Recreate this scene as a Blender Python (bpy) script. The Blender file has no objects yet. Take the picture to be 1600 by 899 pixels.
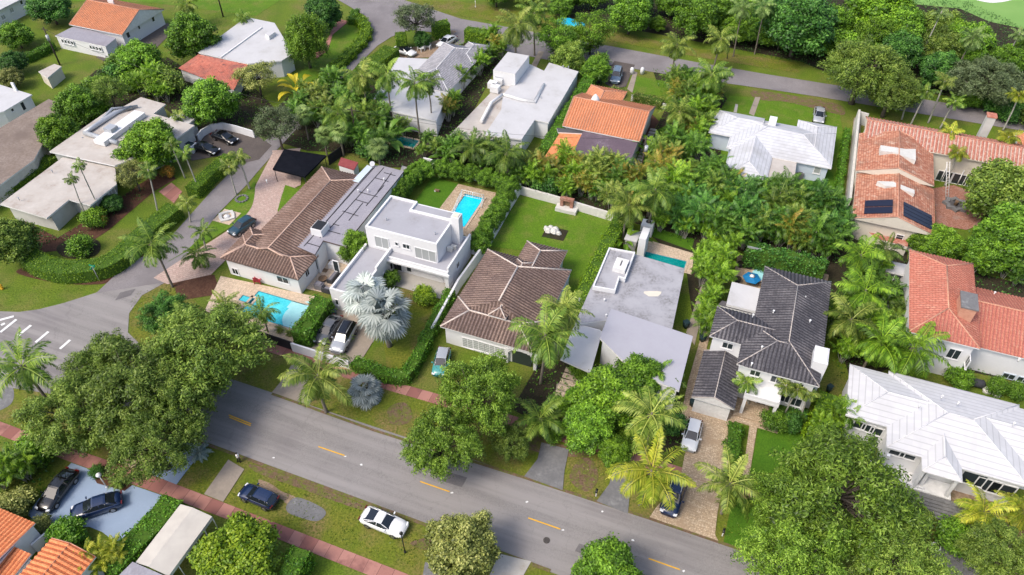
import bpy, math, random
import numpy as np
from mathutils import Vector, Matrix
R = math.radians
scene = bpy.context.scene
COL = scene.collection
# ---------------------------------------------------------------- camera
FPX, PITCH, CAMH = 1190.0, R(44), 75.0
cd = bpy.data.cameras.new('camera'); cam = bpy.data.objects.new('camera', cd); COL.objects.link(cam)
cam.location = (0, 0, CAMH); cam.rotation_euler = (R(90) - PITCH, 0, 0)
cd.sensor_width = 36; cd.lens = FPX / 1600 * 36; cd.clip_start = 1; cd.clip_end = 3000
scene.camera = cam
# ---------------------------------------------------------------- light
SUN_EL, SUN_AZ = R(52), R(-122)      # azimuth measured from +Y towards +X
w = bpy.data.worlds.new('World'); scene.world = w; w.use_nodes = True
nt = w.node_tree; bg = nt.nodes['Background']
sky = nt.nodes.new('ShaderNodeTexSky'); sky.sky_type = 'NISHITA'; sky.sun_disc = False
sky.sun_elevation = SUN_EL; sky.sun_rotation = SUN_AZ; sky.air_density = 1.0; sky.dust_density = 4.0; sky.ozone_density = 1.0
nt.links.new(sky.outputs[0], bg.inputs[0]); bg.inputs[1].default_value = 0.15
sl = bpy.data.lights.new('sun', 'SUN'); sl.energy = 1.35; sl.angle = R(18); sl.color = (1, .92, .80)
so = bpy.data.objects.new('sun', sl); COL.objects.link(so)
sd = Vector((math.sin(SUN_AZ) * math.cos(SUN_EL), math.cos(SUN_AZ) * math.cos(SUN_EL), math.sin(SUN_EL)))
so.rotation_euler = sd.to_track_quat('Z', 'Y').to_euler()
vs = scene.view_settings; vs.view_transform = 'Standard'; vs.look = 'None'; vs.exposure = 0.70; vs.gamma = 1; vs.use_curve_mapping = False
scene.render.engine = 'CYCLES'
# ---------------------------------------------------------------- frame of the plots
TH = R(20.8)
A = Vector((math.cos(TH), -math.sin(TH), 0)); B = Vector((math.sin(TH), math.cos(TH), 0))
def ray(px, py):
    cx = (px - 800) / FPX; cy = (449.5 - py) / FPX
    return Vector((cx, math.cos(PITCH) + cy * math.sin(PITCH), -math.sin(PITCH) + cy * math.cos(PITCH)))
def P(px, py, z=0.0):
    d = ray(px, py); t = (z - CAMH) / d.z
    return Vector((0, 0, CAMH)) + d * t
def ab(v): return v.dot(A), v.dot(B)
def W(a, b, z=0.0): v = A * a + B * b; return Vector((v.x, v.y, z))
def proj(v):
    d = v - Vector((0, 0, CAMH)); c, s = math.cos(PITCH), math.sin(PITCH)
    f = d.y * c - d.z * s; u = d.y * s + d.z * c
    return 800 + FPX * d.x / f, 449.5 - FPX * u / f
def rc(z, *pts):
    q = [ab(P(x, y, z)) for x, y in pts]
    return (min(i[0] for i in q), min(i[1] for i in q), max(i[0] for i in q), max(i[1] for i in q))
WORDS = 'first second third fourth fifth sixth seventh eighth ninth tenth eleventh twelfth thirteenth fourteenth fifteenth sixteenth seventeenth eighteenth nineteenth twentieth'.split()
TENS = {2: 'twenty', 3: 'thirty', 4: 'forty', 5: 'fifty', 6: 'sixty'}
def ordn(i):
    if i < 20: return WORDS[i]
    n = i + 1
    if n % 10 == 0: return TENS[n // 10].replace('ty', 'tieth')
    return TENS[n // 10] + '-' + WORDS[n % 10 - 1]
# ---------------------------------------------------------------- objects
def tag(o, label=None, cat=None, group=None, kind=None):
    if label: o['label'] = label
    if cat: o['category'] = cat
    if group: o['group'] = group
    if kind: o['kind'] = kind
    return o
def empty(name, loc, label, cat, group=None, rz=0, sc=None):
    o = bpy.data.objects.new(name, None); COL.objects.link(o); o.location = loc; o.rotation_euler = (0, 0, rz)
    if sc: o.scale = (sc, sc, sc) if not isinstance(sc, tuple) else sc
    o.empty_display_size = .2
    return tag(o, label, cat, group)
def link(name, me, parent=None, loc=None, mat=None):
    o = bpy.data.objects.new(name, me); COL.objects.link(o)
    if parent: o.parent = parent
    if loc is not None: o.location = loc
    if mat: o.material_slots[0].link = 'OBJECT'; o.material_slots[0].material = mat
    return o
class MB:
    def __init__(s): s.v = []; s.f = []; s.m = []; s.sm = []
    def face(s, pts, m=0, smooth=False):
        i = len(s.v); s.v += [tuple(p) for p in pts]; s.f.append(list(range(i, i + len(pts)))); s.m.append(m); s.sm.append(smooth)
    def box(s, c, ax, ay, az, m=0):      # centre, three half-vectors
        c = Vector(c); ax = Vector(ax); ay = Vector(ay); az = Vector(az)
        p = [c + ax * i + ay * j + az * k for k in (-1, 1) for j in (-1, 1) for i in (-1, 1)]
        for q in ((0, 2, 3, 1), (4, 5, 7, 6), (0, 1, 5, 4), (2, 6, 7, 3), (0, 4, 6, 2), (1, 3, 7, 5)): s.face([p[k] for k in q], m)
    def rbox(s, r, z0, z1, m=0):         # plot-aligned box from rect
        a0, b0, a1, b1 = r
        s.box(W((a0 + a1) / 2, (b0 + b1) / 2, (z0 + z1) / 2), A * (a1 - a0) / 2, B * (b1 - b0) / 2, Vector((0, 0, (z1 - z0) / 2)), m)
    def prism(s, pts, z0, z1, m=0, mt=None):
        n = len(pts); mt = m if mt is None else mt
        ar = sum(pts[i].x * pts[(i + 1) % n].y - pts[(i + 1) % n].x * pts[i].y for i in range(n))
        if ar < 0: pts = pts[::-1]
        s.face([(p.x, p.y, z1) for p in pts], mt); s.face([(p.x, p.y, z0) for p in pts[::-1]], m)
        for i in range(n):
            p, q = pts[i], pts[(i + 1) % n]
            s.face([(p.x, p.y, z0), (q.x, q.y, z0), (q.x, q.y, z1), (p.x, p.y, z1)], m)
    def tube(s, pts, rad, n=8, m=0, caps=True, smooth=True):
        pts = [Vector(p) for p in pts]; rings = []
        if not isinstance(rad, (list, tuple)): rad = [rad] * len(pts)
        i0 = len(s.v)
        for i, p in enumerate(pts):
            t = (pts[min(i + 1, len(pts) - 1)] - pts[max(i - 1, 0)]).normalized()
            u = t.orthogonal().normalized() if abs(t.z) < .9 else Vector((1, 0, 0)); u = (u - t * u.dot(t)).normalized(); v = t.cross(u)
            for k in range(n):
                an = 2 * math.pi * k / n; s.v.append(tuple(p + (u * math.cos(an) + v * math.sin(an)) * rad[i]))
        for i in range(len(pts) - 1):
            for k in range(n):
                a = i0 + i * n + k; b = i0 + i * n + (k + 1) % n
                s.f.append([a, b, b + n, a + n]); s.m.append(m); s.sm.append(smooth)
        if caps:
            s.f.append([i0 + k for k in range(n)][::-1]); s.m.append(m); s.sm.append(False)
            j = i0 + (len(pts) - 1) * n; s.f.append([j + k for k in range(n)]); s.m.append(m); s.sm.append(False)
    def cyl(s, c, r, h, n=20, m=0, r2=None):
        c = Vector(c); s.tube([c, c + Vector((0, 0, h))], [r, r if r2 is None else r2], n, m)
    def mesh(s, name, mats, off=None):
        me = bpy.data.meshes.new(name)
        V = s.v if off is None else [(x - off[0], y - off[1], z - off[2]) for x, y, z in s.v]
        me.from_pydata(V, [], s.f)
        for mt in (mats if isinstance(mats, (list, tuple)) else [mats]): me.materials.append(mt)
        me.polygons.foreach_set('material_index', s.m); me.polygons.foreach_set('use_smooth', s.sm)
        uv = me.uv_layers.new(name='UVMap'); Z = Vector((0, 0, 1)); buf = []
        for p in me.polygons:
            n = p.normal
            if abs(n.z) > .985: h = A; dn = B
            else: h = Z.cross(n).normalized(); dn = h.cross(n)
            for li in p.loop_indices:
                co = me.vertices[me.loops[li].vertex_index].co
                if off is not None: co = co + Vector(off)
                buf += [co.dot(h), co.dot(dn)]
        uv.data.foreach_set('uv', buf); me.update()
        return me
    def build(s, name, mats, parent=None, off=None):
        if not s.f: return None
        if off is None and parent is not None: off = tuple(parent.location)
        return link(name, s.mesh(name, mats, off), parent)
# ---------------------------------------------------------------- materials
def nodes(name):
    m = bpy.data.materials.new(name); m.use_nodes = True; t = m.node_tree; return m, t, t.nodes['Principled BSDF']
def N(t, typ, **k):
    n = t.nodes.new(typ)
    for a, b in k.items():
        if a.startswith('_'): n.inputs[a[1:].replace('_', ' ')].default_value = b
        else: setattr(n, a, b)
    return n
def rgba(c): return (c[0], c[1], c[2], 1)
def mixc(t, fac, c1, c2, mode='MIX'):
    n = t.nodes.new('ShaderNodeMix'); n.data_type = 'RGBA'; n.blend_type = mode
    if isinstance(fac, (int, float)): n.inputs[0].default_value = fac
    else: t.links.new(fac, n.inputs[0])
    for s, c in ((6, c1), (7, c2)):
        if isinstance(c, tuple): n.inputs[s].default_value = rgba(c)
        else: t.links.new(c, n.inputs[s])
    return n.outputs[2]
def noise(t, vec, scale, detail=4, lo=.35, hi=.65, rough=.6):
    n = N(t, 'ShaderNodeTexNoise', _Scale=scale, _Detail=detail, _Roughness=rough); t.links.new(vec, n.inputs['Vector'])
    r = N(t, 'ShaderNodeMapRange'); r.inputs[1].default_value = lo; r.inputs[2].default_value = hi
    t.links.new(n.outputs[0], r.inputs[0]); return r.outputs[0]
def M(name, col, col2=None, scale=.5, rough=.8, fine=None, finescale=6, bump=0, bscale=8, spec=.3, streak=0, col3=None, s3=.15, lo3=.55, hi3=.7, metal=0, cracks=0):
    m, t, p = nodes(name); g = N(t, 'ShaderNodeNewGeometry').outputs['Position']
    c = col
    if col2: c = mixc(t, noise(t, g, scale), col, col2)
    if col3: c = mixc(t, noise(t, g, s3, 5, lo3, hi3), c, col3)
    if fine: c = mixc(t, noise(t, g, finescale, 3, .3, .7), c, tuple(x * fine for x in col), 'MIX')
    if streak:
        u_ = N(t, 'ShaderNodeUVMap').outputs[0]; mp = N(t, 'ShaderNodeVectorMath', operation='MULTIPLY'); mp.inputs[1].default_value = (.035, .75, 1); t.links.new(u_, mp.inputs[0])
        c = mixc(t, noise(t, mp.outputs[0], 1, 3, .4, .65), c, tuple(x * streak for x in col))
    if cracks:
        v = N(t, 'ShaderNodeTexVoronoi', feature='DISTANCE_TO_EDGE', _Scale=.22); 
        d = N(t, 'ShaderNodeTexNoise', _Scale=.8, _Detail=4); t.links.new(g, d.inputs['Vector'])
        a = N(t, 'ShaderNodeVectorMath', operation='MULTIPLY_ADD'); a.inputs[1].default_value = (2.5, 2.5, 0); t.links.new(d.outputs['Color'], a.inputs[0]); t.links.new(g, a.inputs[2]); t.links.new(a.outputs[0], v.inputs['Vector'])
        r = N(t, 'ShaderNodeMapRange'); r.inputs[1].default_value = 0; r.inputs[2].default_value = .012; r.inputs[3].default_value = cracks; r.inputs[4].default_value = 0; t.links.new(v.outputs['Distance'], r.inputs[0])
        c = mixc(t, r.outputs[0], c, tuple(x * .45 for x in col))
    if isinstance(c, tuple): p.inputs['Base Color'].default_value = rgba(c)
    else: t.links.new(c, p.inputs['Base Color'])
    p.inputs['Roughness'].default_value = rough; p.inputs['Specular IOR Level'].default_value = spec; p.inputs['Metallic'].default_value = metal
    if bump:
        n = N(t, 'ShaderNodeTexNoise', _Scale=bscale, _Detail=4); t.links.new(g, n.inputs['Vector'])
        b = N(t, 'ShaderNodeBump', _Strength=bump, _Distance=.05); t.links.new(n.outputs[0], b.inputs['Height']); t.links.new(b.outputs[0], p.inputs['Normal'])
    return m
def tiles(name, c1, c2, c3=None, pitch=.3, course=.35, rough=.75, vary=1.0, stain=None, gap=.6, s3=.25, seam=None):
    """clay or concrete roof tiles: per-tile colour, course gaps, weathered patches"""
    m, t, p = nodes(name); uv = N(t, 'ShaderNodeUVMap').outputs[0]; g = N(t, 'ShaderNodeNewGeometry').outputs['Position']
    d = N(t, 'ShaderNodeVectorMath', operation='DIVIDE'); d.inputs[1].default_value = (pitch, course, 1); t.links.new(uv, d.inputs[0])
    f = N(t, 'ShaderNodeVectorMath', operation='FLOOR'); t.links.new(d.outputs[0], f.inputs[0])
    wn = N(t, 'ShaderNodeTexWhiteNoise', noise_dimensions='2D'); t.links.new(f.outputs[0], wn.inputs['Vector'])
    mu = N(t, 'ShaderNodeMath', operation='MULTIPLY'); mu.inputs[1].default_value = vary; t.links.new(wn.outputs[0], mu.inputs[0])
    c = mixc(t, mu.outputs[0], c1, c2)
    if c3: c = mixc(t, noise(t, g, s3, 6, .48, .7), c, c3)
    if stain: c = mixc(t, noise(t, g, 1.3, 5, .55, .75), c, stain)
    fr = N(t, 'ShaderNodeVectorMath', operation='FRACTION'); t.links.new(d.outputs[0], fr.inputs[0])
    sp = N(t, 'ShaderNodeSeparateXYZ'); t.links.new(fr.outputs[0], sp.inputs[0])
    lt = N(t, 'ShaderNodeMath', operation='LESS_THAN'); lt.inputs[1].default_value = .16; t.links.new(sp.outputs[1], lt.inputs[0])
    gm = N(t, 'ShaderNodeMath', operation='MULTIPLY'); gm.inputs[1].default_value = gap; t.links.new(lt.outputs[0], gm.inputs[0])
    c = mixc(t, gm.outputs[0], c, tuple(x * .4 for x in c1))
    t.links.new(c, p.inputs['Base Color']); p.inputs['Roughness'].default_value = rough; p.inputs['Specular IOR Level'].default_value = .3
    b = N(t, 'ShaderNodeBump', _Strength=.5, _Distance=.04); t.links.new(sp.outputs[1], b.inputs['Height']); t.links.new(b.outputs[0], p.inputs['Normal'])
    return m
def paver(name, c1, c2, mort, sx=.4, sy=.2, rough=.85, stain=None, grain=1):
    m, t, p = nodes(name); uv = N(t, 'ShaderNodeUVMap').outputs[0]; g = N(t, 'ShaderNodeNewGeometry').outputs['Position']
    br = N(t, 'ShaderNodeTexBrick'); t.links.new(uv, br.inputs['Vector']); br.inputs['Color1'].default_value = rgba(c1); br.inputs['Color2'].default_value = rgba(c2); br.inputs['Mortar'].default_value = rgba(mort)
    br.inputs['Scale'].default_value = 1; br.inputs['Brick Width'].default_value = sx; br.inputs['Row Height'].default_value = sy; br.inputs['Mortar Size'].default_value = .02
    c = mixc(t, noise(t, g, 3.5, 5, .35, .7), br.outputs[0], tuple(x * (1 - .38 * grain) for x in c1)) if grain == 1 else br.outputs[0]
    c = mixc(t, noise(t, g, 8, 2, .55, .7), c, tuple(min(1, x * 1.35) for x in c2)) if grain == 1 else c
    if stain: c = mixc(t, noise(t, g, .4, 5, .52, .7), c, stain)
    t.links.new(c, p.inputs['Base Color']); p.inputs['Roughness'].default_value = rough; p.inputs['Specular IOR Level'].default_value = .25
    return m
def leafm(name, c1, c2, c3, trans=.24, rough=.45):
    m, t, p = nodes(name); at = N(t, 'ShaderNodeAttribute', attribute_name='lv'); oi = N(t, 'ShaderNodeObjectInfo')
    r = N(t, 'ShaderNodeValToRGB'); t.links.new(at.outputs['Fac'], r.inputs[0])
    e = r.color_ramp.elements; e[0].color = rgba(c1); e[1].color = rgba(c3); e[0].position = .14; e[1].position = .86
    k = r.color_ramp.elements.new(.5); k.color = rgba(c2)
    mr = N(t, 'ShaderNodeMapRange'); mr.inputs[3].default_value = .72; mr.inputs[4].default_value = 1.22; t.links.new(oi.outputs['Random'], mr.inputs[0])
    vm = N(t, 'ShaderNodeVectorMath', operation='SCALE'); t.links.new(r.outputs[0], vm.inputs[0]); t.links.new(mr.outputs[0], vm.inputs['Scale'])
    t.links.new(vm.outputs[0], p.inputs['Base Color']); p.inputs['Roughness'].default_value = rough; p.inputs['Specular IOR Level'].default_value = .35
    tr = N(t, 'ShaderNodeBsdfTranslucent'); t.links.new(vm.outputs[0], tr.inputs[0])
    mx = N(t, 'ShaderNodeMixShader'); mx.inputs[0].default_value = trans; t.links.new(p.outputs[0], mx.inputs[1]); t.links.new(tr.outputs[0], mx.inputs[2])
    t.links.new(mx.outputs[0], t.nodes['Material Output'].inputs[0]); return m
MT = {}
MT['grass'] = M('grass', (.10, .17, .010), (.16, .22, .016), .25, .9, .55, 5, .6, 6, col3=(.23, .19, .06), s3=.16, lo3=.46, hi3=.68)
MT['verge'] = M('verge_grass', (.13, .18, .012), (.20, .20, .025), .35, .9, .55, 4, .6, 6, col3=(.25, .17, .075), s3=.25, lo3=.45, hi3=.64)
MT['lawn'] = M('lawn_grass', (.09, .19, .008), (.13, .235, .010), .3, .9, .65, 5, .5, 7, col3=(.20, .21, .045), s3=.35, lo3=.48, hi3=.7)
MT['lawn2'] = M('lush_lawn', (.06, .16, .006), (.085, .19, .008), .6, .9, .7, 6, .4, 8)
MT['golf'] = M('golf_fairway', (.15, .30, .07), (.19, .34, .09), .08, .9)
MT['soil'] = M('mulch_soil', (.035, .03, .016), (.06, .048, .028), .8, .95, .5, 5, .5, 8, col3=(.03, .06, .012), s3=.5)
MT['redsoil'] = M('reddish_mulch', (.09, .04, .025), (.13, .065, .04), 1.2, .95, .6, 5, .5, 8)
MT['sand'] = M('bare_sandy_soil', (.30, .21, .14), (.38, .29, .21), .7, .95, .7, 4, .5, 6, col3=(.12, .13, .04), s3=.5)
MT['asphalt'] = M('asphalt', (.225, .212, .208), (.275, .26, .255), .22, .88, .8, 9, .3, 30, streak=1.2, col3=(.18, .163, .172), s3=.1, lo3=.48, hi3=.66, cracks=.22)
MT['street'] = M('street_asphalt', (.225, .208, .215), (.275, .255, .262), .3, .88, .8, 9, .3, 30, col3=(.17, .155, .16), s3=.12, lo3=.5, hi3=.66, cracks=.22)
MT['darkpave'] = M('dark_paving', (.10, .085, .08), (.13, .11, .10), .5, .9, .8, 6, .2, 12)
MT['concrete'] = M('concrete', (.34, .29, .24), (.27, .23, .19), .5, .9, .8, 4, .2, 12, col3=(.17, .15, .13), s3=.5)
MT['greyconc'] = M('grey_concrete', (.20, .20, .205), (.15, .15, .155), .7, .9, .7, 3, .2, 12, col3=(.28, .28, .28), s3=.6)
MT['paleconc'] = M('pale_concrete', (.45, .43, .40), (.36, .34, .31), .5, .9, .85, 4, .2, 12, col3=(.26, .22, .17), s3=.35)
MT['blueconc'] = M('pale_blue_painted_concrete', (.27, .35, .48), (.24, .32, .44), .5, .7, .92, 5, .1, 12)
MT['redwalk'] = paver('red_concrete_walk', (.25, .105, .09), (.40, .20, .165), (.10, .05, .045), 1.5, 9, .85, (.20, .09, .08), grain=.35)
MT['pinkpave'] = paver('pink_stamped_paving', (.52, .40, .35), (.44, .31, .27), (.30, .2, .17), .6, .35)
MT['tanpave'] = paver('tan_stone_paving', (.44, .33, .22), (.52, .42, .31), (.26, .18, .11), .55, .3, .85, (.33, .24, .16))
MT['cream'] = paver('cream_pool_paving', (.62, .50, .38), (.56, .44, .33), (.42, .32, .23), .6, .6)
MT['brick'] = paver('red_brick_paving', (.36, .15, .10), (.42, .24, .19), (.22, .12, .09), .3, .15, .85, (.3, .22, .19))
MT['yellow'] = M('yellow_road_paint', (.75, .42, .03), (.65, .36, .03), 3, .7)
MT['whiteline'] = M('white_road_paint', (.75, .75, .75), (.62, .62, .62), 3, .7)
MT['white'] = M('white_stucco', (.72, .725, .74), (.66, .665, .68), .6, .75, .92, 3, .15, 20)
MT['cream_wall'] = M('cream_stucco', (.68, .63, .54), (.60, .55, .46), .6, .8, .9, 3, .15, 20, col3=(.4, .36, .3), s3=.6, lo3=.6)
MT['oldwhite'] = M('weathered_white_wall', (.66, .65, .62), (.5, .49, .46), .8, .85, .8, 3, .15, 20)
MT['bluewall'] = M('pale_blue_stucco', (.55, .63, .72), (.49, .56, .66), .6, .8)
MT['greywall'] = M('pale_grey_stucco', (.5, .5, .48), (.43, .43, .41), .6, .8)
MT['whiteroof'] = M('white_coated_roof', (.53, .53, .545), (.45, .45, .46), .3, .7, .92, 2, .1, 5, col3=(.37, .36, .345), s3=.3, lo3=.52, hi3=.78)
MT['stained'] = M('stained_white_roof', (.52, .485, .45), (.43, .385, .345), .3, .85, .85, 2, .1, 5, col3=(.29, .23, .19), s3=.35, lo3=.47, hi3=.7)
MT['greyroof'] = M('grey_coated_roof', (.37, .37, .405), (.32, .32, .35), .3, .8, .9, 3, .1, 6, col3=(.26, .25, .25), s3=.3, lo3=.55, hi3=.75)
MT['mottle'] = M('mottled_grey_roof', (.38, .38, .41), (.27, .27, .30), .3, .85, .9, 3, .1, 6, col3=(.12, .115, .11), s3=.3, lo3=.46, hi3=.68)
MT['slabroof'] = M('smooth_grey_roof', (.38, .38, .43), (.345, .34, .39), .3, .7, .96, 2)
MT['paleblue'] = M('pale_blue_roof', (.52, .60, .66), (.48, .56, .62), .3, .7)
MT['brownroof'] = M('brown_gravel_roof', (.23, .18, .15), (.29, .24, .21), .3, .9, .75, 3, .2, 8, col3=(.16, .125, .11), s3=.2)
MT['purpleroof'] = M('dark_purple_roof', (.13, .095, .12), (.17, .125, .15), .3, .6, .8, 3, .1, 6, col3=(.34, .3, .36), s3=.3, lo3=.55, hi3=.85)
MT['darkroof'] = M('dark_roof_felt', (.06, .058, .062), (.1, .095, .1), .5, .8)
MT['membrane'] = M('patched_roof_membrane', (.29, .28, .32), (.36, .35, .39), .5, .7, .85, 4, .1, 6, col3=(.24, .22, .24), s3=.25)
MT['canvas'] = M('cream_canvas', (.52, .49, .44), (.46, .43, .39), .6, .8)
MT['tar'] = M('black_tar_line', (.035, .035, .04), None, rough=.7)
MT['black'] = M('black_canvas', (.006, .007, .011), (.009, .01, .015), 1, .9, spec=.05)
MT['blackfence'] = M('black_fence_boards', (.016, .015, .02), (.025, .022, .026), 2, .8)
MT['fascia'] = M('fascia_paint', (.72, .72, .72), (.62, .62, .62), 2, .7)
MT['darkfascia'] = M('dark_fascia', (.12, .09, .08), None, rough=.7)
MT['cap_pink'] = M('mortar_ridge', (.58, .42, .34), (.45, .30, .24), 2, .8)
MT['cap_white'] = M('pale_mortar_ridge', (.50, .45, .42), (.36, .32, .30), 2, .8)
MT['cap_grey'] = M('grey_ridge', (.42, .42, .45), (.32, .32, .34), 2, .8)
MT['cap_roof'] = M('white_ridge', (.66, .66, .68), None, rough=.8)
MT['cap_clay'] = M('clay_ridge', (.55, .30, .21), (.45, .22, .15), 2, .8)
MT['t_brown'] = tiles('brown_tiles', (.155, .095, .073), (.235, .155, .125), (.30, .215, .18), stain=(.09, .06, .05))
MT['t_brown2'] = tiles('dark_brown_tiles', (.135, .092, .08), (.205, .15, .135), (.28, .20, .165), stain=(.085, .06, .055), s3=.3)
MT['t_slate'] = tiles('charcoal_tiles', (.055, .052, .062), (.10, .097, .11), (.17, .16, .17), stain=(.045, .043, .05), s3=.3)
MT['t_grey'] = tiles('grey_tiles', (.26, .26, .29), (.36, .36, .39), (.2, .2, .22), s3=.3)
MT['t_orange'] = tiles('orange_clay_tiles', (.50, .20, .10), (.60, .28, .16), (.40, .19, .12), stain=(.32, .18, .12))
MT['t_orange2'] = tiles('bright_orange_tiles', (.66, .21, .08), (.76, .30, .13), None)
MT['t_red'] = tiles('red_clay_tiles', (.40, .135, .09), (.50, .21, .15), (.31, .12, .085), stain=(.5, .28, .2))
MT['t_barrel'] = tiles('weathered_barrel_tiles', (.33, .115, .07), (.50, .25, .16), (.24, .13, .09), stain=(.58, .44, .34), vary=1)
MT['t_barrelred'] = tiles('striped_barrel_tiles', (.36, .12, .085), (.48, .22, .16), None, stain=(.5, .4, .34))
MT['t_faded'] = tiles('faded_red_tiles', (.45, .13, .09), (.55, .2, .14), (.28, .12, .1), stain=(.07, .05, .06))
MT['t_white'] = tiles('white_flat_tiles', (.55, .56, .595), (.49, .50, .53), (.42, .42, .43), pitch=.45, course=.62, gap=.42, rough=.65)
MT['t_purewhite'] = tiles('clean_white_tiles', (.57, .57, .585), (.53, .53, .545), (.49, .49, .50), pitch=.45, course=.72, gap=.34, rough=.6)
def glossy(name, col, rough=.15, spec=.5, metal=0, coat=0):
    m, t, p = nodes(name); p.inputs['Base Color'].default_value = rgba(col); p.inputs['Roughness'].default_value = rough; p.inputs['Specular IOR Level'].default_value = spec; p.inputs['Metallic'].default_value = metal; p.inputs['Coat Weight'].default_value = coat
    return m
MT['glass'] = glossy('window_glass', (.025, .035, .04), .06, .6)
MT['curtain'] = glossy('curtained_glass', (.33, .35, .35), .12, .5)
MT['metal'] = glossy('galvanised_metal', (.42, .44, .47), .45, .5, .3)
MT['blackm'] = glossy('black_metal', (.015, .015, .017), .5)
MT['whitem'] = glossy('white_enamel', (.75, .75, .75), .5)
MT['wood'] = M('weathered_timber', (.14, .09, .055), (.2, .13, .08), 3, .85)
MT['solar'] = glossy('solar_collector', (.012, .013, .03), .3)
MT['bark'] = M('grey_bark', (.11, .09, .075), (.17, .145, .12), 3, .9, .6, 8, .5, 10)
MT['palmbark'] = M('palm_trunk_bark', (.23, .20, .165), (.15, .125, .10), 5, .9, .7, 9, .4, 12)
MT['royalbark'] = M('smooth_pale_palm_trunk', (.36, .35, .31), (.28, .27, .24), 4, .8)
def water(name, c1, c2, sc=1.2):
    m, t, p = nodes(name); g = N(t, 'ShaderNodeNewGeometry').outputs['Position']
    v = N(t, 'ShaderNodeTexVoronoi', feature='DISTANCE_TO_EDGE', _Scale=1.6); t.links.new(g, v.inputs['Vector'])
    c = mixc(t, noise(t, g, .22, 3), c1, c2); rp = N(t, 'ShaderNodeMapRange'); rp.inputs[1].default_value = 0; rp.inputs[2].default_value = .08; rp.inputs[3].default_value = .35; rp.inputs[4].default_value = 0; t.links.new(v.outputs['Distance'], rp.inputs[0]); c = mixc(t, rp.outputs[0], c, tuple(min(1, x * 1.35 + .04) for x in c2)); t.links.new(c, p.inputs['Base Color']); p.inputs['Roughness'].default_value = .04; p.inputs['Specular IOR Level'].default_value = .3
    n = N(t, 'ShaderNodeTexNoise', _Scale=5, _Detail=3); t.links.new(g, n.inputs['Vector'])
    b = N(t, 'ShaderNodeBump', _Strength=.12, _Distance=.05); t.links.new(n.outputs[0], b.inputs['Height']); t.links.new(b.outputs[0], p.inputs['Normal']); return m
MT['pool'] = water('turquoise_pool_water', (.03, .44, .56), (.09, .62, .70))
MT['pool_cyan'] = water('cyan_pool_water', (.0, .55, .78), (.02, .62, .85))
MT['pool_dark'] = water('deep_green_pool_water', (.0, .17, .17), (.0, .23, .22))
MT['shallow'] = M('pool_step', (.30, .62, .66), (.36, .68, .72), 2, .3)
# foliage
MT['L_oak'] = leafm('oak_leaves', (0.048, 0.089, 0.012), (0.151, 0.250, 0.032), (0.346, 0.461, 0.080))
MT['L_green'] = leafm('green_leaves', (0.034, 0.088, 0.008), (0.117, 0.255, 0.019), (0.274, 0.495, 0.040))
MT['L_dark'] = leafm('dark_green_leaves', (0.017, 0.060, 0.010), (0.056, 0.169, 0.025), (0.161, 0.366, 0.056))
MT['L_lime'] = leafm('lime_leaves', (0.063, 0.138, 0.008), (0.196, 0.333, 0.014), (0.380, 0.517, 0.030))
MT['L_olive'] = leafm('olive_leaves', (0.067, 0.090, 0.019), (0.237, 0.275, 0.062), (0.500, 0.516, 0.156))
MT['L_grey'] = leafm('grey_green_leaves', (0.045, 0.067, 0.026), (0.138, 0.194, 0.075), (0.281, 0.360, 0.173))
MT['L_yellow'] = leafm('yellow_leaves', (0.200, 0.200, 0.010), (0.400, 0.340, 0.015), (0.600, 0.480, 0.030))
MT['L_hedge'] = leafm('clipped_hedge_leaves', (.09, .19, .008), (.19, .33, .012), (.30, .46, .02))
MT['L_hedge2'] = leafm('dark_hedge_leaves', (0.049, 0.147, 0.010), (0.097, 0.243, 0.016), (0.196, 0.390, 0.025))
MT['L_coco'] = leafm('coconut_fronds', (0.043, 0.083, 0.010), (0.151, 0.235, 0.028), (0.414, 0.479, 0.096))
MT['L_coco2'] = leafm('green_palm_fronds', (0.032, 0.075, 0.009), (0.110, 0.211, 0.025), (0.305, 0.419, 0.062))
MT['L_cocoy'] = leafm('yellowing_palm_fronds', (0.115, 0.190, 0.013), (0.270, 0.337, 0.022), (0.519, 0.505, 0.055))
MT['L_areca'] = leafm('areca_fronds', (0.034, 0.082, 0.007), (0.123, 0.260, 0.015), (0.336, 0.536, 0.041))
MT['L_areca2'] = leafm('dark_areca_fronds', (0.022, 0.066, 0.008), (0.081, 0.196, 0.021), (0.217, 0.399, 0.050))  # darker green fronds, mixed among the plain areca ones
MT['L_rust'] = leafm('rusty_areca_fronds', (0.075, 0.150, 0.013), (0.163, 0.225, 0.025), (0.425, 0.300, 0.050))
MT['L_silver'] = leafm('silver_fronds', (0.153, 0.189, 0.176), (0.324, 0.378, 0.352), (0.558, 0.612, 0.581), .12)
MT['L_fan'] = leafm('fan_palm_fronds', (0.062, 0.125, 0.025), (0.150, 0.250, 0.062), (0.312, 0.425, 0.125))

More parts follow.
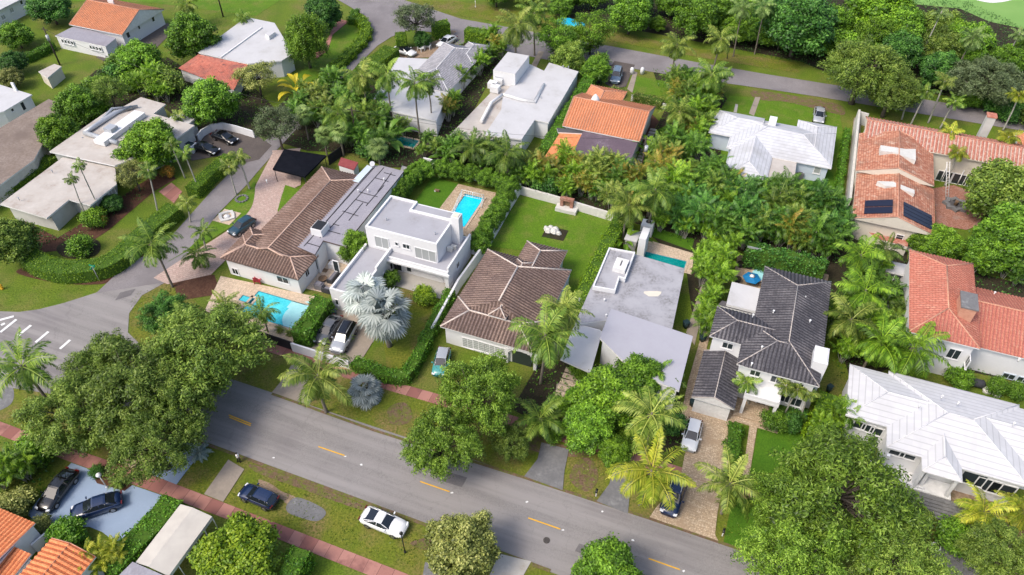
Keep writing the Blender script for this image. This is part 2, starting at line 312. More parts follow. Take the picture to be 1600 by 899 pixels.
MT['L_olive2'] = leafm('greener_oak_leaves', (0.037, 0.080, 0.008), (0.135, 0.250, 0.021), (0.339, 0.513, 0.066))  # oak leaves of a greener, less olive tone
MT['L_lime2'] = leafm('fresh_green_leaves', (0.036, 0.090, 0.007), (0.131, 0.271, 0.015), (0.314, 0.524, 0.040))
MT['L_rust2'] = leafm('orange_tipped_leaves', (0.062, 0.125, 0.013), (0.250, 0.163, 0.025), (0.625, 0.250, 0.037))
MT['L_green2'] = MT['L_green']
MT['L_silver2'] = leafm('dull_silver_fronds', (0.120, 0.180, 0.170), (0.200, 0.270, 0.250), (0.300, 0.360, 0.330), .12)
MT['redroof'] = M('dark_red_metal_roof', (.22, .045, .05), (.28, .07, .07), 1, .6)
MT['skin'] = M('skin', (.35, .2, .14), None, rough=.6)
MT['darkpole'] = M('creosoted_pole', (.045, .035, .03), (.07, .055, .045), 3, .9)
MT['signgreen'] = glossy('green_sign', (.0, .25, .14), .4)
MT['brightblue'] = glossy('bright_blue_canvas', (.0, .42, .62), .7); MT['brightblue2'] = glossy('blue_canvas', (.0, .16, .38), .7)
MT['redcloth'] = glossy('red_fabric', (.38, .03, .05), .8)
MT['darkcloth'] = glossy('charcoal_fabric', (.035, .037, .045), .85); MT['greycloth'] = glossy('grey_fabric', (.17, .165, .19), .85)
MT['darkbin'] = glossy('dark_bin_plastic', (.01, .03, .035), .5)

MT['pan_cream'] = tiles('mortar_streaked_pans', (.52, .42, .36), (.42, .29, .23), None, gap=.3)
MT['pan_brown'] = tiles('brown_pan_shade', (.075, .047, .038), (.11, .072, .06), None)  # from here, pans darker than their ribs: groove shading put into the colour
MT['pan_slate'] = tiles('charcoal_pan_shade', (.03, .029, .035), (.06, .058, .066), None)
MT['pan_orange'] = tiles('orange_pan_shade', (.46, .15, .06), (.56, .2, .09), None)
MT['pan_orange2'] = tiles('deep_orange_pan_shade', (.36, .09, .035), (.46, .13, .05), None)
MT['pan_red'] = tiles('red_pan_shade', (.36, .11, .085), (.44, .15, .12), None)
MT['pan_grey'] = tiles('grey_pan_shade', (.17, .17, .2), (.24, .24, .27), None)

MT['cap_bright'] = M('bright_mortar_ridge', (.66, .58, .53), (.5, .42, .37), 3, .8)
MT['worn'] = M('worn_bare_ground', (.16, .10, .065), (.22, .15, .10), .8, .95, .7, 5, .4, 8, col3=(.13, .17, .02), s3=1.1, lo3=.42, hi3=.56)
MT['silvercar'] = None
del MT['silvercar']

MT['L_turf'] = leafm('turf_blades', (.07, .13, .008), (.13, .21, .012), (.26, .30, .04))
MT['litter'] = leafm('fallen_leaves', (.07, .04, .02), (.2, .13, .06), (.42, .33, .16), .1)
MT['patch'] = M('asphalt_patch', (.15, .14, .145), (.19, .18, .18), .6, .9, .8, 9, .3, 30)
MT['iron'] = M('cast_iron', (.05, .045, .042), (.08, .07, .065), 5, .6)
MT['pooltile'] = M('waterline_tile', (.03, .2, .28), (.05, .3, .38), 6, .3)
# ---------------------------------------------------------------- foliage meshes
def quads_mesh(name, Q, lv, mat):
    Q = np.asarray(Q, np.float32); n = len(Q); me = bpy.data.meshes.new(name)
    me.vertices.add(n * 4); me.vertices.foreach_set('co', Q.reshape(-1)); me.loops.add(n * 4); me.loops.foreach_set('vertex_index', np.arange(n * 4, dtype=np.int32))
    me.polygons.add(n); me.polygons.foreach_set('loop_start', np.arange(0, n * 4, 4, dtype=np.int32)); me.polygons.foreach_set('loop_total', np.full(n, 4, np.int32))
    at = me.attributes.new('lv', 'FLOAT', 'FACE'); at.data.foreach_set('value', np.clip(lv, 0, 1).astype(np.float32))
    me.materials.append(mat); me.update(); me.validate(); return me
def norm(v): return v / np.maximum(np.linalg.norm(v, axis=-1, keepdims=True), 1e-6)
def leaves(rng, C, Nrm, size, wid=.5, jit=.7):
    """rhombic leaves at C facing roughly Nrm"""
    n = len(C); nr = norm(Nrm + rng.normal(0, jit, (n, 3))); t = norm(np.cross(nr, rng.normal(0, 1, (n, 3)))); b = np.cross(nr, t)
    s = (size * rng.uniform(.6, 1.3, n))[:, None]
    return np.stack([C - t * s * .5, C + b * s * wid * .5, C + t * s * .5, C - b * s * wid * .5], 1)
def clumps(rng, C, rad, per, size, flat=.75, wid=.5, droop=0):
    Q = []; L = []
    for c, r in zip(C, rad):
        n = int(per * (r / np.mean(rad)) ** 2); d = norm(rng.normal(0, 1, (n, 3))); d[:, 2] = np.where(d[:, 2] < -.35, -d[:, 2], d[:, 2])
        rr = r * rng.uniform(.25, 1.12, n) ** .6; o_ = d * rr[:, None] * np.array([1, 1, flat]); ax = norm(np.array([c[0], c[1], .01]) + rng.normal(0, 1.2, 3) * [1, 1, .25]); st_ = .75 if flat < .7 else .25; o_ = o_ + (o_ @ ax)[:, None] * ax * st_ - o_ * st_ * .3 + rng.normal(0, .16, (n, 3)); p = c + o_; p[:, 2] -= droop * (rr / r) ** 2 * (1 - d[:, 2]) * .5
        Q.append(leaves(rng, p, d + np.array([0, 0, .6]), size, wid)); L.append(np.clip(rng.normal(.34 + rng.uniform(-.17, .17), .15, n) + .38 * d[:, 2] * (rr / r), 0, 1))  # lv rises towards clump tops and outsides: light from above put into leaf colour
    return np.concatenate(Q), np.concatenate(L)
def crown_centres(rng, Rr, hz, zc, n, lobes=5, dens=1.0):
    """clump centres through a lumpy crown: several boughs, gaps between them"""
    ph = rng.uniform(0, 6.28, 4); pts = []; tries = 0
    boughs = [(rng.uniform(0, 6.28), rng.uniform(.3, .72)) for _ in range(lobes)]
    while len(pts) < n and tries < n * 60:
        tries += 1; d = norm(rng.normal(0, 1, 3)); 
        if d[2] < -.7: continue
        th = math.atan2(d[1], d[0]); k = .80 + .10 * math.sin(3 * th + ph[0]) + .08 * math.sin(5 * th + ph[1]) + .07 * math.sin(8 * th + ph[2])
        r = rng.uniform(.45, 1) ** .5; p = np.array([d[0] * Rr * k * r, d[1] * Rr * k * r, zc + d[2] * hz * r * (.9 + .2 * math.sin(4 * th + ph[3]))])
        if any(np.sum((p - q) ** 2) < (Rr * .19 * dens) ** 2 for q in pts): continue
        pts.append(p)
    return np.array(pts)
def limb_mesh(rng, name, H0, C, r0, mat, nl=18):
    m = MB(); lean = rng.normal(0, .25, 2); f = Vector((lean[0], lean[1], H0))
    m.tube([(0, 0, -.3), (lean[0] * .3, lean[1] * .3, H0 * .45), f], [r0 * 1.35, r0, r0 * .82], 9)
    for i in rng.choice(len(C), min(nl, len(C)), replace=False):
        e = Vector(C[i]); mid = f.lerp(e, .5) + Vector(rng.normal(0, .25, 3)) + Vector((0, 0, -.12 * (e - f).length))
        m.tube([f - Vector((0, 0, .15)), mid, e], [r0 * .42, r0 * .26, r0 * .09], 5)
    return m.mesh(name, mat)
TREES = {}
def tree_kind(kind, rng_seed, Rr, H, hz, nc, cr, per, leaf, mat, flat=.75, wid=.5, droop=0, r0=.3, variants=3):
    out = []
    for k in range(variants):
        rng = np.random.default_rng(rng_seed + k); zc = H - hz * 1.0
        C = crown_centres(rng, Rr - cr * .6, hz - cr * .3, zc, nc, dens=cr / Rr * 4.2)
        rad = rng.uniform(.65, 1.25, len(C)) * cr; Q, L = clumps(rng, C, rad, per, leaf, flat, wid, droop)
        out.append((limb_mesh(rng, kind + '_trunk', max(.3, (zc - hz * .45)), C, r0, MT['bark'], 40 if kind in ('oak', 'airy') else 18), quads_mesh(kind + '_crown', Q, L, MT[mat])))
    TREES[kind] = dict(v=out, R=Rr, H=H, zc=zc)
tree_kind('oak', 11, 8, 10.5, 3.9, 210, .86, 140, .40, 'L_oak', .62, .32, .7, .42, 3)
tree_kind('round', 31, 4.5, 7.5, 3.5, 110, .85, 270, .34, 'L_green', .85, .6, 0, .2)
tree_kind('airy', 51, 4.5, 8, 3.0, 48, .8, 170, .3, 'L_grey', .7, .42, .2, .17)
tree_kind('weeping', 71, 5, 9, 4.0, 90, .9, 300, .34, 'L_lime', 1.3, .35, 1.4, .25, 1)
tree_kind('shrub', 91, 1.6, 2.2, 1.15, 26, .5, 190, .2, 'L_green', .9, .55, 0, .05)
tree_kind('bush', 97, 2.4, 2.6, 1.3, 34, .7, 170, .28, 'L_hedge2', .8, .55, 0, .06)
NP = [0]; PLACED = []
def tree(kind, px, py, r, label, mat=None, h=None, group=None, name=None, cat='tree', rz=None, var=None):
    """px, py is where the middle of the crown is seen; r its radius in metres"""
    K = TREES[kind]; s = r / K['R']; hs = (h / K['H']) if h else s ** .75; NP[0] += 1
    p = P(px, py, K['zc'] * hs); p.z = 0; rnd = random.Random(NP[0] * 7 + 1)
    e = empty(name or {'oak': 'oak_tree', 'shrub': 'shrub', 'bush': 'shrub'}.get(kind, 'broadleaf_tree'), p, label, 'shrub' if kind in ('shrub', 'bush') else cat, group, rnd.uniform(0, 6.28) if rz is None else rz, (s, s, hs))
    t, c = K['v'][(rnd.randrange(len(K['v'])) if var is None else var) % len(K['v'])]
    if kind not in ('shrub', 'bush'): link('trunk', t, e)
    else: link('stem', t, e)
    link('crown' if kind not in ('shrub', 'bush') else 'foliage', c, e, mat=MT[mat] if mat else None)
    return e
# ---- palms
def frond(rng, Q, L, org, az, el, ln, droop, leaf, n=26, wid=.075, lv=.5, vee=.5, tipk=.35):
    """one feather frond: a bending midrib with leaflets on both sides"""
    p = np.array(org, float); e = el; st = ln / n; pts = [p.copy()]; dirs = []
    for i in range(n):
        d = np.array([math.cos(az) * math.cos(e), math.sin(az) * math.cos(e), math.sin(e)]); dirs.append(d); p = p + d * st; pts.append(p.copy()); e -= droop / n * (.35 + 1.3 * i / n)
    side = np.array([-math.sin(az), math.cos(az), 0]); tw = rng.normal(0, .35)
    for i in range(n):
        d = dirs[i]; up = np.cross(side, d); up = up / np.linalg.norm(up) * (1 if up[2] >= 0 else -1); sd = side * math.cos(tw) + up * math.sin(tw)
        a, b = pts[i], pts[i + 1]; wr = .045 * (1 - i / n) + .012
        Q.append([a - sd * wr, b - sd * wr, b + sd * wr, a + sd * wr]); L.append(min(1, lv + .3))
        t = i / n
        if t < .12: continue
        ll = leaf * (math.sin(math.pi * min(1, (t + .08))) ** .5 * (1 - tipk * t)) * rng.uniform(.85, 1.1)
        for s in (-1, 1):
            q = sd * s * .82 + d * .55 + up * vee * rng.uniform(-.5, .5) ; q = q / np.linalg.norm(q); tip = a + q * ll; tip[2] -= ll * .5 * rng.uniform(.5, 1.3)
            mid = a + q * ll * .5; mid[2] += .02; w = d * wid
            Q.append([a, mid - w, tip, mid + w]); L.append(lv + rng.normal(0, .14))
def palm_crown(rng, org, nf, ln, leaf, droop=(1.0, 1.9), n=24, wid=.075, el=(-.5, 1.35), az0=0, dead=0):
    Q = []; L = []
    for i in range(nf):
        t = i / max(1, nf - 1); az = az0 + i * 2.399 + rng.normal(0, .15); e = el[1] + (el[0] - el[1]) * t ** .8 + rng.normal(0, .1)
        lv = .62 - .28 * t + rng.normal(0, .08)
        if i >= nf - dead: lv = 1; e = el[0] - .4
        frond(rng, Q, L, org, az, e, ln * rng.uniform(.82, 1.08) * (.75 + .25 * math.sin(math.pi * min(1, t * 1.3 + .15))), rng.uniform(*droop) * (.75 + .4 * t), leaf, n, wid, lv)
    return Q, L
PALMS = {}
def palm_kind(kind, seed, h, nf, ln, leaf, mat, bark, r0, droop, variants=3, n=24, wid=.075, el=(-.5, 1.35), stems=1, spread=0, lean=.1, shaft=None, dead=0):
    out = []
    for k in range(variants):
        rng = np.random.default_rng(seed + k); Q = []; L = []; m = MB()
        for s in range(stems):
            a = s * 2.4 + rng.uniform(0, 1); rr = spread * math.sqrt(s / max(1, stems - 1)) if stems > 1 else 0; hh = h * (rng.uniform(.5, 1.05) if stems > 1 else 1)
            ba = Vector((math.cos(a) * rr * .5, math.sin(a) * rr * .5, 0)); tp = Vector((math.cos(a) * rr * 1.6, math.sin(a) * rr * 1.6, hh)) if stems > 1 else Vector((rng.normal(0, lean) * h * .3, rng.normal(0, lean) * h * .3, hh))
            mid = ba.lerp(tp, .5) + Vector((0, 0, .06 * hh)) + Vector((rng.normal(0, .1), rng.normal(0, .1), 0))
            m.tube([ba - Vector((0, 0, .2)), ba + Vector((0, 0, .3)), ba.lerp(mid, .6), mid, mid.lerp(tp, .5), tp, tp + Vector((0, 0, .35))], [r0 * 1.5, r0 * 1.15, r0, r0 * .95, r0 * .9, r0 * .85, r0 * .5], 7)
            if stems == 1 and shaft is None:
                for q in range(7):
                    an = q * .9; m.tube([tp + Vector((math.cos(an) * .16, math.sin(an) * .16, -.1)), tp + Vector((math.cos(an) * .33, math.sin(an) * .33, -.28))], [.07, .13], 5)
            q, l = palm_crown(rng, tuple(tp), nf, ln, leaf, droop, n, wid, el, rng.uniform(0, 6), dead if s == 0 else 0); Q += q; L += l
        out.append((m.mesh(kind + '_trunk', MT[bark]), quads_mesh(kind + '_fronds', Q, np.array(L), MT[mat]), tp))
    PALMS[kind] = dict(v=out, h=h, tp=stems == 1)
palm_kind('coco', 201, 7, 23, 5.0, 1.15, 'L_coco', 'palmbark', .16, (1.5, 2.7), 4, 34, .085, (-.75, 1.3), dead=1)
palm_kind('areca', 231, 4.2, 9, 2.3, .6, 'L_areca', 'royalbark', .05, (1.0, 1.9), 4, 16, .062, (.1, 1.35), stems=8, spread=.8)
palm_kind('slim', 261, 6.0, 13, 1.9, .62, 'L_coco2', 'royalbark', .10, (1.3, 2.3), 3, 18, .06, (-.2, 1.2), lean=.25, shaft=1)
palm_kind('date', 281, 1.6, 30, 2.1, .42, 'L_coco2', 'palmbark', .14, (1.0, 1.8), 2, 22, .035, (-.4, 1.35))
def fan_crown(rng, org, nl, pet, fr, seg=22, lo=-.9):
    Q = []; L = []
    for i in range(nl):
        t = i / (nl - 1); az = i * 2.399 + rng.normal(0, .1); el = 1.45 + (lo - 1.45) * t ** .85; d = np.array([math.cos(az) * math.cos(el), math.sin(az) * math.cos(el), math.sin(el)])
        side = np.array([-math.sin(az), math.cos(az), 0]); up = np.cross(d, side); up *= -1 if up[2] < 0 else 1
        o = np.array(org); c = o + d * pet * rng.uniform(.85, 1.1); lv = .6 - .25 * t + rng.normal(0, .1)
        Q.append([o - side * .04, c - side * .03, c + side * .03, o + side * .04]); L.append(.8)
        tilt = rng.normal(.6, .25); f = d * math.cos(tilt) - up * math.sin(tilt)
        for k in range(seg):
            th = (k / (seg - 1) - .5) * 4.3; q = f * math.cos(th) + side * math.sin(th); q = q - up * .18 * abs(math.sin(th * .6)); wq = -f * math.sin(th) + side * math.cos(th)
            ln = fr * (1 - .18 * abs(th) / 2.1) * rng.uniform(.9, 1.05); z = up * (.05 if k % 2 else -.05); tip = c + q * ln; tip[2] -= .14 * ln * rng.uniform(.4, 1.6)
            mid = c + q * ln * .55 + z; w = wq * fr * .078; Q.append([c, mid - w, tip, mid + w]); L.append(lv + (.2 if k % 2 else -.2) + rng.normal(0, .1))
    return Q, L
def fan_kind(kind, seed, h, nl, pet, fr, mat, r0, variants=2, lo=-.9, seg=22):
    out = []
    for k in range(variants):
        rng = np.random.default_rng(seed + k); Q, L = fan_crown(rng, (0, 0, h), nl, pet, fr, seg, lo); m = MB(); m.tube([(0, 0, -.2), (0, 0, .4), (0, 0, h * .6), (0, 0, h)], [r0 * 1.3, r0, r0 * .9, r0 * .8], 9)
        out.append((m.mesh(kind + '_trunk', MT['palmbark']), quads_mesh(kind + '_fans', Q, np.array(L), MT[mat]), Vector((0, 0, h))))
    PALMS[kind] = dict(v=out, h=h, tp=True)
fan_kind('bismarck', 301, 5.0, 30, 2.0, 1.65, 'L_silver', .28, 2, -1.0, 22)
fan_kind('fan', 311, 6.0, 30, 1.2, .95, 'L_fan', .16, 2, -1.0, 20)
def paddle_kind():
    out = []
    for k in range(2):
        rng = np.random.default_rng(330 + k); Q = []; L = []
        for i in range(16):
            az = i * 2.399; el = rng.uniform(.5, 1.3); o = np.array([rng.normal(0, .2), rng.normal(0, .2), .2]); d = np.array([math.cos(az) * math.cos(el), math.sin(az) * math.cos(el), math.sin(el)]); side = np.array([-math.sin(az), math.cos(az), 0]); c = o + d * rng.uniform(.8, 2.0)
            Q.append([o - side * .04, c - side * .04, c + side * .04, o + side * .04]); L.append(.6); lv = rng.uniform(.3, .8); e = el; p = c; st = .32
            for j in range(6):
                w0 = .3 * math.sin(math.pi * (j + .3) / 6.6); w1 = .3 * math.sin(math.pi * (j + 1.2) / 6.6) if j < 5 else .02
                d = np.array([math.cos(az) * math.cos(e), math.sin(az) * math.cos(e), math.sin(e)]); nx = p + d * st; dn = np.array([0, 0, .08])
                Q.append([p, nx, nx + side * w1 + dn, p + side * w0 + dn]); Q.append([p, p - side * w0 + dn, nx - side * w1 + dn, nx]); L += [lv, lv - .1]; p = nx; e -= .3
        m = MB(); m.tube([(0, 0, -.1), (0, 0, .7)], [.14, .1], 6)
        out.append((m.mesh('paddle_stem', MT['palmbark']), quads_mesh('paddle_leaves', Q, np.array(L), MT['L_areca']), Vector((0, 0, 1.2))))
    PALMS['paddle'] = dict(v=out, h=1.4, tp=True)
paddle_kind()
PN = {'coco': 'coconut_palm', 'areca': 'areca_palm', 'slim': 'slender_palm', 'date': 'dwarf_date_palm', 'bismarck': 'bismarck_palm', 'fan': 'fan_palm', 'paddle': 'broad_leaf_plant'}
def palm(kind, px, py, label, s=1.0, h=None, mat=None, group=None, world=None, rz=None, var=None):
    """px, py is where the heart of the crown is seen"""
    K = PALMS[kind]; NP[0] += 1; rnd = random.Random(NP[0] * 13 + 5); hs = (h / K['h']) if h else s; rz = rnd.uniform(0, 6.28) if rz is None else rz
    t, c, tp = K['v'][(rnd.randrange(len(K['v'])) if var is None else var) % len(K['v'])]
    if world is not None: p = Vector(world)
    else: p = P(px, py, K['h'] * hs * (1 if K['tp'] else .95))
    if K['tp']: o = Matrix.Rotation(rz, 3, 'Z') @ Vector((tp.x * s, tp.y * s, 0)); p = p - o
    p.z = 0; e = empty(PN[kind], p, label, 'plant' if kind == 'paddle' else 'palm tree', group, rz, (s, s, s))
    to = link('trunk' if kind not in ('paddle', 'areca') else 'stems', t, e); to.scale = (1, 1, hs / s)
    co = link('fronds' if kind != 'paddle' else 'leaves', c, e, mat=MT[mat] if mat else None)
    if K['tp']: co.location = (0, 0, K['h'] * (hs / s - 1))
    return e
def series(items, make, desc, group):
    """repeats labelled by their order across the picture"""
    es = [(make(*it)) for it in items]
    es.sort(key=lambda e: proj(e.location)[0])
    for i, e in enumerate(es):
        e['label'] = desc.format('leftmost' if i == 0 else 'rightmost' if i == len(es) - 1 else ordn(i) + ' from the left'); e['group'] = group
    return es
def inside(pt, poly):
    x, y = pt; r = False; n = len(poly)
    for i in range(n):
        x1, y1 = poly[i]; x2, y2 = poly[(i + 1) % n]
        if (y1 > y) != (y2 > y) and x < (x2 - x1) * (y - y1) / (y2 - y1) + x1: r = not r
    return r
def thicket(poly, sp, kind, desc, group, smin=.8, smax=1.2, mats=None, h=None, seed=1, tkind=None):
    """individual plants standing in a bed whose outline (on the ground) is poly in photo pixels"""
    w_ = [P(x, y) for x, y in poly]; q = [ab(v) for v in w_]; rnd = random.Random(seed); items = []
    a = min(i[0] for i in q)
    while a <= max(i[0] for i in q):
        b = min(i[1] for i in q)
        while b <= max(i[1] for i in q):
            u, v = a + rnd.uniform(-.35, .35) * sp, b + rnd.uniform(-.35, .35) * sp
            if inside((u, v), q): items.append((u, v))
            b += sp
        a += sp
    def mk(u, v):
        s = rnd.uniform(smin, smax); mt = rnd.choice(mats) if mats else None
        if tkind: 
            x = W(u, v, TREES[tkind]['zc'] * (s * (h or 1))); px, py = proj(x); return tree(tkind, px, py, TREES[tkind]['R'] * s, None, mt, TREES[tkind]['H'] * s * (h or 1))
        return palm(kind, 0, 0, None, s, (h * rnd.uniform(.8, 1.15)) if h else None, mt, world=W(u, v))
    return series(items, mk, desc, group)
def resample(pts, st):
    out = [pts[0]]
    for p, q in zip(pts, pts[1:]):
        n = max(1, int((q - p).length / st))
        for i in range(1, n + 1): out.append(p.lerp(q, i / n))
    return out
def catmull(pts, k=6, closed=False):
    n = len(pts); out = []
    for i in range(n if closed else n - 1):
        g = lambda j: pts[j % n] if closed else pts[max(0, min(n - 1, j))]
        p0, p1, p2, p3 = g(i - 1), g(i), g(i + 1), g(i + 2)
        for s in range(k):
            t = s / k; out.append(.5 * ((2 * p1) + (p2 - p0) * t + (2 * p0 - 5 * p1 + 4 * p2 - p3) * t * t + (3 * p1 - p0 - 3 * p2 + p3) * t ** 3))
    if not closed: out.append(pts[-1])
    return out
def hedge(px, width, height, label, mat='L_hedge2', group=None, leaf=.2, rough=.12, smooth=False, dens=42):
    """clipped hedge, px follows the middle of its top: twiggy core under a skin of leaves"""
    NP[0] += 1; rng = np.random.default_rng(NP[0] + 900); pts = [P(x, y, height) * Vector((1, 1, 0)) for x, y in px]
    if smooth: pts = catmull(pts, 6)
    pts = resample(pts, .7); o = pts[len(pts) // 2]; nrm = []
    for i, p in enumerate(pts):
        t = (pts[min(i + 1, len(pts) - 1)] - pts[max(i - 1, 0)]).normalized(); nrm.append(Vector((-t.y, t.x, 0)))
    e = empty('hedge', o.copy(), label, 'hedge', group); m = MB(); hw, h = width / 2 - .1, height - .1
    for i in range(len(pts) - 1):
        p, q, a, b = pts[i], pts[i + 1], nrm[i] * hw, nrm[i + 1] * hw; H_ = Vector((0, 0, h)); z = Vector((0, 0, 0))
        m.face([p + a + z, q + b + z, q + b + H_, p + a + H_]); m.face([p - a + H_, q - b + H_, q - b + z, p - a + z]); m.face([p + a + H_, q + b + H_, q - b + H_, p - a + H_])
        if i == 0: m.face([p - a, p + a, p + a + H_, p - a + H_])
        if i == len(pts) - 2: m.face([q + b, q - b, q - b + H_, q + b + H_])
    m.build('twigs', MT['twigs'], e)
    C, Nn = [], []
    for i in range(len(pts) - 1):
        p, q = np.array(pts[i]), np.array(pts[i + 1]); ln = np.linalg.norm(q - p); sd = np.array(nrm[i]); tn = (q - p) / max(ln, 1e-3)
        faces = [(sd, width / 2, height, 0), (-sd, width / 2, height, 0), (np.array([0, 0, 1.]), height, width, 1)]
        if i == 0: faces.append((-tn, 0, height, 2))
        if i == len(pts) - 2: faces.append((tn, 1, height, 2))
        for nn, off, ext, ty in faces:
            k = rng.poisson(max(1, dens * (ln if ty != 2 else width) * ext)); u = rng.uniform(0, 1, k)[:, None]; v = rng.uniform(0, 1, k)[:, None]
            if ty == 0: c = p + (q - p) * u + nn * off + np.array([0, 0, height]) * v
            elif ty == 1: c = p + (q - p) * u + sd * (v - .5) * width + np.array([0, 0, height])
            else: c = (p if off == 0 else q) + sd * (u - .5) * width + np.array([0, 0, height]) * v
            wob = np.sin(c[:, :1] * 1.7) * np.cos(c[:, 1:2] * 1.9 + c[:, 2:3]) * rough * 1.2
            C.append(c + nn * (rng.normal(0, rough * .5, k)[:, None] + wob)); Nn.append(np.repeat(nn[None], k, 0))
    C = np.concatenate(C) - np.array(o); Nn = np.concatenate(Nn)
    link('foliage', quads_mesh('hedge_foliage', leaves(rng, C, Nn, leaf, .55, .6), rng.normal(.45, .2, len(C)), MT[mat]), e)
    return e
MT['twigs'] = M('hedge_twigs', (.04, .085, .008), (.06, .13, .01), 3, .95)

def cover(px, mat='L_dark', dens=9, size=.34, hgt=.55, label='low leafy ground cover', seed=1):
    """ground cover nobody could count: leaves through a low layer"""
    w_ = [P(x, y) for x, y in px]; q = np.array([(v.x, v.y) for v in w_]); rng = np.random.default_rng(seed); lo, hi = q.min(0), q.max(0); n = int((hi - lo).prod() * dens)
    p = rng.uniform(lo, hi, (n, 2)); ins = np.zeros(n, bool); k = len(q)
    for i in range(k):
        (x1, y1), (x2, y2) = q[i], q[(i + 1) % k]
        if y1 != y2: ins ^= ((y1 > p[:, 1]) != (y2 > p[:, 1])) & (p[:, 0] < (x2 - x1) * (p[:, 1] - y1) / (y2 - y1) + x1)
    p = p[ins]; ds = np.sin(p[:, 0] * .9 + 1.3 * np.sin(p[:, 1] * .6)) * np.cos(p[:, 1] * .8 + .9 * np.sin(p[:, 0] * .5)); keep = rng.uniform(-1.1, .9, len(p)) < ds + .35; p = p[keep]; ds = ds[keep]
    C = np.column_stack([p, rng.uniform(.03, 1, len(p)) * hgt * (.5 + .5 * np.clip(ds + .4, 0, 1.4))]); o = C.mean(0) * [1, 1, 0]
    ob = link('ground_cover', quads_mesh('ground_cover', leaves(rng, C - o, np.tile([0, 0, 1.], (len(C), 1)), size, .5, .8), rng.normal(.45, .2, len(C)), MT[mat])); ob.location = o
    return tag(ob, label, 'ground cover', kind='stuff')
# ---------------------------------------------------------------- ground pieces and buildings
GK = [0]
def ground(name, px, mat, layer, smooth=False, kind='structure', grid=None):
    pts = [P(x, y) for x, y in px]
    if grid: a0, b0, a1, b1 = rc(0, *px); pts = [W(a0, b0), W(a1, b0), W(a1, b1), W(a0, b1)]
    if smooth: pts = catmull(pts, 5, True)
    if sum(pts[i].x * pts[(i + 1) % len(pts)].y - pts[(i + 1) % len(pts)].x * pts[i].y for i in range(len(pts))) < 0: pts = pts[::-1]
    GK[0] += 1; m = MB(); m.face([(p.x, p.y, .016 * layer + .00012 * GK[0]) for p in pts]); o = m.build(name, MT[mat]); return tag(o, kind=kind)
def strip(name, px, wid, mat, layer, smooth=True):
    pts = [P(x, y) for x, y in px]
    if smooth: pts = catmull(pts, 6)
    L_, R_ = [], []
    for i, p in enumerate(pts):
        t = (pts[min(i + 1, len(pts) - 1)] - pts[max(i - 1, 0)]).normalized(); n = Vector((-t.y, t.x, 0)) * wid / 2; L_.append(p + n); R_.append(p - n)
    GK[0] += 1; m = MB(); z = .016 * layer + .00012 * GK[0]
    for i in range(len(pts) - 1): m.face([(q.x, q.y, z) for q in (R_[i], R_[i + 1], L_[i + 1], L_[i])])
    return tag(m.build(name, MT[mat]), kind='structure')
PAN = {'t_barrelred': 'pan_cream', 't_brown': 'pan_brown', 't_brown2': 'pan_brown', 't_slate': 'pan_slate', 't_orange': 'pan_orange', 't_orange2': 'pan_orange2', 't_red': 'pan_red', 't_grey': 'pan_grey'}
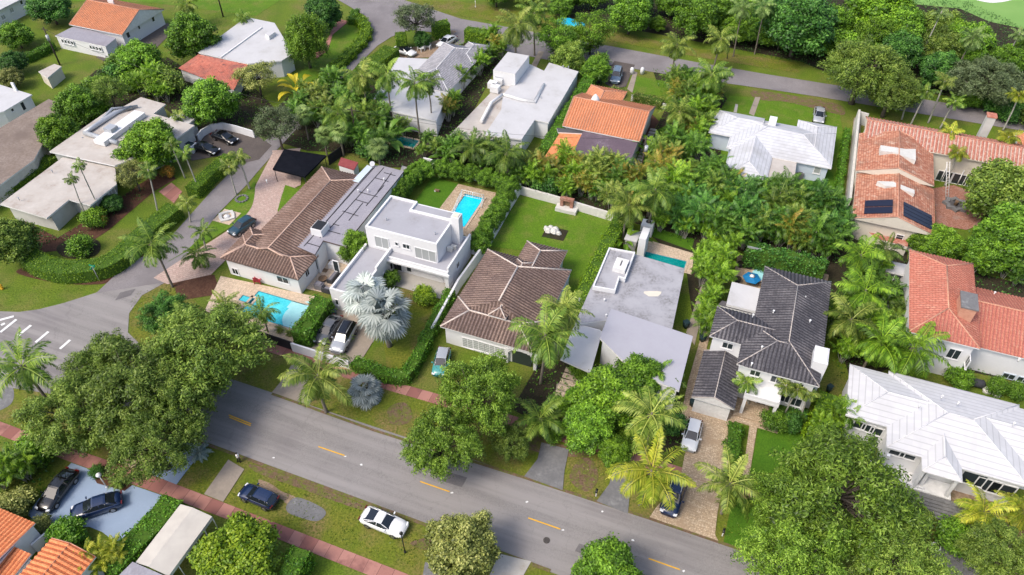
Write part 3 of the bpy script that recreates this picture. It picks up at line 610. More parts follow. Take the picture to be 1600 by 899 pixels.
class House:
    def __init__(s, name, label, px, cat='house', wall='white', z=0):
        s.loc = P(px[0], px[1], z); s.loc.z = 0; s.e = empty(name, s.loc, label, cat); s.wall = wall; s.w = MB(); s.r = []; s.caps = MB(); s.capm = 'cap_white'; s.fas = MB(); s.fasm = 'fascia'; s.k = 0; s.zmax = 99
    def walls(s, rect, z1, z0=-.1, inset=0):
        a0, b0, a1, b1 = rect; s.k += 1; j = .003 * s.k
        s.w.rbox((a0 + inset + j, b0 + inset + j, a1 - inset - j, b1 - inset - j), z0, z1 - j)
    def wallpoly(s, px, z, z0=-.1, inset=None):
        s.w.prism([P(x, y, z) for x, y in px], z0, z)
    def slope(s, m, poly, rib, amp=.055):
        """one tiled plane with raised ribs running down it"""
        poly = [Vector(p) for p in poly]; n = (poly[1] - poly[0]).cross(poly[2] - poly[0]).normalized()
        if n.z < 0: poly = poly[::-1]; n = -n
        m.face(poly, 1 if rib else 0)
        if not rib: return
        h = Vector((0, 0, 1)).cross(n).normalized(); d = h.cross(n); o = poly[0]; q = [((p - o).dot(h), (p - o).dot(d)) for p in poly]; u = min(x for x, _ in q) + rib / 2; um = max(x for x, _ in q)
        while u < um:
            v = []
            for i in range(len(q)):
                (x1, y1), (x2, y2) = q[i], q[(i + 1) % len(q)]
                if (x1 <= u < x2) or (x2 <= u < x1): v.append(y1 + (y2 - y1) * (u - x1) / (x2 - x1))
            if len(v) >= 2:
                v0, v1 = min(v), max(v); f = lambda x, y, z: o + h * x + d * y + n * z; w_ = rib * .33
                if v1 - v0 > .15:
                    a = [f(u - w_, v0, 0), f(u - w_ * .45, v0, amp), f(u + w_ * .45, v0, amp), f(u + w_, v0, 0)]; b = [f(u - w_, v1, 0), f(u - w_ * .45, v1, amp), f(u + w_ * .45, v1, amp), f(u + w_, v1, 0)]
                    for i in range(3): m.face([a[i], a[i + 1], b[i + 1], b[i]])
                    m.face(a); m.face(b[::-1])
            u += rib
    def hip(s, rect, ze, pitch=.42, axis='a', h0=True, h1=True, rib=.32, mat='t_brown', cap=.11, th=.16, walls=True, inset=.45, zr=None, amp=.085, gcap=True, nocap=(), hin=(None, None)):
        a0, b0, a1, b1 = rect; s.k += 1; ze += .004 * s.k
        hw = (b1 - b0) / 2 if axis == 'a' else (a1 - a0) / 2; zr = zr or ze + pitch * hw; m = MB()
        f = (lambda l, c, z: W(l, c, z)) if axis == 'a' else (lambda l, c, z: W(c, l, z))
        l0, l1, c0, c1 = (a0, a1, b0, b1) if axis == 'a' else (b0, b1, a0, a1); cm = (c0 + c1) / 2
        r0 = l0 + ((hin[0] or hw) if h0 else 0); r1 = l1 - ((hin[1] or hw) if h1 else 0)
        if r1 < r0: r0 = r1 = (l0 + l1) / 2
        E = [f(l0, c0, ze), f(l1, c0, ze), f(l1, c1, ze), f(l0, c1, ze)]; G0, G1 = f(r0, cm, zr), f(r1, cm, zr)
        S = [[E[0], E[1], G1, G0], [E[2], E[3], G0, G1]]
        if h0: S.append([E[3], E[0], G0])
        if h1: S.append([E[1], E[2], G1])
        for p in S:
            if (Vector(p[0]) - Vector(p[-1])).length < .01: p = p[:-1]
            p = [q for i, q in enumerate(p) if (q - p[i - 1]).length > .01]
            s.slope(m, p, rib, amp)
        D = Vector((0, 0, -th)); dd = [p + D for p in E]
        for i in range(4): s.fas.face([E[i], dd[i], dd[(i + 1) % 4], E[(i + 1) % 4]])
        s.fas.face([p for p in dd]); 
        for hh, L_, G in ((h0, l0, G0), (h1, l1, G1)):
            if not hh: 
                p, q = f(L_, c0, ze), f(L_, c1, ze); s.fas.face([p, q, G]); ins = .0
        if cap:
            ln = [(G0, G1)] if (G1 - G0).length > .05 else []
            if h0: ln += [(G0, E[0]), (G0, E[3])]
            if h1: ln += [(G1, E[1]), (G1, E[2])]
            if not h0 and gcap: ln += [(G0, E[0]), (G0, E[3])]
            if not h1 and gcap: ln += [(G1, E[1]), (G1, E[2])]
            ln = [l_ for i_, l_ in enumerate(ln) if i_ not in nocap]
            for p, q in ln: s.caps.tube([p + Vector((0, 0, .03)), q + Vector((0, 0, .03))], cap, 6)
        s.r.append((m, mat))
        if walls: s.walls(rect, ze - th + .02, inset=inset)
        return (a0, b0, a1, b1, ze, zr)
    def slab(s, px, z, mat='whiteroof', th=.25, walls=True, grid=False, inset=0, z2=None):
        pts = [P(x, y, z) for x, y in px]
        if grid: a0, b0, a1, b1 = rc(z, *px); pts = [W(a0, b0), W(a1, b0), W(a1, b1), W(a0, b1)]
        s.k += 1; zz = z + .003 * s.k; m = MB(); n = len(pts)
        ar = sum(pts[i].x * pts[(i + 1) % n].y - pts[(i + 1) % n].x * pts[i].y for i in range(n))
        if ar < 0: pts = pts[::-1]
        m.face([(p.x, p.y, zz) for p in pts]); s.r.append((m, mat))
        for i in range(n):
            p, q = pts[i], pts[(i + 1) % n]; s.fas.face([(p.x, p.y, zz - th), (q.x, q.y, zz - th), (q.x, q.y, zz), (p.x, p.y, zz)])
        s.fas.face([(p.x, p.y, zz - th) for p in pts[::-1]])
        if walls:
            c = sum((Vector((p.x, p.y, 0)) for p in pts), Vector()) / n; w_ = []
            for p in pts:
                d = c - Vector((p.x, p.y, 0)); w_.append(Vector((p.x, p.y, 0)) + d.normalized() * inset)
            s.w.prism(w_, -.1, zz - th + .01)
        return pts, zz
    def parapet(s, px, z, h=.35, t=.28, z0=None, closed=True, grid=False):
        pts = [P(x, y, z) for x, y in px]
        if grid: a0, b0, a1, b1 = rc(z, *px); pts = [W(a0, b0), W(a1, b0), W(a1, b1), W(a0, b1)]
        n = len(pts)
        for i in range(n if closed else n - 1):
            p, q = pts[i].copy(), pts[(i + 1) % n].copy(); s.k += 1; p.z = q.z = 0; d = (q - p).normalized(); zl = -.1 if z0 is None else z0
            s.w.box((p + q) / 2 + Vector((0, 0, (zl + z + h - .002 * s.k) / 2)), d * ((q - p).length / 2 + t / 2 - .001 * s.k), Vector((-d.y, d.x, 0)) * t / 2, Vector((0, 0, (z + h - .002 * s.k - zl) / 2)))
    def onwall(s, side, c, px, py):
        d = ray(px, py); o = Vector((0, 0, CAMH)); ax = A if side in 'EW' else B
        t = (c - o.dot(ax)) / d.dot(ax); v = o + d * t; return v
    def win(s, side, c, px, py, w, h, mull=1, pane='glass', name='window', frame='white', sill=True, bars=0):
        v = s.onwall(side, c, px, py); out = {'S': -B, 'N': B, 'E': A, 'W': -A}[side]; al = A if side in 'SN' else B; Z = Vector((0, 0, 1)); m = MB(); v = v + out * .02
        z = min(max(v.z, h / 2 + .05), s.zmax - h / 2); v = Vector((v.x, v.y, z)); t = .06
        for sx in (-1, 1): m.box(v + al * sx * (w / 2), al * t, out * .06, Z * (h / 2 + t))
        for sz in (-1, 1): m.box(v + Z * sz * (h / 2), al * (w / 2 - t), out * .055, Z * t)
        for k in range(1, mull): m.box(v + al * (k / mull - .5) * w, al * .035, out * .045, Z * (h / 2 - t))
        for k in range(1, bars + 1): m.box(v + Z * (k / (bars + 1) - .5) * h, al * (w / 2 - t), out * .04, Z * .025)
        if sill: m.box(v - Z * (h / 2 + t + .04), al * (w / 2 + .12), out * .12, Z * .04)
        f = m.build(name, MT[frame], s.e); m = MB(); m.box(v, al * (w / 2 - t * .5), out * .03, Z * (h / 2 - t * .5)); o = m.build('pane', MT[pane], f, off=tuple(s.e.location)); return f
    def part(s, name, m, mat, parent=None): return m.build(name, MT[mat], parent or s.e, off=tuple(s.e.location))
    def box(s, name, rect, z0, z1, mat): m = MB(); m.rbox(rect, z0, z1); return s.part(name, m, mat)
    def vents(s, pts, z, mat='whitem'):
        for x, y in pts:
            m = MB(); p = P(x, y, z); p.z = z - .15; m.cyl(p, .07, .5, 8); m.cyl(p + Vector((0, 0, .5)), .13, .08, 8); s.part('roof_vent', m, mat)
    def done(s):
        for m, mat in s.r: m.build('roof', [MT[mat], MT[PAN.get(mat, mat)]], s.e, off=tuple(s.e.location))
        s.part('wall', s.w, s.wall); s.part('ridge_cap', s.caps, s.capm); s.part('fascia', s.fas, s.fasm)
        return s.e
def garden_wall(px, h, label, mat='white', t=.22, name='garden_wall', cat='wall', wave=0, piers=0, cap=None):
    pts = [P(x, y) for x, y in px]; o = pts[0].copy(); m = MB(); k = 0
    for p, q in zip(pts, pts[1:]):
        k += 1; d = (q - p).normalized(); n = Vector((-d.y, d.x, 0)); Z = Vector((0, 0, 1)); L_ = (q - p).length
        if wave:
            ns = max(2, int(L_ / .25))
            for i in range(ns):
                hh = h - wave * abs(math.sin((i + .5) * .25 / wave * .55)); m.box(p + d * L_ * (i + .5) / ns + Z * hh / 2, d * L_ / ns / 2, n * t / 2, Z * hh / 2)
        else: m.box((p + q) / 2 + Z * (h / 2 - .002 * k), d * (L_ / 2 + t / 2 - .002 * k), n * (t / 2 - .001 * k), Z * h / 2)
        if piers:
            for i in range(int(L_ / piers) + 1): m.box(p + d * min(L_, i * piers) + Z * (h / 2 + .06), d * (t * .8), n * (t * .8), Z * (h / 2 + .06))
    ob = m.build(name, MT[mat], None, off=tuple(o)); ob.location = o; return tag(ob, label, cat)
def rail_fence(px, h, label, mat='whitem', sp=.35, name='pool_fence'):
    pts = [P(x, y) for x, y in px]; e = empty(name, pts[0].copy(), label, 'fence'); m = MB(); r = MB(); Z = Vector((0, 0, 1))
    for p, q in zip(pts, pts[1:]):
        n = max(1, int((q - p).length / sp))
        for i in range(n + 1): 
            b = p.lerp(q, i / n); wd = .045 if i % 5 == 0 else .018; m.box(b + Z * h / 2, A * wd, B * wd, Z * h / 2)
        for z in (h, .15): r.tube([p + Z * z, q + Z * z], .035, 6)
    m.build('posts', MT[mat], e); r.build('rail', MT[mat], e); return e
def pool(px, label, wat, cop='cream', z=.05, steps=None, grid=True, cw=.35):
    a0, b0, a1, b1 = rc(0, *px); pts = [W(a0, b0), W(a1, b0), W(a1, b1), W(a0, b1)]; loc = W((a0 + a1) / 2, (b0 + b1) / 2)
    e = empty('swimming_pool', loc, label, 'pool'); m = MB()
    for r in ((a0 - cw, b0 - cw, a1 + cw, b0), (a0 - cw, b1, a1 + cw, b1 + cw), (a0 - cw, b0, a0, b1), (a1, b0, a1 + cw, b1)): m.rbox(r, 0, .16)
    m.build('coping', MT[cop], e); m = MB()
    for r in ((a0, b0, a1, b0 + .12), (a0, b1 - .12, a1, b1), (a0, b0 + .12, a0 + .12, b1 - .12), (a1 - .12, b0 + .12, a1, b1 - .12)): m.rbox(r, .01, .1)
    m.build('waterline_tiles', MT['pooltile'], e); m = MB(); m.face([(p.x, p.y, .08) for p in pts]); m.build('water', MT[wat], e)
    return e, (a0, b0, a1, b1)
# ---------------------------------------------------------------- ground, streets, paths
m = MB(); m.face([(-900, -200, 0), (900, -200, 0), (900, 1500, 0), (-900, 1500, 0)]); tag(m.build('ground', MT['grass']), kind='structure')
G = ground
fy = lambda x: 472.5 + .333 * x
ny = lambda x: 577.8 + .368 * x
G('main_road', [(-250, 480), (-60, 483), (0, 487), (30, 488), (60, 484), (100, 474), (150, 458), (178, 440), (262, 440), (222, 462), (202, 490), (200, 520), (230, 549)] + [(x, fy(x)) for x in (300, 425, 584, 819, 1015, 1197, 1450, 1700)] + [(1700, ny(1700)), (1300, ny(1300))] + [(x, ny(x)) for x in (1000, 780, 655, 400, 260, 120)] + [(0, 604), (-250, 560)], 'asphalt', 3)
G('side_street', [(150, 459), (200, 412), (250, 390), (290, 345), (330, 300), (368, 262), (405, 232), (440, 190), (497, 122), (540, 88), (566, 62), (578, 42), (572, 26), (545, 10), (510, -10), (600, -10), (720, 30), (860, 55), (950, 72), (1100, 100), (1200, 117), (1420, 152), (1640, 188), (1640, 212), (1400, 172), (1280, 152), (1200, 140), (1072, 122), (960, 103), (860, 95), (800, 83), (720, 56), (640, 47), (612, 58), (590, 72), (545, 116), (470, 195), (430, 238), (400, 272), (385, 290), (340, 335), (300, 388), (262, 441)], 'street', 4)
G('parking_court', [(262, 222), (300, 205), (330, 200), (395, 208), (425, 228), (405, 250), (372, 258), (345, 244), (300, 252)], 'darkpave', 5)
G('far_verge', [(555, -12), (700, 22), (860, 47), (1100, 91), (1250, 115), (1250, 99), (1060, 72), (860, 25), (700, 0), (610, -12)], 'verge', 2)
G('near_far_verge', [(200, 480), (215, 455), (262, 441), (290, 452), (330, 500), (437, 545), (640, 607), (950, 700), (1125, 757), (1210, 785), (1197, 871), (1015, 809), (819, 745), (584, 671), (425, 614), (300, 572), (205, 535)], 'verge', 1)
G('bottom_verge', [(-60, 575), (120, 622), (400, 725), (655, 819), (860, 894), (860, 960), (640, 899), (350, 786), (232, 741), (-60, 634)], 'verge', 1)
G('golf_course', [(1050, -70), (1740, -70), (1740, 70), (1600, 46), (1545, 34), (1500, 14), (1400, 4), (1200, -6), (1050, -20)], 'golf', 3)
G('sand_bunker', [(1515, -6), (1540, 4), (1570, 3), (1600, -8), (1560, -16)], 'whiteline', 4, smooth=True)
G('sidewalk', [(-60, 634), (0, 659), (112, 701), (232, 741), (350, 786), (640, 899), (760, 945), (700, 945), (575, 899), (400, 829), (257, 775), (112, 723), (0, 681), (-60, 658)], 'redwalk', 4)
strip('sidewalk', [(400, 536), (437, 548), (540, 583), (640, 612), (780, 652), (950, 704), (1075, 743), (1125, 757), (1240, 797)], 1.5, 'redwalk', 4, False)
# driveways and aprons
G('driveway', [(425, 614), (484, 634), (487, 600), (470, 566), (455, 572), (440, 596)], 'concrete', 6)
G('driveway', [(819, 745), (879, 767), (882, 736), (889, 703), (846, 692), (840, 718)], 'greyconc', 6)
G('driveway', [(932, 784), (981, 804), (984, 770), (996, 735), (962, 722), (952, 757)], 'greyconc', 6)
G('driveway', [(1015, 809), (1122, 846), (1117, 836), (1121, 800), (1129, 762), (1062, 742), (1046, 770), (1024, 795)], 'tanpave', 6)
G('driveway', [(1064, 742), (1131, 762), (1139, 715), (1150, 640), (1087, 618), (1110, 520), (1098, 517), (1074, 600), (1062, 660), (1072, 700)], 'tanpave', 5)
G('garden_path', [(1160, 745), (1170, 748), (1183, 668), (1171, 664)], 'tanpave', 7)
G('front_step', [(1160, 640), (1200, 652), (1196, 664), (1156, 652)], 'tanpave', 8)
G('driveway', [(233, 741), (285, 690), (322, 699), (299, 728), (276, 758)], 'blueconc', 6)
G('driveway', [(112, 724), (140, 734), (152, 756), (195, 768), (207, 759), (257, 776), (248, 790), (235, 806), (212, 835), (190, 845), (178, 846), (160, 832), (140, 824), (118, 825), (100, 834), (80, 850), (66, 848), (70, 826), (55, 815), (43, 804), (75, 762)], 'blueconc', 5)
G('flower_bed', [(140, 734), (158, 744), (207, 759), (195, 768), (152, 756)], 'redsoil', 6)
G('driveway', [(319, 773), (357, 719), (382, 734), (349, 785)], 'concrete', 6)
G('pebble_bed', [(178, 722), (232, 741), (268, 700), (240, 690)], 'tanpave', 3)
G('driveway', [(780, 866), (830, 878), (815, 905), (800, 925), (760, 910)], 'paleconc', 6)
G('driveway', [(664, 880), (690, 862), (712, 870), (690, 905), (660, 905)], 'greyconc', 6)
G('dirt_patch', [(448, 790), (462, 778), (484, 784), (506, 796), (508, 806), (494, 815), (468, 809), (450, 801)], 'greyconc', 3, smooth=True)
G('dirt_patch', [(404, 750), (424, 757), (440, 768), (462, 778), (452, 790), (436, 778), (412, 768)], 'sand', 2, smooth=True)
G('dirt_patch', [(606, 640), (628, 629), (642, 640), (640, 660), (612, 664)], 'worn', 3, smooth=True)
G('dirt_patch', [(890, 742), (908, 716), (928, 722), (934, 750), (918, 768), (898, 760)], 'worn', 3, smooth=True)
G('dirt_patch', [(-40, 606), (10, 600), (22, 614), (12, 636), (-40, 650)], 'greyconc', 2, smooth=True)
G('dirt_patch', [(1175, 142), (1240, 150), (1310, 164), (1318, 180), (1280, 172), (1230, 160), (1185, 156)], 'worn', 3, smooth=True)
G('dirt_patch', [(690, 838), (740, 850), (700, 866), (640, 850)], 'worn', 2, smooth=True)
G('dirt_patch', [(395, 726), (470, 752), (560, 786), (640, 815), (560, 796), (470, 764), (400, 738)], 'worn', 2, smooth=True)
G('dirt_patch', [(760, 655), (860, 690), (930, 710), (860, 712), (770, 680)], 'worn', 2, smooth=True)
G('garden_bed', [(25, 425), (60, 437), (120, 445), (175, 441), (215, 415), (255, 382), (200, 395), (130, 420), (60, 415)], 'redsoil', 2, smooth=True)
# marks on the road
ML = [((x, y), (x2, y2), .13, 'yellow') for x, y, x2, y2 in ((357, 650, 392, 664), (358, 653.5, 391, 666.8), (497, 699.5, 538, 713.5), (656, 754, 702, 770), (825, 811, 875, 828.5), (1013, 874.5, 1062, 892))]
mm = MB()
for (p, q, t, k) in ML:
    a, b = P(*p), P(*q); d = (b - a).normalized(); n = Vector((-d.y, d.x, 0)); 
    for off in (-.14, .14): mm.face([(v.x, v.y, .085) for v in (a - n * (t - off) * .9, b - n * (t - off) * .9, b + n * (t + off) * .55, a + n * (t + off) * .55)][:4]) if off > 0 else None
tag(mm.build('centre_line', MT['yellow']), kind='structure')
mm = MB()
for x, y, x2, y2 in ((0, 501, 22, 495), (1, 520, 26, 500), (29, 525, 49, 509), (56, 536, 76, 519), (94, 546, 110, 532), (2, 509, 8, 506)):
    a, b = P(x, y), P(x2, y2); d = (b - a).normalized(); n = Vector((-d.y, d.x, 0)) * .2; mm.face([(v.x, v.y, .085) for v in (a - n, b - n, b + n, a + n)])
tag(mm.build('road_marking', MT['whiteline']), kind='structure')
mm = MB(); rnd = random.Random(4)
for x, y in ((428, 716), (565, 727), (823, 785), (706, 771), (880, 829), (941, 800), (989, 845), (1068, 893), (540, 714)):
    p = P(x, y); m_ = [Vector((math.cos(i) * rnd.uniform(.1, .22), math.sin(i) * rnd.uniform(.07, .16), 0)) for i in (0, 1.1, 2.2, 3.3, 4.4, 5.4)]; mm.face([(p.x + v.x, p.y + v.y, .087) for v in m_])
tag(mm.build('paint_spots', MT['whiteline']), kind='structure')
# planted beds and lawns of the plots
G('planting_bed', [(640, 262), (700, 250), (830, 240), (985, 250), (1130, 255), (1240, 300), (1330, 330), (1420, 380), (1400, 560), (1330, 600), (1296, 480), (1288, 436), (1150, 390), (1112, 470), (1085, 520), (1072, 420), (1000, 352), (955, 336), (812, 298)], 'soil', 1)
G('planting_bed', [(395, 210), (470, 130), (600, 130), (640, 190), (760, 215), (800, 240), (700, 262), (600, 262), (560, 240), (480, 236)], 'soil', 1)
G('planting_bed', [(705, 62), (770, 60), (880, 60), (960, 100), (935, 140), (905, 110), (830, 70), (790, 80), (720, 210), (690, 200)], 'soil', 1)
G('planting_bed', [(1020, 110), (1110, 120), (1140, 160), (1125, 250), (1010, 290), (1000, 250), (1040, 170)], 'soil', 1)
G('planting_bed', [(860, 22), (1250, 96), (1330, 130), (1700, 180), (1700, 40), (1480, -30), (860, -40)], 'soil', 1)
G('planting_bed', [(150, 110), (262, 90), (310, 120), (390, 130), (440, 180), (400, 208), (300, 200), (230, 150), (70, 230), (60, 190)], 'soil', 1)
G('planting_bed', [(1340, 600), (1421, 560), (1600, 600), (1700, 640), (1700, 470), (1420, 400), (1400, 470)], 'soil', 1)
G('planting_bed', [(900, 560), (1060, 610), (1075, 690), (1040, 740), (960, 700), (860, 672), (800, 640), (840, 570)], 'soil', 2)
G('lawn', [(766, 386), (812, 305), (955, 342), (985, 350), (900, 480), (862, 470), (885, 400)], 'lawn', 3)
G('lawn', [(660, 300), (676, 276), (716, 288), (682, 334), (640, 325)], 'lawn2', 3)
G('lawn', [(607, 455), (640, 450), (692, 470), (650, 570), (606, 585), (600, 540)], 'verge', 3)
G('lawn', [(985, 118), (1102, 138), (1060, 165), (988, 150)], 'lawn', 2)
G('lawn', [(1140, 150), (1310, 165), (1320, 230), (1306, 300), (1240, 310), (1236, 290), (1130, 270), (1120, 180)], 'lawn', 2)
G('lawn', [(1240, 262), (1300, 270), (1316, 320), (1230, 325)], 'lawn2', 3)
G('lawn', [(1000, 215), (1045, 195), (1040, 260), (998, 262)], 'lawn2', 2)
G('lawn', [(1130, 850), (1140, 800), (1150, 760), (1190, 770), (1200, 872)], 'lawn2', 2)
G('lawn', [(1185, 668), (1260, 680), (1250, 740), (1172, 740)], 'lawn2', 3)
G('lawn', [(575, 130), (520, 175), (440, 190), (460, 120), (500, 90), (520, 50), (560, 30), (572, 60)], 'lawn', 2)
G('garden_bed', [(38, 345), (90, 372), (160, 330), (215, 290), (262, 262), (275, 280), (240, 300), (170, 360), (125, 390), (60, 395)], 'redsoil', 2)
G('garden_bed', [(90, 385), (125, 370), (155, 378), (152, 398), (120, 405), (96, 400)], 'soil', 3, smooth=True)
G('path', [(248, 300), (268, 286), (285, 300), (272, 318)], 'redwalk', 3)
G('garden_bed', [(265, 430), (335, 430), (345, 460), (280, 470)], 'redsoil', 3)
G('garden_bed', [(700, 72), (770, 72), (760, 90), (700, 90)], 'sand', 2)
G('garden_bed', [(945, 160), (1010, 170), (1030, 190), (1000, 240), (985, 215)], 'redsoil', 2)
G('path', [(1170, 178), (1180, 152), (1188, 153), (1178, 182)], 'concrete', 4)
G('path', [(1146, 176), (1149, 163), (1153, 164), (1151, 177)], 'paleconc', 4)
G('driveway', [(940, 128), (960, 96), (992, 102), (978, 136), (960, 140)], 'darkpave', 5)
G('path', [(980, 140), (990, 112), (996, 114), (988, 146)], 'concrete', 5)
G('path', [(830, 103), (842, 80), (850, 82), (838, 106)], 'concrete', 5)
G('forecourt', [(610, 95), (625, 80), (690, 62), (706, 48), (728, 52), (725, 66), (680, 90), (640, 92)], 'sand', 5)
G('driveway', [(695, 68), (728, 36), (748, 40), (722, 70)], 'street', 6)
# plot of the long brown roof
G('driveway', [(425, 236), (470, 232), (455, 290), (470, 300), (437, 345), (432, 338), (442, 300), (446, 290)], 'pinkpave', 4)
G('driveway', [(427, 238), (400, 290), (390, 325), (370, 352), (330, 378), (290, 402), (240, 435), (262, 445), (330, 430), (350, 410), (372, 388), (430, 345), (437, 330), (446, 300), (470, 290), (472, 240)], 'pinkpave', 5)
G('grass_island', [(385, 300), (398, 285), (395, 320), (375, 345), (330, 375), (290, 395), (262, 410), (300, 385), (340, 338)], 'lawn', 6, smooth=True)
G('grass_island', [(446, 290), (470, 298), (435, 345), (434, 330), (440, 308)], 'lawn', 7)
G('pool_terrace', [(345, 432), (520, 470), (515, 490), (462, 540), (440, 536), (320, 486)], 'cream', 4)
G('patio', [(482, 420), (552, 385), (560, 420), (522, 462), (470, 450)], 'cream', 5)
G('pool_deck', [(716, 288), (775, 302), (764, 345), (742, 386), (730, 372), (680, 335)], 'tanpave', 4)
G('driveway', [(596, 415), (706, 440), (695, 470), (620, 448), (590, 450)], 'paleconc', 5)
G('driveway', [(515, 500), (527, 480), (575, 498), (592, 520), (562, 568), (545, 572), (465, 540)], 'concrete', 4)
G('side_yard', [(702, 452), (742, 402), (752, 405), (712, 462)], 'concrete', 5)
G('path', [(606, 456), (625, 452), (612, 478), (596, 480)], 'greyconc', 6)
G('stepping_path', [(870, 600), (905, 590), (915, 640), (880, 680), (860, 670)], 'concrete', 5)
G('pool_deck', [(1000, 372), (1085, 397), (1080, 430), (996, 405)], 'cream', 4)
G('side_yard', [(1072, 520), (1088, 470), (1100, 430), (1110, 440), (1085, 540)], 'concrete', 3)
G('patio', [(1152, 398), (1295, 430), (1285, 470), (1142, 470)], 'tanpave', 4)
G('terrace', [(1383, 445), (1415, 450), (1415, 505), (1384, 500)], 'concrete', 4)
G('courtyard', [(1459, 295), (1490, 290), (1530, 305), (1537, 330), (1530, 352), (1510, 360), (1462, 352)], 'brick', 5)
G('side_yard', [(1320, 310), (1334, 185), (1345, 185), (1338, 330)], 'concrete', 5)
G('patio', [(1196, 312), (1238, 318), (1236, 345), (1196, 340)], 'tanpave', 5)
G('front_yard', [(1375, 700), (1450, 735), (1600, 790), (1650, 800), (1620, 860), (1500, 800), (1400, 790), (1370, 730)], 'sand', 4)
G('path', [(1565, 795), (1600, 805), (1600, 850), (1575, 840)], 'brick', 6)
G('driveway', [(150, 90), (262, 36), (270, 50), (245, 75), (200, 98), (170, 100)], 'darkpave', 3)
G('driveway', [(0, 0), (340, -20), (470, -20), (400, 25), (360, 20), (240, 5)], 'lawn', 1)
G('path', [(490, 85), (505, 75), (528, 30), (545, 34), (520, 55), (512, 80), (495, 92)], 'redwalk', 5)
G('dirt_patch', [(1450, 870), (1470, 855), (1510, 870), (1530, 899), (1480, 899)], 'greyconc', 3, smooth=True)
# ---------------------------------------------------------------- buildings
# long brown-tiled house with a patched flat roof behind
h = House('tiled_house', 'long single storey house with brown tiled roof joined to a patched grey flat roof', (450, 400)); h.capm = 'cap_pink'; h.fasm = 'darkfascia'
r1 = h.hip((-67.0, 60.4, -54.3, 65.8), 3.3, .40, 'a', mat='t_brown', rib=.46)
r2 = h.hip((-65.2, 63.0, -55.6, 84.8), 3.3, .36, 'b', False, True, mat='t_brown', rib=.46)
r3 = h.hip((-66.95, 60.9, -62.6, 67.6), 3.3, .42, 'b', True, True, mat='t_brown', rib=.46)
_, z = h.slab([(463, 385), (575, 259), (597, 259), (631, 268), (552, 366), (541, 386), (505, 376), (492, 398)], 4.0, 'membrane', inset=.3)
h.slab([(550, 283), (574, 258), (582, 262), (560, 286)], 4.15, 'paleblue', walls=False)
m = MB()
for x, y, x2, y2 in ((475, 385, 585, 262), (520, 352, 600, 262), (505, 352, 560, 288), (545, 345, 567, 317), (572, 322, 600, 290), (590, 300, 612, 270), (500, 372, 520, 352), (560, 300, 590, 308), (585, 278, 607, 284), (535, 330, 560, 338), (520, 350, 530, 353), (510, 360, 532, 366), (555, 312, 575, 318), (600, 270, 618, 275), (480, 380, 500, 386)):
    p, q = P(x, y, 4.02), P(x2, y2, 4.02); p.z = q.z = 4.04; d = (q - p).normalized(); n = Vector((-d.y, d.x, 0)) * .07; m.box((p + q) / 2, (q - p) / 2, n, Vector((0, 0, .012)))
h.part('roof_seam', m, 'tar')
m = MB(); a0, b0, a1, b1 = rc(4.9, (487, 358), (502, 364), (497, 346)); m.rbox((a0, b0, a1, b1), 3.2, 5.2); h.part('chimney', m, 'white'); m = MB(); m.rbox((a0 + .15, b0 + .15, a1 - .15, b1 - .15), 5.21, 5.32); h.part('chimney_cap', m, 'blackm')
m = MB(); p = P(581, 256, 4.5); m.cyl((p.x, p.y, 3.9), .05, .7, 6); m.tube([(p.x, p.y, 4.5), (p.x + .05, p.y - .12, 4.6), (p.x + .12, p.y - .3, 4.7)], [.05, .3, .42], 12); h.part('satellite_dish', m, 'whitem')
i = .45
for x, y, w_ in ((442, 437, 1.9), (432, 434, .0), (368, 424, 1.0)):
    if w_: h.zmax = 2.8; h.win('S', r1[1] + i, x, y, w_, 1.1, 2)
h.win('E', r1[2] - i, 479, 424, .9, 1.2, 2); h.win('S', rc(3.3, (492, 398))[1] + .3, 520, 391, .9, 2.0, 1, name='door', pane='blackp' if 'blackp' in MT else 'glass', sill=False)
h.win('E', r1[2] - i, 495, 410, .8, 2.0, 1, name='door', sill=False); h.vents([(417, 285), (560, 300), (600, 282), (575, 300)], 4.1); h.done()
# white two-storey modern house
h = House('modern_house', 'white two storey flat-roofed house with balcony ledge, between the two brown-tiled houses', (640, 400)); h.fasm = 'white'
U = rc(7.0, (572, 353), (682, 383), (704, 346), (611, 306)); 
h.w.rbox(U, 0, 6.75); m = MB(); m.rbox((U[0] + .25, U[1] + .25, U[2] - .25, U[3] - .25), 6.6, 6.79); h.r.append((m, 'greyroof'))
a0, b0, a1, b1 = U; nA = a0 + (a1 - a0) * .40; nb = b1 - 1.9
for q in ((a0 - .02, b0 - .02, a1 + .02, b0 + .28), (a0 - .02, b0 + .28, a0 + .26, b1), (a1 - .26, b0 + .28, a1 + .02, nb), (nA, nb - .28, a1 + .023, nb + .002), (nA - .28, nb - .28, nA, b1 + .02), (a0 + .26, b1 - .26, nA - .28, b1 + .017)): h.w.rbox(q, 5, 7.1)
q = (nA + .02, nb + .02, a1 + .06, b1 + .06); h.w.rbox((nA, nb + .003, nA + 2.8, b1 + 1.2), 4.6, 4.9)
Lr = rc(3.7, (607, 397), (701, 425), (732, 371)); Lr = (Lr[0], b0 - 1.5, Lr[2], U[3] - 1.0)
h.w.rbox((Lr[0] + .02, b0 + .04, Lr[2] - .12, Lr[3]), 0, 3.45); h.w.rbox((Lr[0], Lr[1] + .1, Lr[2] - .01, Lr[3] + .003), 3.4, 3.62)
m = MB(); m.rbox((Lr[0] + .2, Lr[1] + .35, Lr[2] - .3, b0 - .03), 3.62, 3.66); m.rbox((a1 + .05, b0 - .03, Lr[2] - .3, Lr[3] - .2), 3.62, 3.66); h.r.append((m, 'greyroof'))
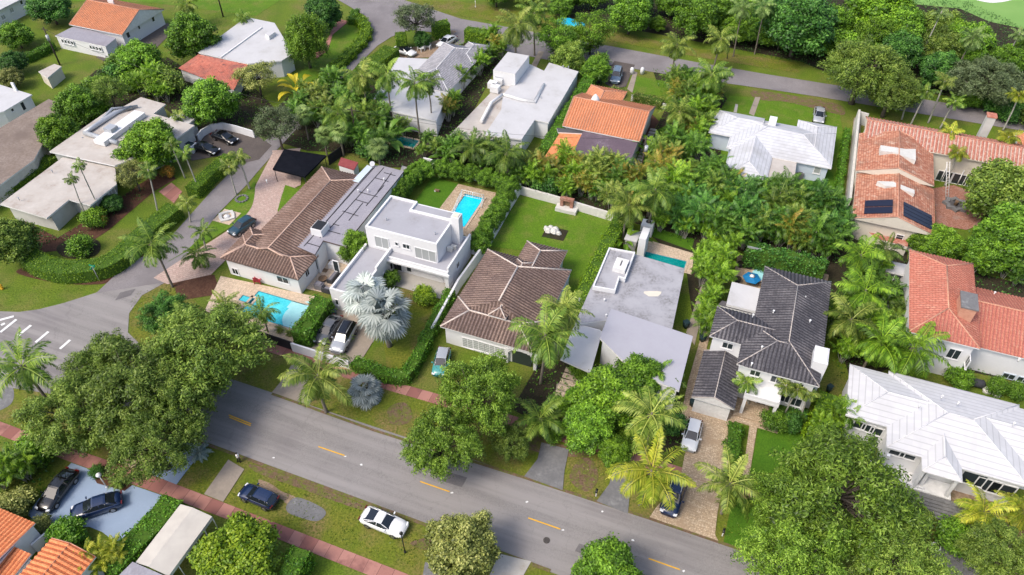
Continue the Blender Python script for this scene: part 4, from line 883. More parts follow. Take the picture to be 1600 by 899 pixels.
h.w.rbox((Lr[0], Lr[1] + .08, Lr[2], Lr[1] + .33), 3.3, 3.78); h.w.rbox((Lr[2] - .25, Lr[1] + .33, Lr[2] + .01, Lr[3]), 3.3, 4.35); h.w.rbox((Lr[0] - .1, Lr[1] - .25, Lr[2] + .25, Lr[1] + .07), 3.1, 3.4)
h.w.rbox((Lr[0] + (Lr[2] - Lr[0]) * .93, Lr[1] + .34, Lr[2] - .13, b0 + .05), 0, 3.3)
C_ = rc(8.2, (703, 337), (716, 341), (710, 331)); C_ = (a1 + .03, C_[1] - .3, a1 + 1.25, C_[1] + 1.0); h.w.rbox(C_, 0, 8.3); h.box('chimney_cap', (C_[0] + .2, C_[1] + .2, C_[2] - .2, C_[3] - .2), 8.3, 8.42, 'cream_wall')
Wg = rc(3.7, (575, 376), (609, 397), (517, 452), (553, 463)); Wg = (Wg[0], Wg[1], Wg[2], b0 + .3)
m = MB(); m.rbox((Wg[0] + .2, Wg[1] + .2, Wg[2] - .2, b0 - .02), 3.2, 3.35); h.r.append((m, 'greyroof')); h.w.rbox((Wg[0] + .03, Wg[1] + .03, Wg[2] - .03, b0 - .03), 0, 3.2)
for k_, q in enumerate(((Wg[0], Wg[1], Wg[2], Wg[1] + .28), (Wg[0], Wg[1] + .28, Wg[0] + .3, b0 - .03), (Wg[2] - .3, Wg[1] + .28, Wg[2], b0 - .8))): h.w.rbox(q, 2.9, 3.85 - .01 * k_)
h.w.rbox((Wg[2] - .31, Wg[1] + 5.5, Wg[2] + .01, b0 - .02), 2.9, 4.3)
h.win('S', b0, 597, 379, 2.2, 1.9, 2, 'curtain'); h.win('S', b0, 620, 381, .5, .6, 1); h.win('S', b0, 635, 385, 1.1, .8, 2); h.win('S', b0, 665, 398, 3.2, 1.9, 3, 'curtain')
h.win('S', b0 + .04, 639, 418, .8, 1.6, 1, sill=False); h.win('S', b0 + .04, 624, 415, .8, 2.0, 1, name='door', sill=False)
v = h.onwall('S', b0 + .04, 669, 428); m = MB(); ac = ab(v)[0]
for k_ in range(5): m.box(W(ac, b0 - .0, .28 + k_ * .5), A * 2.3, B * .05, Vector((0, 0, .23)))
gd = h.part('garage_door', m, 'white'); m = MB()
for k_ in range(5): m.box(W(ac - 1.8 + k_ * .9, b0 - .03, 2.28), A * .34, B * .04, Vector((0, 0, .14)))
m.build('door_window', MT['glass'], gd, off=tuple(h.e.location))
h.win('E', Lr[2] - .12, 715, 414, .9, 1.0, 2); h.win('E', Wg[2] - .03, 611, 416, .7, 1.2, 1); h.win('E', Wg[2] - .03, 600, 430, .4, .8, 1)
h.win('S', Wg[1] + .03, 527, 472, .5, 1.0, 1)
m = MB(); p = P(703, 388, 4.2); m.box((p.x, p.y, 4.05), A * .4, B * .22, Vector((0, 0, .35))); m.box((p.x + .5, p.y + .5, 3.95), A * .4, B * .22, Vector((0, 0, .3))); h.part('air_conditioner', m, 'oldwhite')
h.vents([(604, 344), (680, 366)], 6.9, 'metal'); h.done()
# brown hip-roofed house facing the road
h = House('tiled_house', 'brown hip-roofed house with arched entrance facing the road, left of the statue lawn', (770, 470))
f1 = (-32.4, 59.3, -19.8, 65.1); h.zmax = 3.0; h.capm = 'cap_bright'
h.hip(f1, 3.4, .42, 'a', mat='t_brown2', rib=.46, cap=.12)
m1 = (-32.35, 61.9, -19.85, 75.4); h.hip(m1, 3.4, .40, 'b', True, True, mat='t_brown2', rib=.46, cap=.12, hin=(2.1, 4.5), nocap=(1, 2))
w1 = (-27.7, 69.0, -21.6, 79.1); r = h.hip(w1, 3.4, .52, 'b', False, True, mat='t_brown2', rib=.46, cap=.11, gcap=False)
h.box('bay_window', (w1[2] - .5, w1[1] + 3.0, w1[2] + 1.6, w1[1] + 6.0), 0, 2.6, 'white'); h.box('bay_roof', (w1[2] - .6, w1[1] + 2.9, w1[2] + 1.7, w1[1] + 6.1), 2.6, 2.75, 'paleblue')
for x, y in ((731, 536), (748, 540), (765, 545), (782, 550)): h.win('S', f1[1] + .45, x, y, 1.5, 1.7, 2, 'curtain', bars=4)
m = MB(); c = W(ab(h.onwall('S', f1[1] + .45, 815, 563))[0], f1[1] + .3)
for s_ in (-1, 1): m.box(c + A * s_ * 1.9 + Vector((0, 0, 1.4)), A * .2, B * .2, Vector((0, 0, 1.4)))
for k_ in range(9): an = math.pi * (k_ + .5) / 9; m.box(c + A * 1.9 * math.cos(an) + Vector((0, 0, 2.2 + .8 * math.sin(an))), A * .36, B * .22, Vector((0, 0, .17)))
h.part('entrance_arch', m, 'white'); m = MB(); m.box(c + B * .17 + Vector((0, 0, 1.2)), A * 1.3, B * .02, Vector((0, 0, 1.2))); h.part('door', m, 'glass')
for x, y in ((783, 480), (816, 414)):
    c_ = ab(P(x, y, 5.4)); h.hip((c_[0] - 1.2, c_[1] - 1.5, c_[0] + 1.2, c_[1] + 1.3), 4.95, .5, 'b', True, True, mat='t_brown2', rib=.46, cap=.09, walls=False)
h.done()
# grey flat-roofed modern house
h = House('modern_house', 'low grey flat-roofed house with smooth tilted slab, beside the dark green lap pool', (980, 500)); h.fasm = 'fascia'
h.slab([(923, 450.6), (952, 391), (991, 397), (1070, 420), (1051, 512), (1040, 530), (955, 500), (898, 506)], 3.4, 'mottle', inset=.15)
h.slab([(952, 389.5), (991, 396.4), (976, 437), (967, 434), (960.4, 455), (927, 449)], 4.0, 'mottle')
h.parapet([(927, 449), (960.4, 455), (967, 434), (976, 437), (991, 396.4), (952, 389.5)], 4.0, .25, .2, z0=3.6)
q = rc(4.5, (957, 420), (977, 423), (982, 408)); h.box('roof_lantern', q, 4.0, 4.7, 'fascia'); h.box('skylight', (q[0] + .8, q[1] + .7, q[2] - .8, q[3] - .5), 4.7, 4.78, 'darkroof')
h.slab([(898, 506.5), (941, 518), (923, 583), (875.6, 562)], 3.0, 'paleblue' if 0 else 'whiteroof', walls=False, th=.22)
h.w.rbox((rc(3, (900, 508))[0] + .3, rc(3, (900, 508))[1] - 3.0, rc(3, (940, 520))[2] - .3, rc(3, (900, 508))[1] + .5), 0, 2.75)
h.slab([(954.8, 482.6), (1082.7, 525.7), (1061, 611), (1030, 598), (972, 563), (937, 528)], 4.6, 'slabroof', inset=.4, th=.3)
q = rc(1.5, (993, 398), (1007, 402), (1010, 376)); h.w.rbox((q[0], q[1] + 1, q[2] - .3, q[3]), 0, 3.9)
m = MB(); p = P(1020, 459, 3.45); 
for k_ in range(1): m.face([(p.x + math.cos(i) * (1.1 + .3 * math.sin(3 * i)), p.y + math.sin(i) * (.7 + .2 * math.cos(2 * i)), 3.43) for i in [j * .5 for j in range(12)]])
h.part('roof_patch', m, 'cream_wall'); h.vents([(944, 471), (947, 495), (905, 470)], 3.4); h.done()
# charcoal-roofed two-storey house
h = House('slate_roof_house', 'white two storey house under a charcoal tiled hip roof, with a small gabled garage', (1200, 560))
v1 = (4.9, 63.6, 13.4, 82.2); h.hip(v1, 6.4, .40, 'b', mat='t_slate', rib=.46, cap=.07, nocap=(1,))
v2 = (4.05, 63.66, 9.1, 71.4); h.hip(v2, 6.4, .40, 'a', True, False, mat='t_slate', rib=.46, cap=.07, gcap=False)
v3 = (.25, 66.98, 7.5, 72.4); h.hip(v3, 6.4, .40, 'a', True, False, mat='t_slate', rib=.46, cap=.07, gcap=False)
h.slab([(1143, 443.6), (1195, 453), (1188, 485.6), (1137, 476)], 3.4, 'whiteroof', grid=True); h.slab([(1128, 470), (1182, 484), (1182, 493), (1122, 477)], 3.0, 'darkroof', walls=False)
g = rc(3.0, (1099.6, 548), (1083, 622), (1148, 639)); g = (g[0], g[1], g[2], min(g[3], v3[1] + 1)); r = h.hip(g, 3.0, .42, 'b', False, False, mat='t_slate', rib=.46, cap=.07)
m = MB(); gc = W((g[0] + g[2]) / 2, g[1] + .44)
for k_ in range(4): m.box(gc + Vector((0, 0, .3 + k_ * .55)), A * 2.1, B * .05, Vector((0, 0, .26)))
h.part('garage_door', m, 'fascia')
b = v1[1] + .45
for x, y, w_, hh in ((1180, 583, 1.2, .9), (1213, 593, 1.3, 1.1), (1247, 603, 1.2, 1.1), (1227, 622, 1.0, 1.4), (1243, 628, 1.4, 1.4)): h.win('S', b if x > 1160 else v3[1] + .45, x, y, w_, hh, 2)
h.win('S', v3[1] + .45, 1137, 540, 1.3, 1.0, 2)
pc = W(ab(h.onwall('S', b, 1187, 622))[0], b - 1.1); m = MB(); m.box(pc + Vector((0, 0, 3.3)), A * 2.0, B * 1.3, Vector((0, 0, .15))); m.box(pc + Vector((0, 0, 3.7)) - B * 1.2, A * 2.0, B * .07, Vector((0, 0, .3)))
for s_ in (-1, 1): m.box(pc + A * s_ * 1.75 - B * 1.05 + Vector((0, 0, 1.6)), A * .18, B * .18, Vector((0, 0, 1.6))); m.box(pc + A * s_ * 1.95 + Vector((0, 0, 3.7)), A * .06, B * 1.2, Vector((0, 0, .3)))
h.part('portico', m, 'white'); m = MB(); m.box(pc + Vector((0, 0, .15)), A * 2.6, B * 1.8, Vector((0, 0, .15))); m.box(pc - B * 2.1 + Vector((0, 0, .07)), A * 2.8, B * .4, Vector((0, 0, .08))); h.part('front_steps', m, 'tanpave')
h.win('S', b, 1187, 636, 1.2, 2.1, 2, name='door', sill=False)
q = rc(7.5, (1280, 585), (1293, 590), (1296, 560)); h.box('chimney', (v1[2] - 1.3, v1[1] + 2.0, v1[2] + .3, v1[1] + 4.6), 0, 8.2, 'white'); h.box('chimney_cap', (v1[2] - 1.1, v1[1] + 2.2, v1[2] + .1, v1[1] + 4.4), 8.2, 8.35, 'fascia')
h.vents([(1208, 489), (1257, 467), (1265, 504), (1190, 545), (1174, 571), (1241, 543), (1176, 495)], 7.3); h.done()
# big white-roofed house at the right edge
h = House('white_roof_house', 'large house with clean white hip roof, porch steps and dark picture windows, right edge', (1480, 700)); h.capm = 'cap_roof'
ze = 4.6; v1 = (16.9, 62.1, 52, 70.2); h.hip(v1, ze, .30, 'a', mat='t_purewhite', rib=0, cap=.045)
v2 = (21.3, 59.2, 35.4, 70.7); h.hip(v2, ze, .30, 'a', mat='t_purewhite', rib=0, cap=.045)
v3 = (24.9, 57.35, 28.9, 63.5); r = h.hip(v3, ze, .46, 'b', True, False, mat='t_purewhite', rib=0, cap=.045, walls=False, gcap=False)
h.zmax = 4.3; v2 = (v2[0], v2[1], 41, v2[3])
for x, y in ((1343, 664), (1356, 669), (1369, 674)): h.win('S', v1[1] + .45, x, y, 1.3, 1.2, 1)
for x, y in ((1401, 708), (1418, 713)): h.win('S', v2[1] + .45, x, y, 1.6, .8, 1)
for x, y in ((1520, 748), (1543, 758), (1565, 765)): h.win('S', v2[1] + .45, x, y, 2.4, 2.0, 1)
m = MB(); m.rbox((v2[0] - .6, v2[1] - 1.6, v2[0] + 5.0, v2[1] + .5), 0, 1.0); m.rbox((v3[0] - .2, v3[1] + .2, v3[2] + .2, v2[1] + .4), 0, 1.02); h.part('porch', m, 'fascia')
m = MB()
for k_ in range(6): m.rbox((v3[0] - .2, v3[1] - .35 * k_ - .35, v3[2] + 4.5, v3[1] + .2 - .35 * k_ + (0 if k_ else .0)), 0, .86 - .14 * k_)
h.part('porch_steps', m, 'greyconc'); m = MB()
for a_, b_ in ((v3[0] + .35, v3[1] + .5), (v3[2] - .35, v3[1] + .5), (v2[0] + .3, v2[1] + .35 - 1.2), (v2[0] + 4.7, v2[1] - .8)): m.rbox((a_ - .17, b_ - .17, a_ + .17, b_ + .17), 0, ze - .15)
m.rbox((v2[0], v2[1] - 1.45, v2[0] + 5, v2[1] - 1.25), 1.0, 1.3); m.rbox((v3[0] + .2, v3[1] + .7, v3[0] + .5, v2[1]), 1.0, ze - .2); h.part('porch_column', m, 'white'); h.vents([(1436, 636), (1583, 664), (1471, 622), (1496, 632)], 6.5, 'fascia'); h.done()
# red tiled house at the right
h = House('red_tiled_house', 'white two storey house with pinkish red hip roof and a brick chimney', (1480, 500)); h.capm = 'cap_clay'
v1 = (22.95, 76.5, 30.95, 92.8); h.hip(v1, 6.3, .42, 'b', mat='t_red', rib=.42, cap=.10)
v2 = rc(4.4, (1524, 449), (1535, 548)); v2 = (v1[2] - 2, v2[1] + .4, v1[2] + 22, v2[3]); h.hip(v2, 4.4, .42, 'a', False, True, mat='t_red', rib=.42, cap=.10)
v3 = (v1[2] + 9.5, v2[1] + .5, v1[2] + 20, v2[3] + 3); h.hip(v3, 4.4, .44, 'b', mat='t_red', rib=.42, cap=.10)
q = rc(8.6, (1501, 484), (1520, 488), (1523, 466)); m = MB(); m.rbox(q, 6, 9.0); h.part('chimney', m, 'cap_clay'); m = MB(); m.rbox((q[0] - .12, q[1] - .12, q[2] + .12, q[3] + .12), 9.0, 9.2); h.part('chimney_cap', m, 'greyconc')
h.win('E', v1[2] - .45, 1512, 565, 1.2, 1.4, 2)
for x, y in ((1573, 592), (1597, 596)): h.win('S', v2[1] + .45, x, y, 1.4, .9, 2, frame='bluewall')
h.win('S', v1[1] + .45, 1490, 553, 1.4, 1.6, 2); h.vents([(1591, 564), (1553, 460)], 5); h.done()
# spanish house with barrel tiles
h = House('barrel_tile_house', 'sprawling house with weathered barrel tile roofs, solar panels and a brick courtyard, top right', (1440, 280), wall='cream_wall'); h.capm = 'cap_clay'; h.fasm = 'cream_wall'
v1 = rc(5.2, (1352, 220), (1555, 277)); b0_, = (v1[1],); b1_ = ab(P(1355, 183, 5.2))[1]; top = ab(P(1350, 218, 5.2))
v1 = (top[0], top[1], ab(P(1600, 288, 5.2))[0] + 6, b1_); h.hip(v1, 5.2, .40, 'a', False, False, mat='t_barrelred', rib=.56, cap=.1, amp=.12)
v2 = (ab(P(1341, 224, 4.9))[0], ab(P(1345, 268, 4.9))[1], ab(P(1459, 265, 4.9))[0], v1[1] + 2.0); h.hip(v2, 4.9, .32, 'b', False, False, mat='t_barrel', rib=0, cap=.08)
v3 = (v2[0] + .35, ab(P(1345, 344, 4.0))[1], v2[2] + .3, v2[1] + .4); r3_ = h.hip(v3, 4.0, .32, 'b', False, False, mat='t_barrel', rib=0, cap=.08)
zr = r3_[5]
def onroof(a, b, off=.08): return W(a, b, zr - .32 * abs(a - (v3[0] + v3[2]) / 2) + off)
am = (v3[0] + v3[2]) / 2; m = MB()
for a_, a2, n_ in ((am - 4.3, am - .7, 2), (am + .8, am + 5.2, 4)):
    bb0 = v3[1] + .9
    for k_ in range(n_):
        dz = 3.6 / n_; m.face([onroof(a_, bb0 + dz * k_, .14), onroof(a2, bb0 + dz * k_, .14), onroof(a2, bb0 + dz * (k_ + .88), .14), onroof(a_, bb0 + dz * (k_ + .88), .14)])
        m.face([onroof(a_, bb0 + dz * k_, .04), onroof(a2, bb0 + dz * k_, .04), onroof(a2, bb0 + dz * k_, .14), onroof(a_, bb0 + dz * k_, .14)])
h.part('solar_panel', m, 'solar')
m = MB()
for px_ in ([(1376, 227), (1415, 233), (1431, 233), (1431, 251), (1395, 238), (1376, 236)], [(1371, 283), (1395, 284), (1429, 297), (1429, 303), (1398, 292), (1384, 291)]):
    zz = 6.75 if px_[0][1] < 250 else 5.75; pts = [P(x, y, zz) for x, y in px_]; m = MB(); m.prism(pts, zz - .8, zz); h.part('roof_cricket', m, 'oldwhite')
m = MB(); q = rc(8.5, (1543, 178), (1556, 178), (1553, 184)); q = (q[0], q[1], q[0] + 1.3, q[1] + 1.2); m.rbox(q, 4, 8.4); h.part('chimney', m, 'greywall'); m = MB(); m.rbox((q[0] - .1, q[1] - .1, q[2] + .1, q[3] + .1), 8.4, 8.65); h.part('chimney_cap', m, 't_red')
h.win('S', v3[1] + .45, 1405, 372, 1.0, 1.2, 1, bars=2)
for x, y in ((1474, 278), (1498, 283), (1517, 287), (1540, 293)): h.win('S', v1[1] + .45, x, y, 2.2, 1.9, 2)
h.slab([(1340, 345), (1420, 372), (1418, 386), (1366, 372)], 1.8, 't_barrelred', walls=True); h.done()
# white tiled house
h = House('white_tiled_house', 'pale blue house with white tiled hip roofs and a stained flat porch roof', (1220, 240), wall='bluewall'); h.capm = 'cap_roof'
ze = 3.3; fr = ab(P(1299, 264, ze)); bl = ab(P(1160, 182, ze)); v1 = (bl[0] - 1, fr[1], fr[0], bl[1]); h.hip(v1, ze, .36, 'a', mat='t_white', rib=0, cap=.045)
q = rc(ze, (1130, 273), (1197, 287)); v2 = (q[0], q[1], q[2], v1[3] - .1); h.hip(v2, ze, .36, 'b', mat='t_white', rib=0, cap=.045)
q = rc(ze, (1107, 207), (1123, 172)); v4 = (q[0], ab(P(1107, 207, ze))[1], v2[0] + 4, ab(P(1123, 172, ze))[1]); h.hip(v4, ze, .36, 'a', True, False, mat='t_white', rib=0, cap=.045)
q = rc(ze, (1247, 189), (1307, 198)); v3 = (q[0], v1[1] + .3, v1[2] + .02, ab(P(1276, 193, ze))[1]); h.hip(v3, ze, .36, 'b', mat='t_white', rib=0, cap=.045)
h.slab([(1199, 238), (1246, 246), (1240, 287), (1194, 278)], 3.1, 'stained', grid=False, inset=1.0)
h.win('S', v2[1] + .45, 1168, 288, 1.6, 1.2, 2, 'curtain'); h.win('S', v1[1] + .45, 1277, 266, 1.0, 1.2, 1, 'curtain')
for x in (1207, 1218, 1229): h.win('S', ab(P(1194, 278, 3.1))[1] + .55, x, 290 + (x - 1207) * .25, 1.2, 1.9, 1)
h.box('chimney', rc(5, (1201, 191), (1213, 192), (1212, 186)), 3, 5.4, 'white'); m = MB(); p = P(1250, 273, .6); m.box((p.x, p.y, .6), A * .6, B * .6, Vector((0, 0, .6))); m.cyl((p.x, p.y, 1.2), .42, .1, 12); h.part('air_conditioner', m, 'greyconc'); h.done()
# orange tiled house
h = House('orange_tiled_house', 'house with bright orange clay tile roof and dark purple flat roof in front', (930, 200), wall='oldwhite'); h.capm = 'cap_clay'
ze = 3.6; fl = ab(P(879, 197, ze)); frt = ab(P(998, 217, ze)); br = ab(P(1019, 166, ze)); v1 = (fl[0], min(fl[1], frt[1]), frt[0] + .3, br[1]); h.hip(v1, ze, .40, 'a', False, False, mat='t_orange', rib=.46, cap=.1)
q = (v1[0] + .6, v1[3] - 4, v1[0] + 7.5, ab(P(915, 131, ze))[1]); h.hip(q, ze, .34, 'b', False, True, mat='t_orange', rib=.46, cap=.1)
pts, z = h.slab([(876, 206), (914, 208), (896, 241), (838, 266)], 3.0, 't_orange2', th=.2); h.slab([(915, 197), (968, 207), (999, 217), (984, 255), (893, 244)], 3.35, 'purpleroof', th=.2)
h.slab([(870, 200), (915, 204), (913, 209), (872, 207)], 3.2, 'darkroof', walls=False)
m = MB(); c = P(930, 158, 5.6); m.tube([(c.x, c.y, 4.2), (c.x, c.y, 5.9), (c.x, c.y, 6.3), (c.x, c.y, 6.9)], [.75, .75, .6, .15], 10); h.part('chimney', m, 'white'); h.win('E', v1[2] - .45, 1008, 197, 1.0, 1.1, 2); h.done()
# white flat roofed house
h = House('flat_roof_house', 'long white flat-roofed house with raised box room and ducts, left of the orange roof', (810, 150))
h.slab([(827, 100), (850, 111), (858, 98), (904, 112), (857, 192), (836, 187), (815, 218), (757, 211), (783, 172), (786, 148)], 3.7, 'whiteroof', inset=.3)
h.slab([(703, 211), (755, 226), (775, 215), (800, 175), (795, 130), (772, 138), (764, 148)], 3.3, 'stained', inset=.3)
pts, z = h.slab([(792, 83), (825, 87), (805, 116), (772, 109)], 6.0, 'whiteroof', grid=True, th=.4); 
m = MB()
for pl, rr in (([(752, 190), (768, 160), (785, 148)], .3), ([(786, 148), (812, 156), (835, 160), (850, 132)], .28)):
    pts = [P(x, y, 3.9) for x, y in pl]; m.tube(pts, rr, 6)
for x, y in ((770, 134), (780, 128), (774, 140)): p = P(x, y, 3.8); m.box((p.x, p.y, 4.0), A * .8, B * .7, Vector((0, 0, .55)))
h.part('air_duct', m, 'fascia'); h.vents([(845, 154), (880, 106), (888, 107)], 3.7, 'metal'); m = MB(); p = P(782, 122, 4.3); m.box((p.x, p.y, 4.3), A * .8, B * .7, Vector((0, 0, .5))); m.cyl((p.x, p.y, 4.8), .5, .1, 14); h.part('air_conditioner', m, 'metal'); h.done()
# white flat roof with grey tile
h = House('flat_roof_house', 'white flat roof joined to a grey tiled roof, behind the tall coconut palms', (660, 150))
h.slab([(622, 90), (668, 92), (700, 104), (704, 136), (682, 189), (612, 174), (584, 154)], 3.4, 'whiteroof', inset=.3)
fr = ab(P(704, 136, 3.6)); v = (ab(P(658, 104, 3.6))[0], fr[1] - 2, ab(P(757, 80, 3.6))[0], ab(P(700, 70, 3.6))[1] + .5); h.capm = 'cap_roof'; h.hip(v, 3.6, .38, 'b', mat='t_grey', rib=.46, cap=.09)
v = ((v[0] + v[2]) / 2, v[3] - 6.5, v[2] + .1, v[3] + 2.0); h.hip(v, 3.6, .38, 'b', mat='t_grey', rib=.46, cap=.09); h.done()
# long left white house
h = House('flat_roof_house', 'long low grey-walled house with two stepped stained white flat roofs, inside the thick curved hedge', (130, 290), wall='greywall')
h.slab([(0, 319), (98, 246), (180, 262), (182, 288), (141, 321), (108, 312), (73, 341)], 3.2, 'stained', inset=.9)
h.slab([(77, 237), (166, 175), (172, 178), (220, 152), (259, 163), (240, 178), (304, 196), (268, 222), (240, 236), (179, 259)], 3.8, 'stained', inset=.6)
m = MB()
for pl, rr in (([(132, 208), (150, 196), (180, 176), (206, 168)], .42), ([(132, 208), (160, 216), (185, 224)], .42), ([(150, 196), (175, 170), (215, 166)], .25)): m.tube([P(x, y, 4.2) for x, y in pl], rr, 7)
h.part('air_duct', m, 'metal'); m = MB(); q = rc(4.3, (163, 210), (208, 190), (185, 215)); m.box(P(188, 200, 4.3), B * 5, A * 1.1, Vector((0, 0, .4))); h.part('roof_curb', m, 'white'); m = MB(); p = P(174, 203, 4.8); m.box(p, A * .8, B * .8, Vector((0, 0, .6))); h.part('air_conditioner', m, 'metal')
h.vents([(30, 312), (82, 269), (130, 218)], 3.5, 'metal')
c_ = ab(P(73, 341, 3.2)); 
for x, y, w_ in ((101, 331, 1.8),): h.win('E', ab(P(90, 325, 3.2))[0] - .5, x, y, w_, 1.3, 2, 'curtain')
h.win('E', ab(P(160, 304, 3.2))[0] - .55, 165, 308, 1.6, 1.4, 2, 'curtain'); h.win('E', ab(P(160, 304, 3.2))[0] - .55, 174, 300, 1.4, 1.4, 2, 'curtain'); h.done()
h = House('flat_roof_house', 'brown gravel flat roof cut by the left edge of the picture', (30, 230), wall='oldwhite'); h.slab([(-60, 245), (0, 200), (76, 155), (93, 162), (65, 228), (53, 250), (0, 289), (-60, 330)], 3.2, 'brownroof', inset=.4); h.done()
h = House('small_white_house', 'small bright white building at the left edge, above the brown gravel roof', (10, 160)); h.slab([(-60, 148), (-5, 131), (50, 148), (6, 174), (-60, 190)], 3.4, 'whiteroof', inset=.35); h.win('E', ab(P(28, 161, 3.4))[0] - .3, 36, 166, .8, 1.6, 1, name='door', sill=False); h.win('E', ab(P(28, 161, 3.4))[0] - .3, 19, 172, .6, .6, 1); h.box('vent_pipe', rc(4.3, (20, 134), (23, 136)), 3.3, 5, 'white'); h.done()
# house with faded red slope
h = House('flat_roof_house', 'white flat-roofed house with a faded red tiled lean-to, behind the round tree', (370, 90)); pts, z = h.slab([(310, 82), (385, 27), (429, 36), (458, 84), (440, 95), (387, 100)], 3.6, 'whiteroof', inset=.3)
m = MB(); E0, E1, E2, E3 = P(310, 85, 3.5), P(387, 101, 3.5), P(365, 141, 2.7), P(278, 107, 2.7); h.slope(m, [E3, E2, E1, E0], .4); h.r.append((m, 't_faded')); h.w.prism([P(x, y, 2.6) for x, y in ((312, 87), (385, 102), (364, 139), (282, 107))], 0, 2.5)
m = MB(); q = P(365, 74, 3.7); m.box(P(378, 66, 3.72), B * 7, A * .15, Vector((0, 0, .12))); h.part('roof_ridge', m, 'fascia'); h.slab([(414, 53), (424, 47), (430, 50), (420, 57)], 4.4, 'whiteroof', walls=True); h.done()
# orange house top left
h = House('orange_roof_house', 'white house with orange gabled roof and a grey-roofed porch, top left corner', (160, 50)); h.capm = 'cap_clay'
ze = 3.3; fl = ab(P(107, 39, ze)); frt = ab(P(192, 54, ze)); v = (fl[0], min(fl[1], frt[1]), frt[0], fl[1]); bk = ab(P(140, 5, 5.2))[1]; v = (fl[0], frt[1] - .3, frt[0], frt[1] + 2 * max(4, (bk - frt[1]))); h.hip(v, ze, .40, 'a', False, False, mat='t_orange', rib=.4, cap=.1)
h.slab([(86, 56), (120, 39), (181, 60), (165, 73)], 2.8, 'membrane', inset=.2); 
for x in (98, 103, 108, 113, 142, 147, 152, 157): h.win('S', ab(P(126, 66, 2.8))[1] + .2, x, 64 + (x - 98) * .22, .55, .8, 1)
h.win('E', v[2] - .45, 200, 55, .9, 1.2, 1); h.win('E', v[2] - .45, 217, 43, .6, .8, 1); h.win('E', v[2] - .45, 239, 30, .8, 1.1, 1); h.box('chimney', rc(5.6, (169, 5), (179, 6)), 3, 6.3, 'white'); h.done()
h = House('small_white_house', 'white building with rows of windows cut by the top left corner', (10, 15)); a_, b_ = ab(P(38, 0, 3.4)); r_ = (a_ - 25, ab(P(0, 15, 3.4))[1], a_, b_ + 14); q = ab(P(15, 8, 3.4))[0]; h.w.rbox((q - 20, r_[1] - 6, q, r_[3]), 0, 3.3); m = MB(); m.rbox((q - 20, r_[1] - 6.4, q + .4, r_[3]), 3.3, 3.6); h.r.append((m, 'whiteroof')); h.win('E', q, 5, 27, 1, 1.0, 2, 'curtain'); h.win('E', q, 18, 16, 1, 1.0, 2, 'curtain'); h.win('E', q, 33, 4, .7, .9, 1); h.done()
h = House('garden_shed', 'small cream flat-roofed shed by the utility pole', (78, 115), 'shed', 'cream_wall'); h.slab([(60, 112), (85, 100), (96, 104), (74, 122)], 2.4, 'stained', inset=.15); h.done()
# bottom left
h = House('orange_roof_house', 'bright orange ribbed tile roofs in steps, bottom left corner', (60, 870)); h.capm = 'cap_clay'
ze = 3.6; br = ab(P(54, 816, ze)); 
def mono(rect, zf, zb, mat='t_orange2', rib=.48, wl=True):
    a0, b0, a1, b1 = rect; m = MB(); h.slope(m, [W(a0, b0, zf), W(a1, b0, zf), W(a1, b1, zb), W(a0, b1, zb)], rib, .07); h.r.append((m, mat)); D = Vector((0, 0, -.15))
    for p, q in ((W(a0, b0, zf), W(a1, b0, zf)), (W(a1, b0, zf), W(a1, b1, zb)), (W(a1, b1, zb), W(a0, b1, zb))): h.fas.face([p, q, q + D, p + D])
    h.k += 1
    if wl: i_ = .25 + .003 * h.k; h.w.rbox((a0, b0 + i_, a1 - i_, b1 - i_), 0, zf - .2 if zf < zb else zb - .25)
mono((br[0] - 14, br[1] - 11, br[0], br[1]), 4.6, 3.4); e2 = ab(P(49, 866, 3.0)); mono((e2[0] - 12, e2[1] - 5.4, e2[0], e2[1]), 2.5, 3.0)
bl = ab(P(81, 841, 3.4)); br2 = ab(P(151, 869, 3.4)); h.hip((bl[0], bl[1] - 14, br2[0], bl[1]), 3.4, .3, 'b', False, False, mat='t_orange2', rib=.48, cap=.05, inset=.25); h.done()
h = House('carport', 'long cream canvas carport between the driveway hedge and the lime tree, bottom left', (260, 840), 'carport', 'oldwhite'); z = 3.0
pts = rc(z, (282, 788), (327, 813), (257, 898), (212, 879)); a0, b0, a1, b1 = pts; m = MB(); am_ = a0 + (a1 - a0) * .42
m.face([W(a0, b0, z), W(am_, b0, z + .35), W(am_, b1, z + .35), W(a0, b1, z)]); m.face([W(am_, b0, z + .35), W(a1, b0, z), W(a1, b1, z), W(am_, b1, z + .35)]); h.r.append((m, 'canvas' if 'canvas' in MT else 'cream_wall'))
m = MB(); m.face([W(a1, b0, z), W(a1, b0, z - .5), W(a1, b1, z - .5), W(a1, b1, z)]); m.face([W(a0, b1, z), W(am_, b1, z + .35), W(a1, b1, z), W(a1, b1, z - .25), W(a0, b1, z - .25)]); h.part('valance', m, 'fascia')
m = MB()
for k_ in range(6):
    for a_ in (a0 + .06, a1 - .06): m.cyl(W(a_, b0 + (b1 - b0) * k_ / 5.02, 0), .05, z - .05, 6)
h.part('post', m, 'whitem'); h.slab([(207, 878), (262, 902), (235, 935), (180, 905)], 3.3, 'membrane', th=.3); h.done()
h = House('covered_terrace', 'small white-roofed terrace shelter between the tall palms and the red roof', (1390, 430), 'shelter', 'oldwhite'); h.slab([(1372, 404), (1420, 414), (1422, 432), (1385, 424)], 2.8, 'whiteroof', walls=False); h.wallpoly([(1378, 408), (1416, 416), (1416, 420), (1380, 412)], 2.5)
m = MB(); [m.cyl(P(x, y, 0) , .07, 2.7, 6) for x, y in ((1390, 448), (1422, 458))]; h.part('post', m, 'whitem'); h.done()
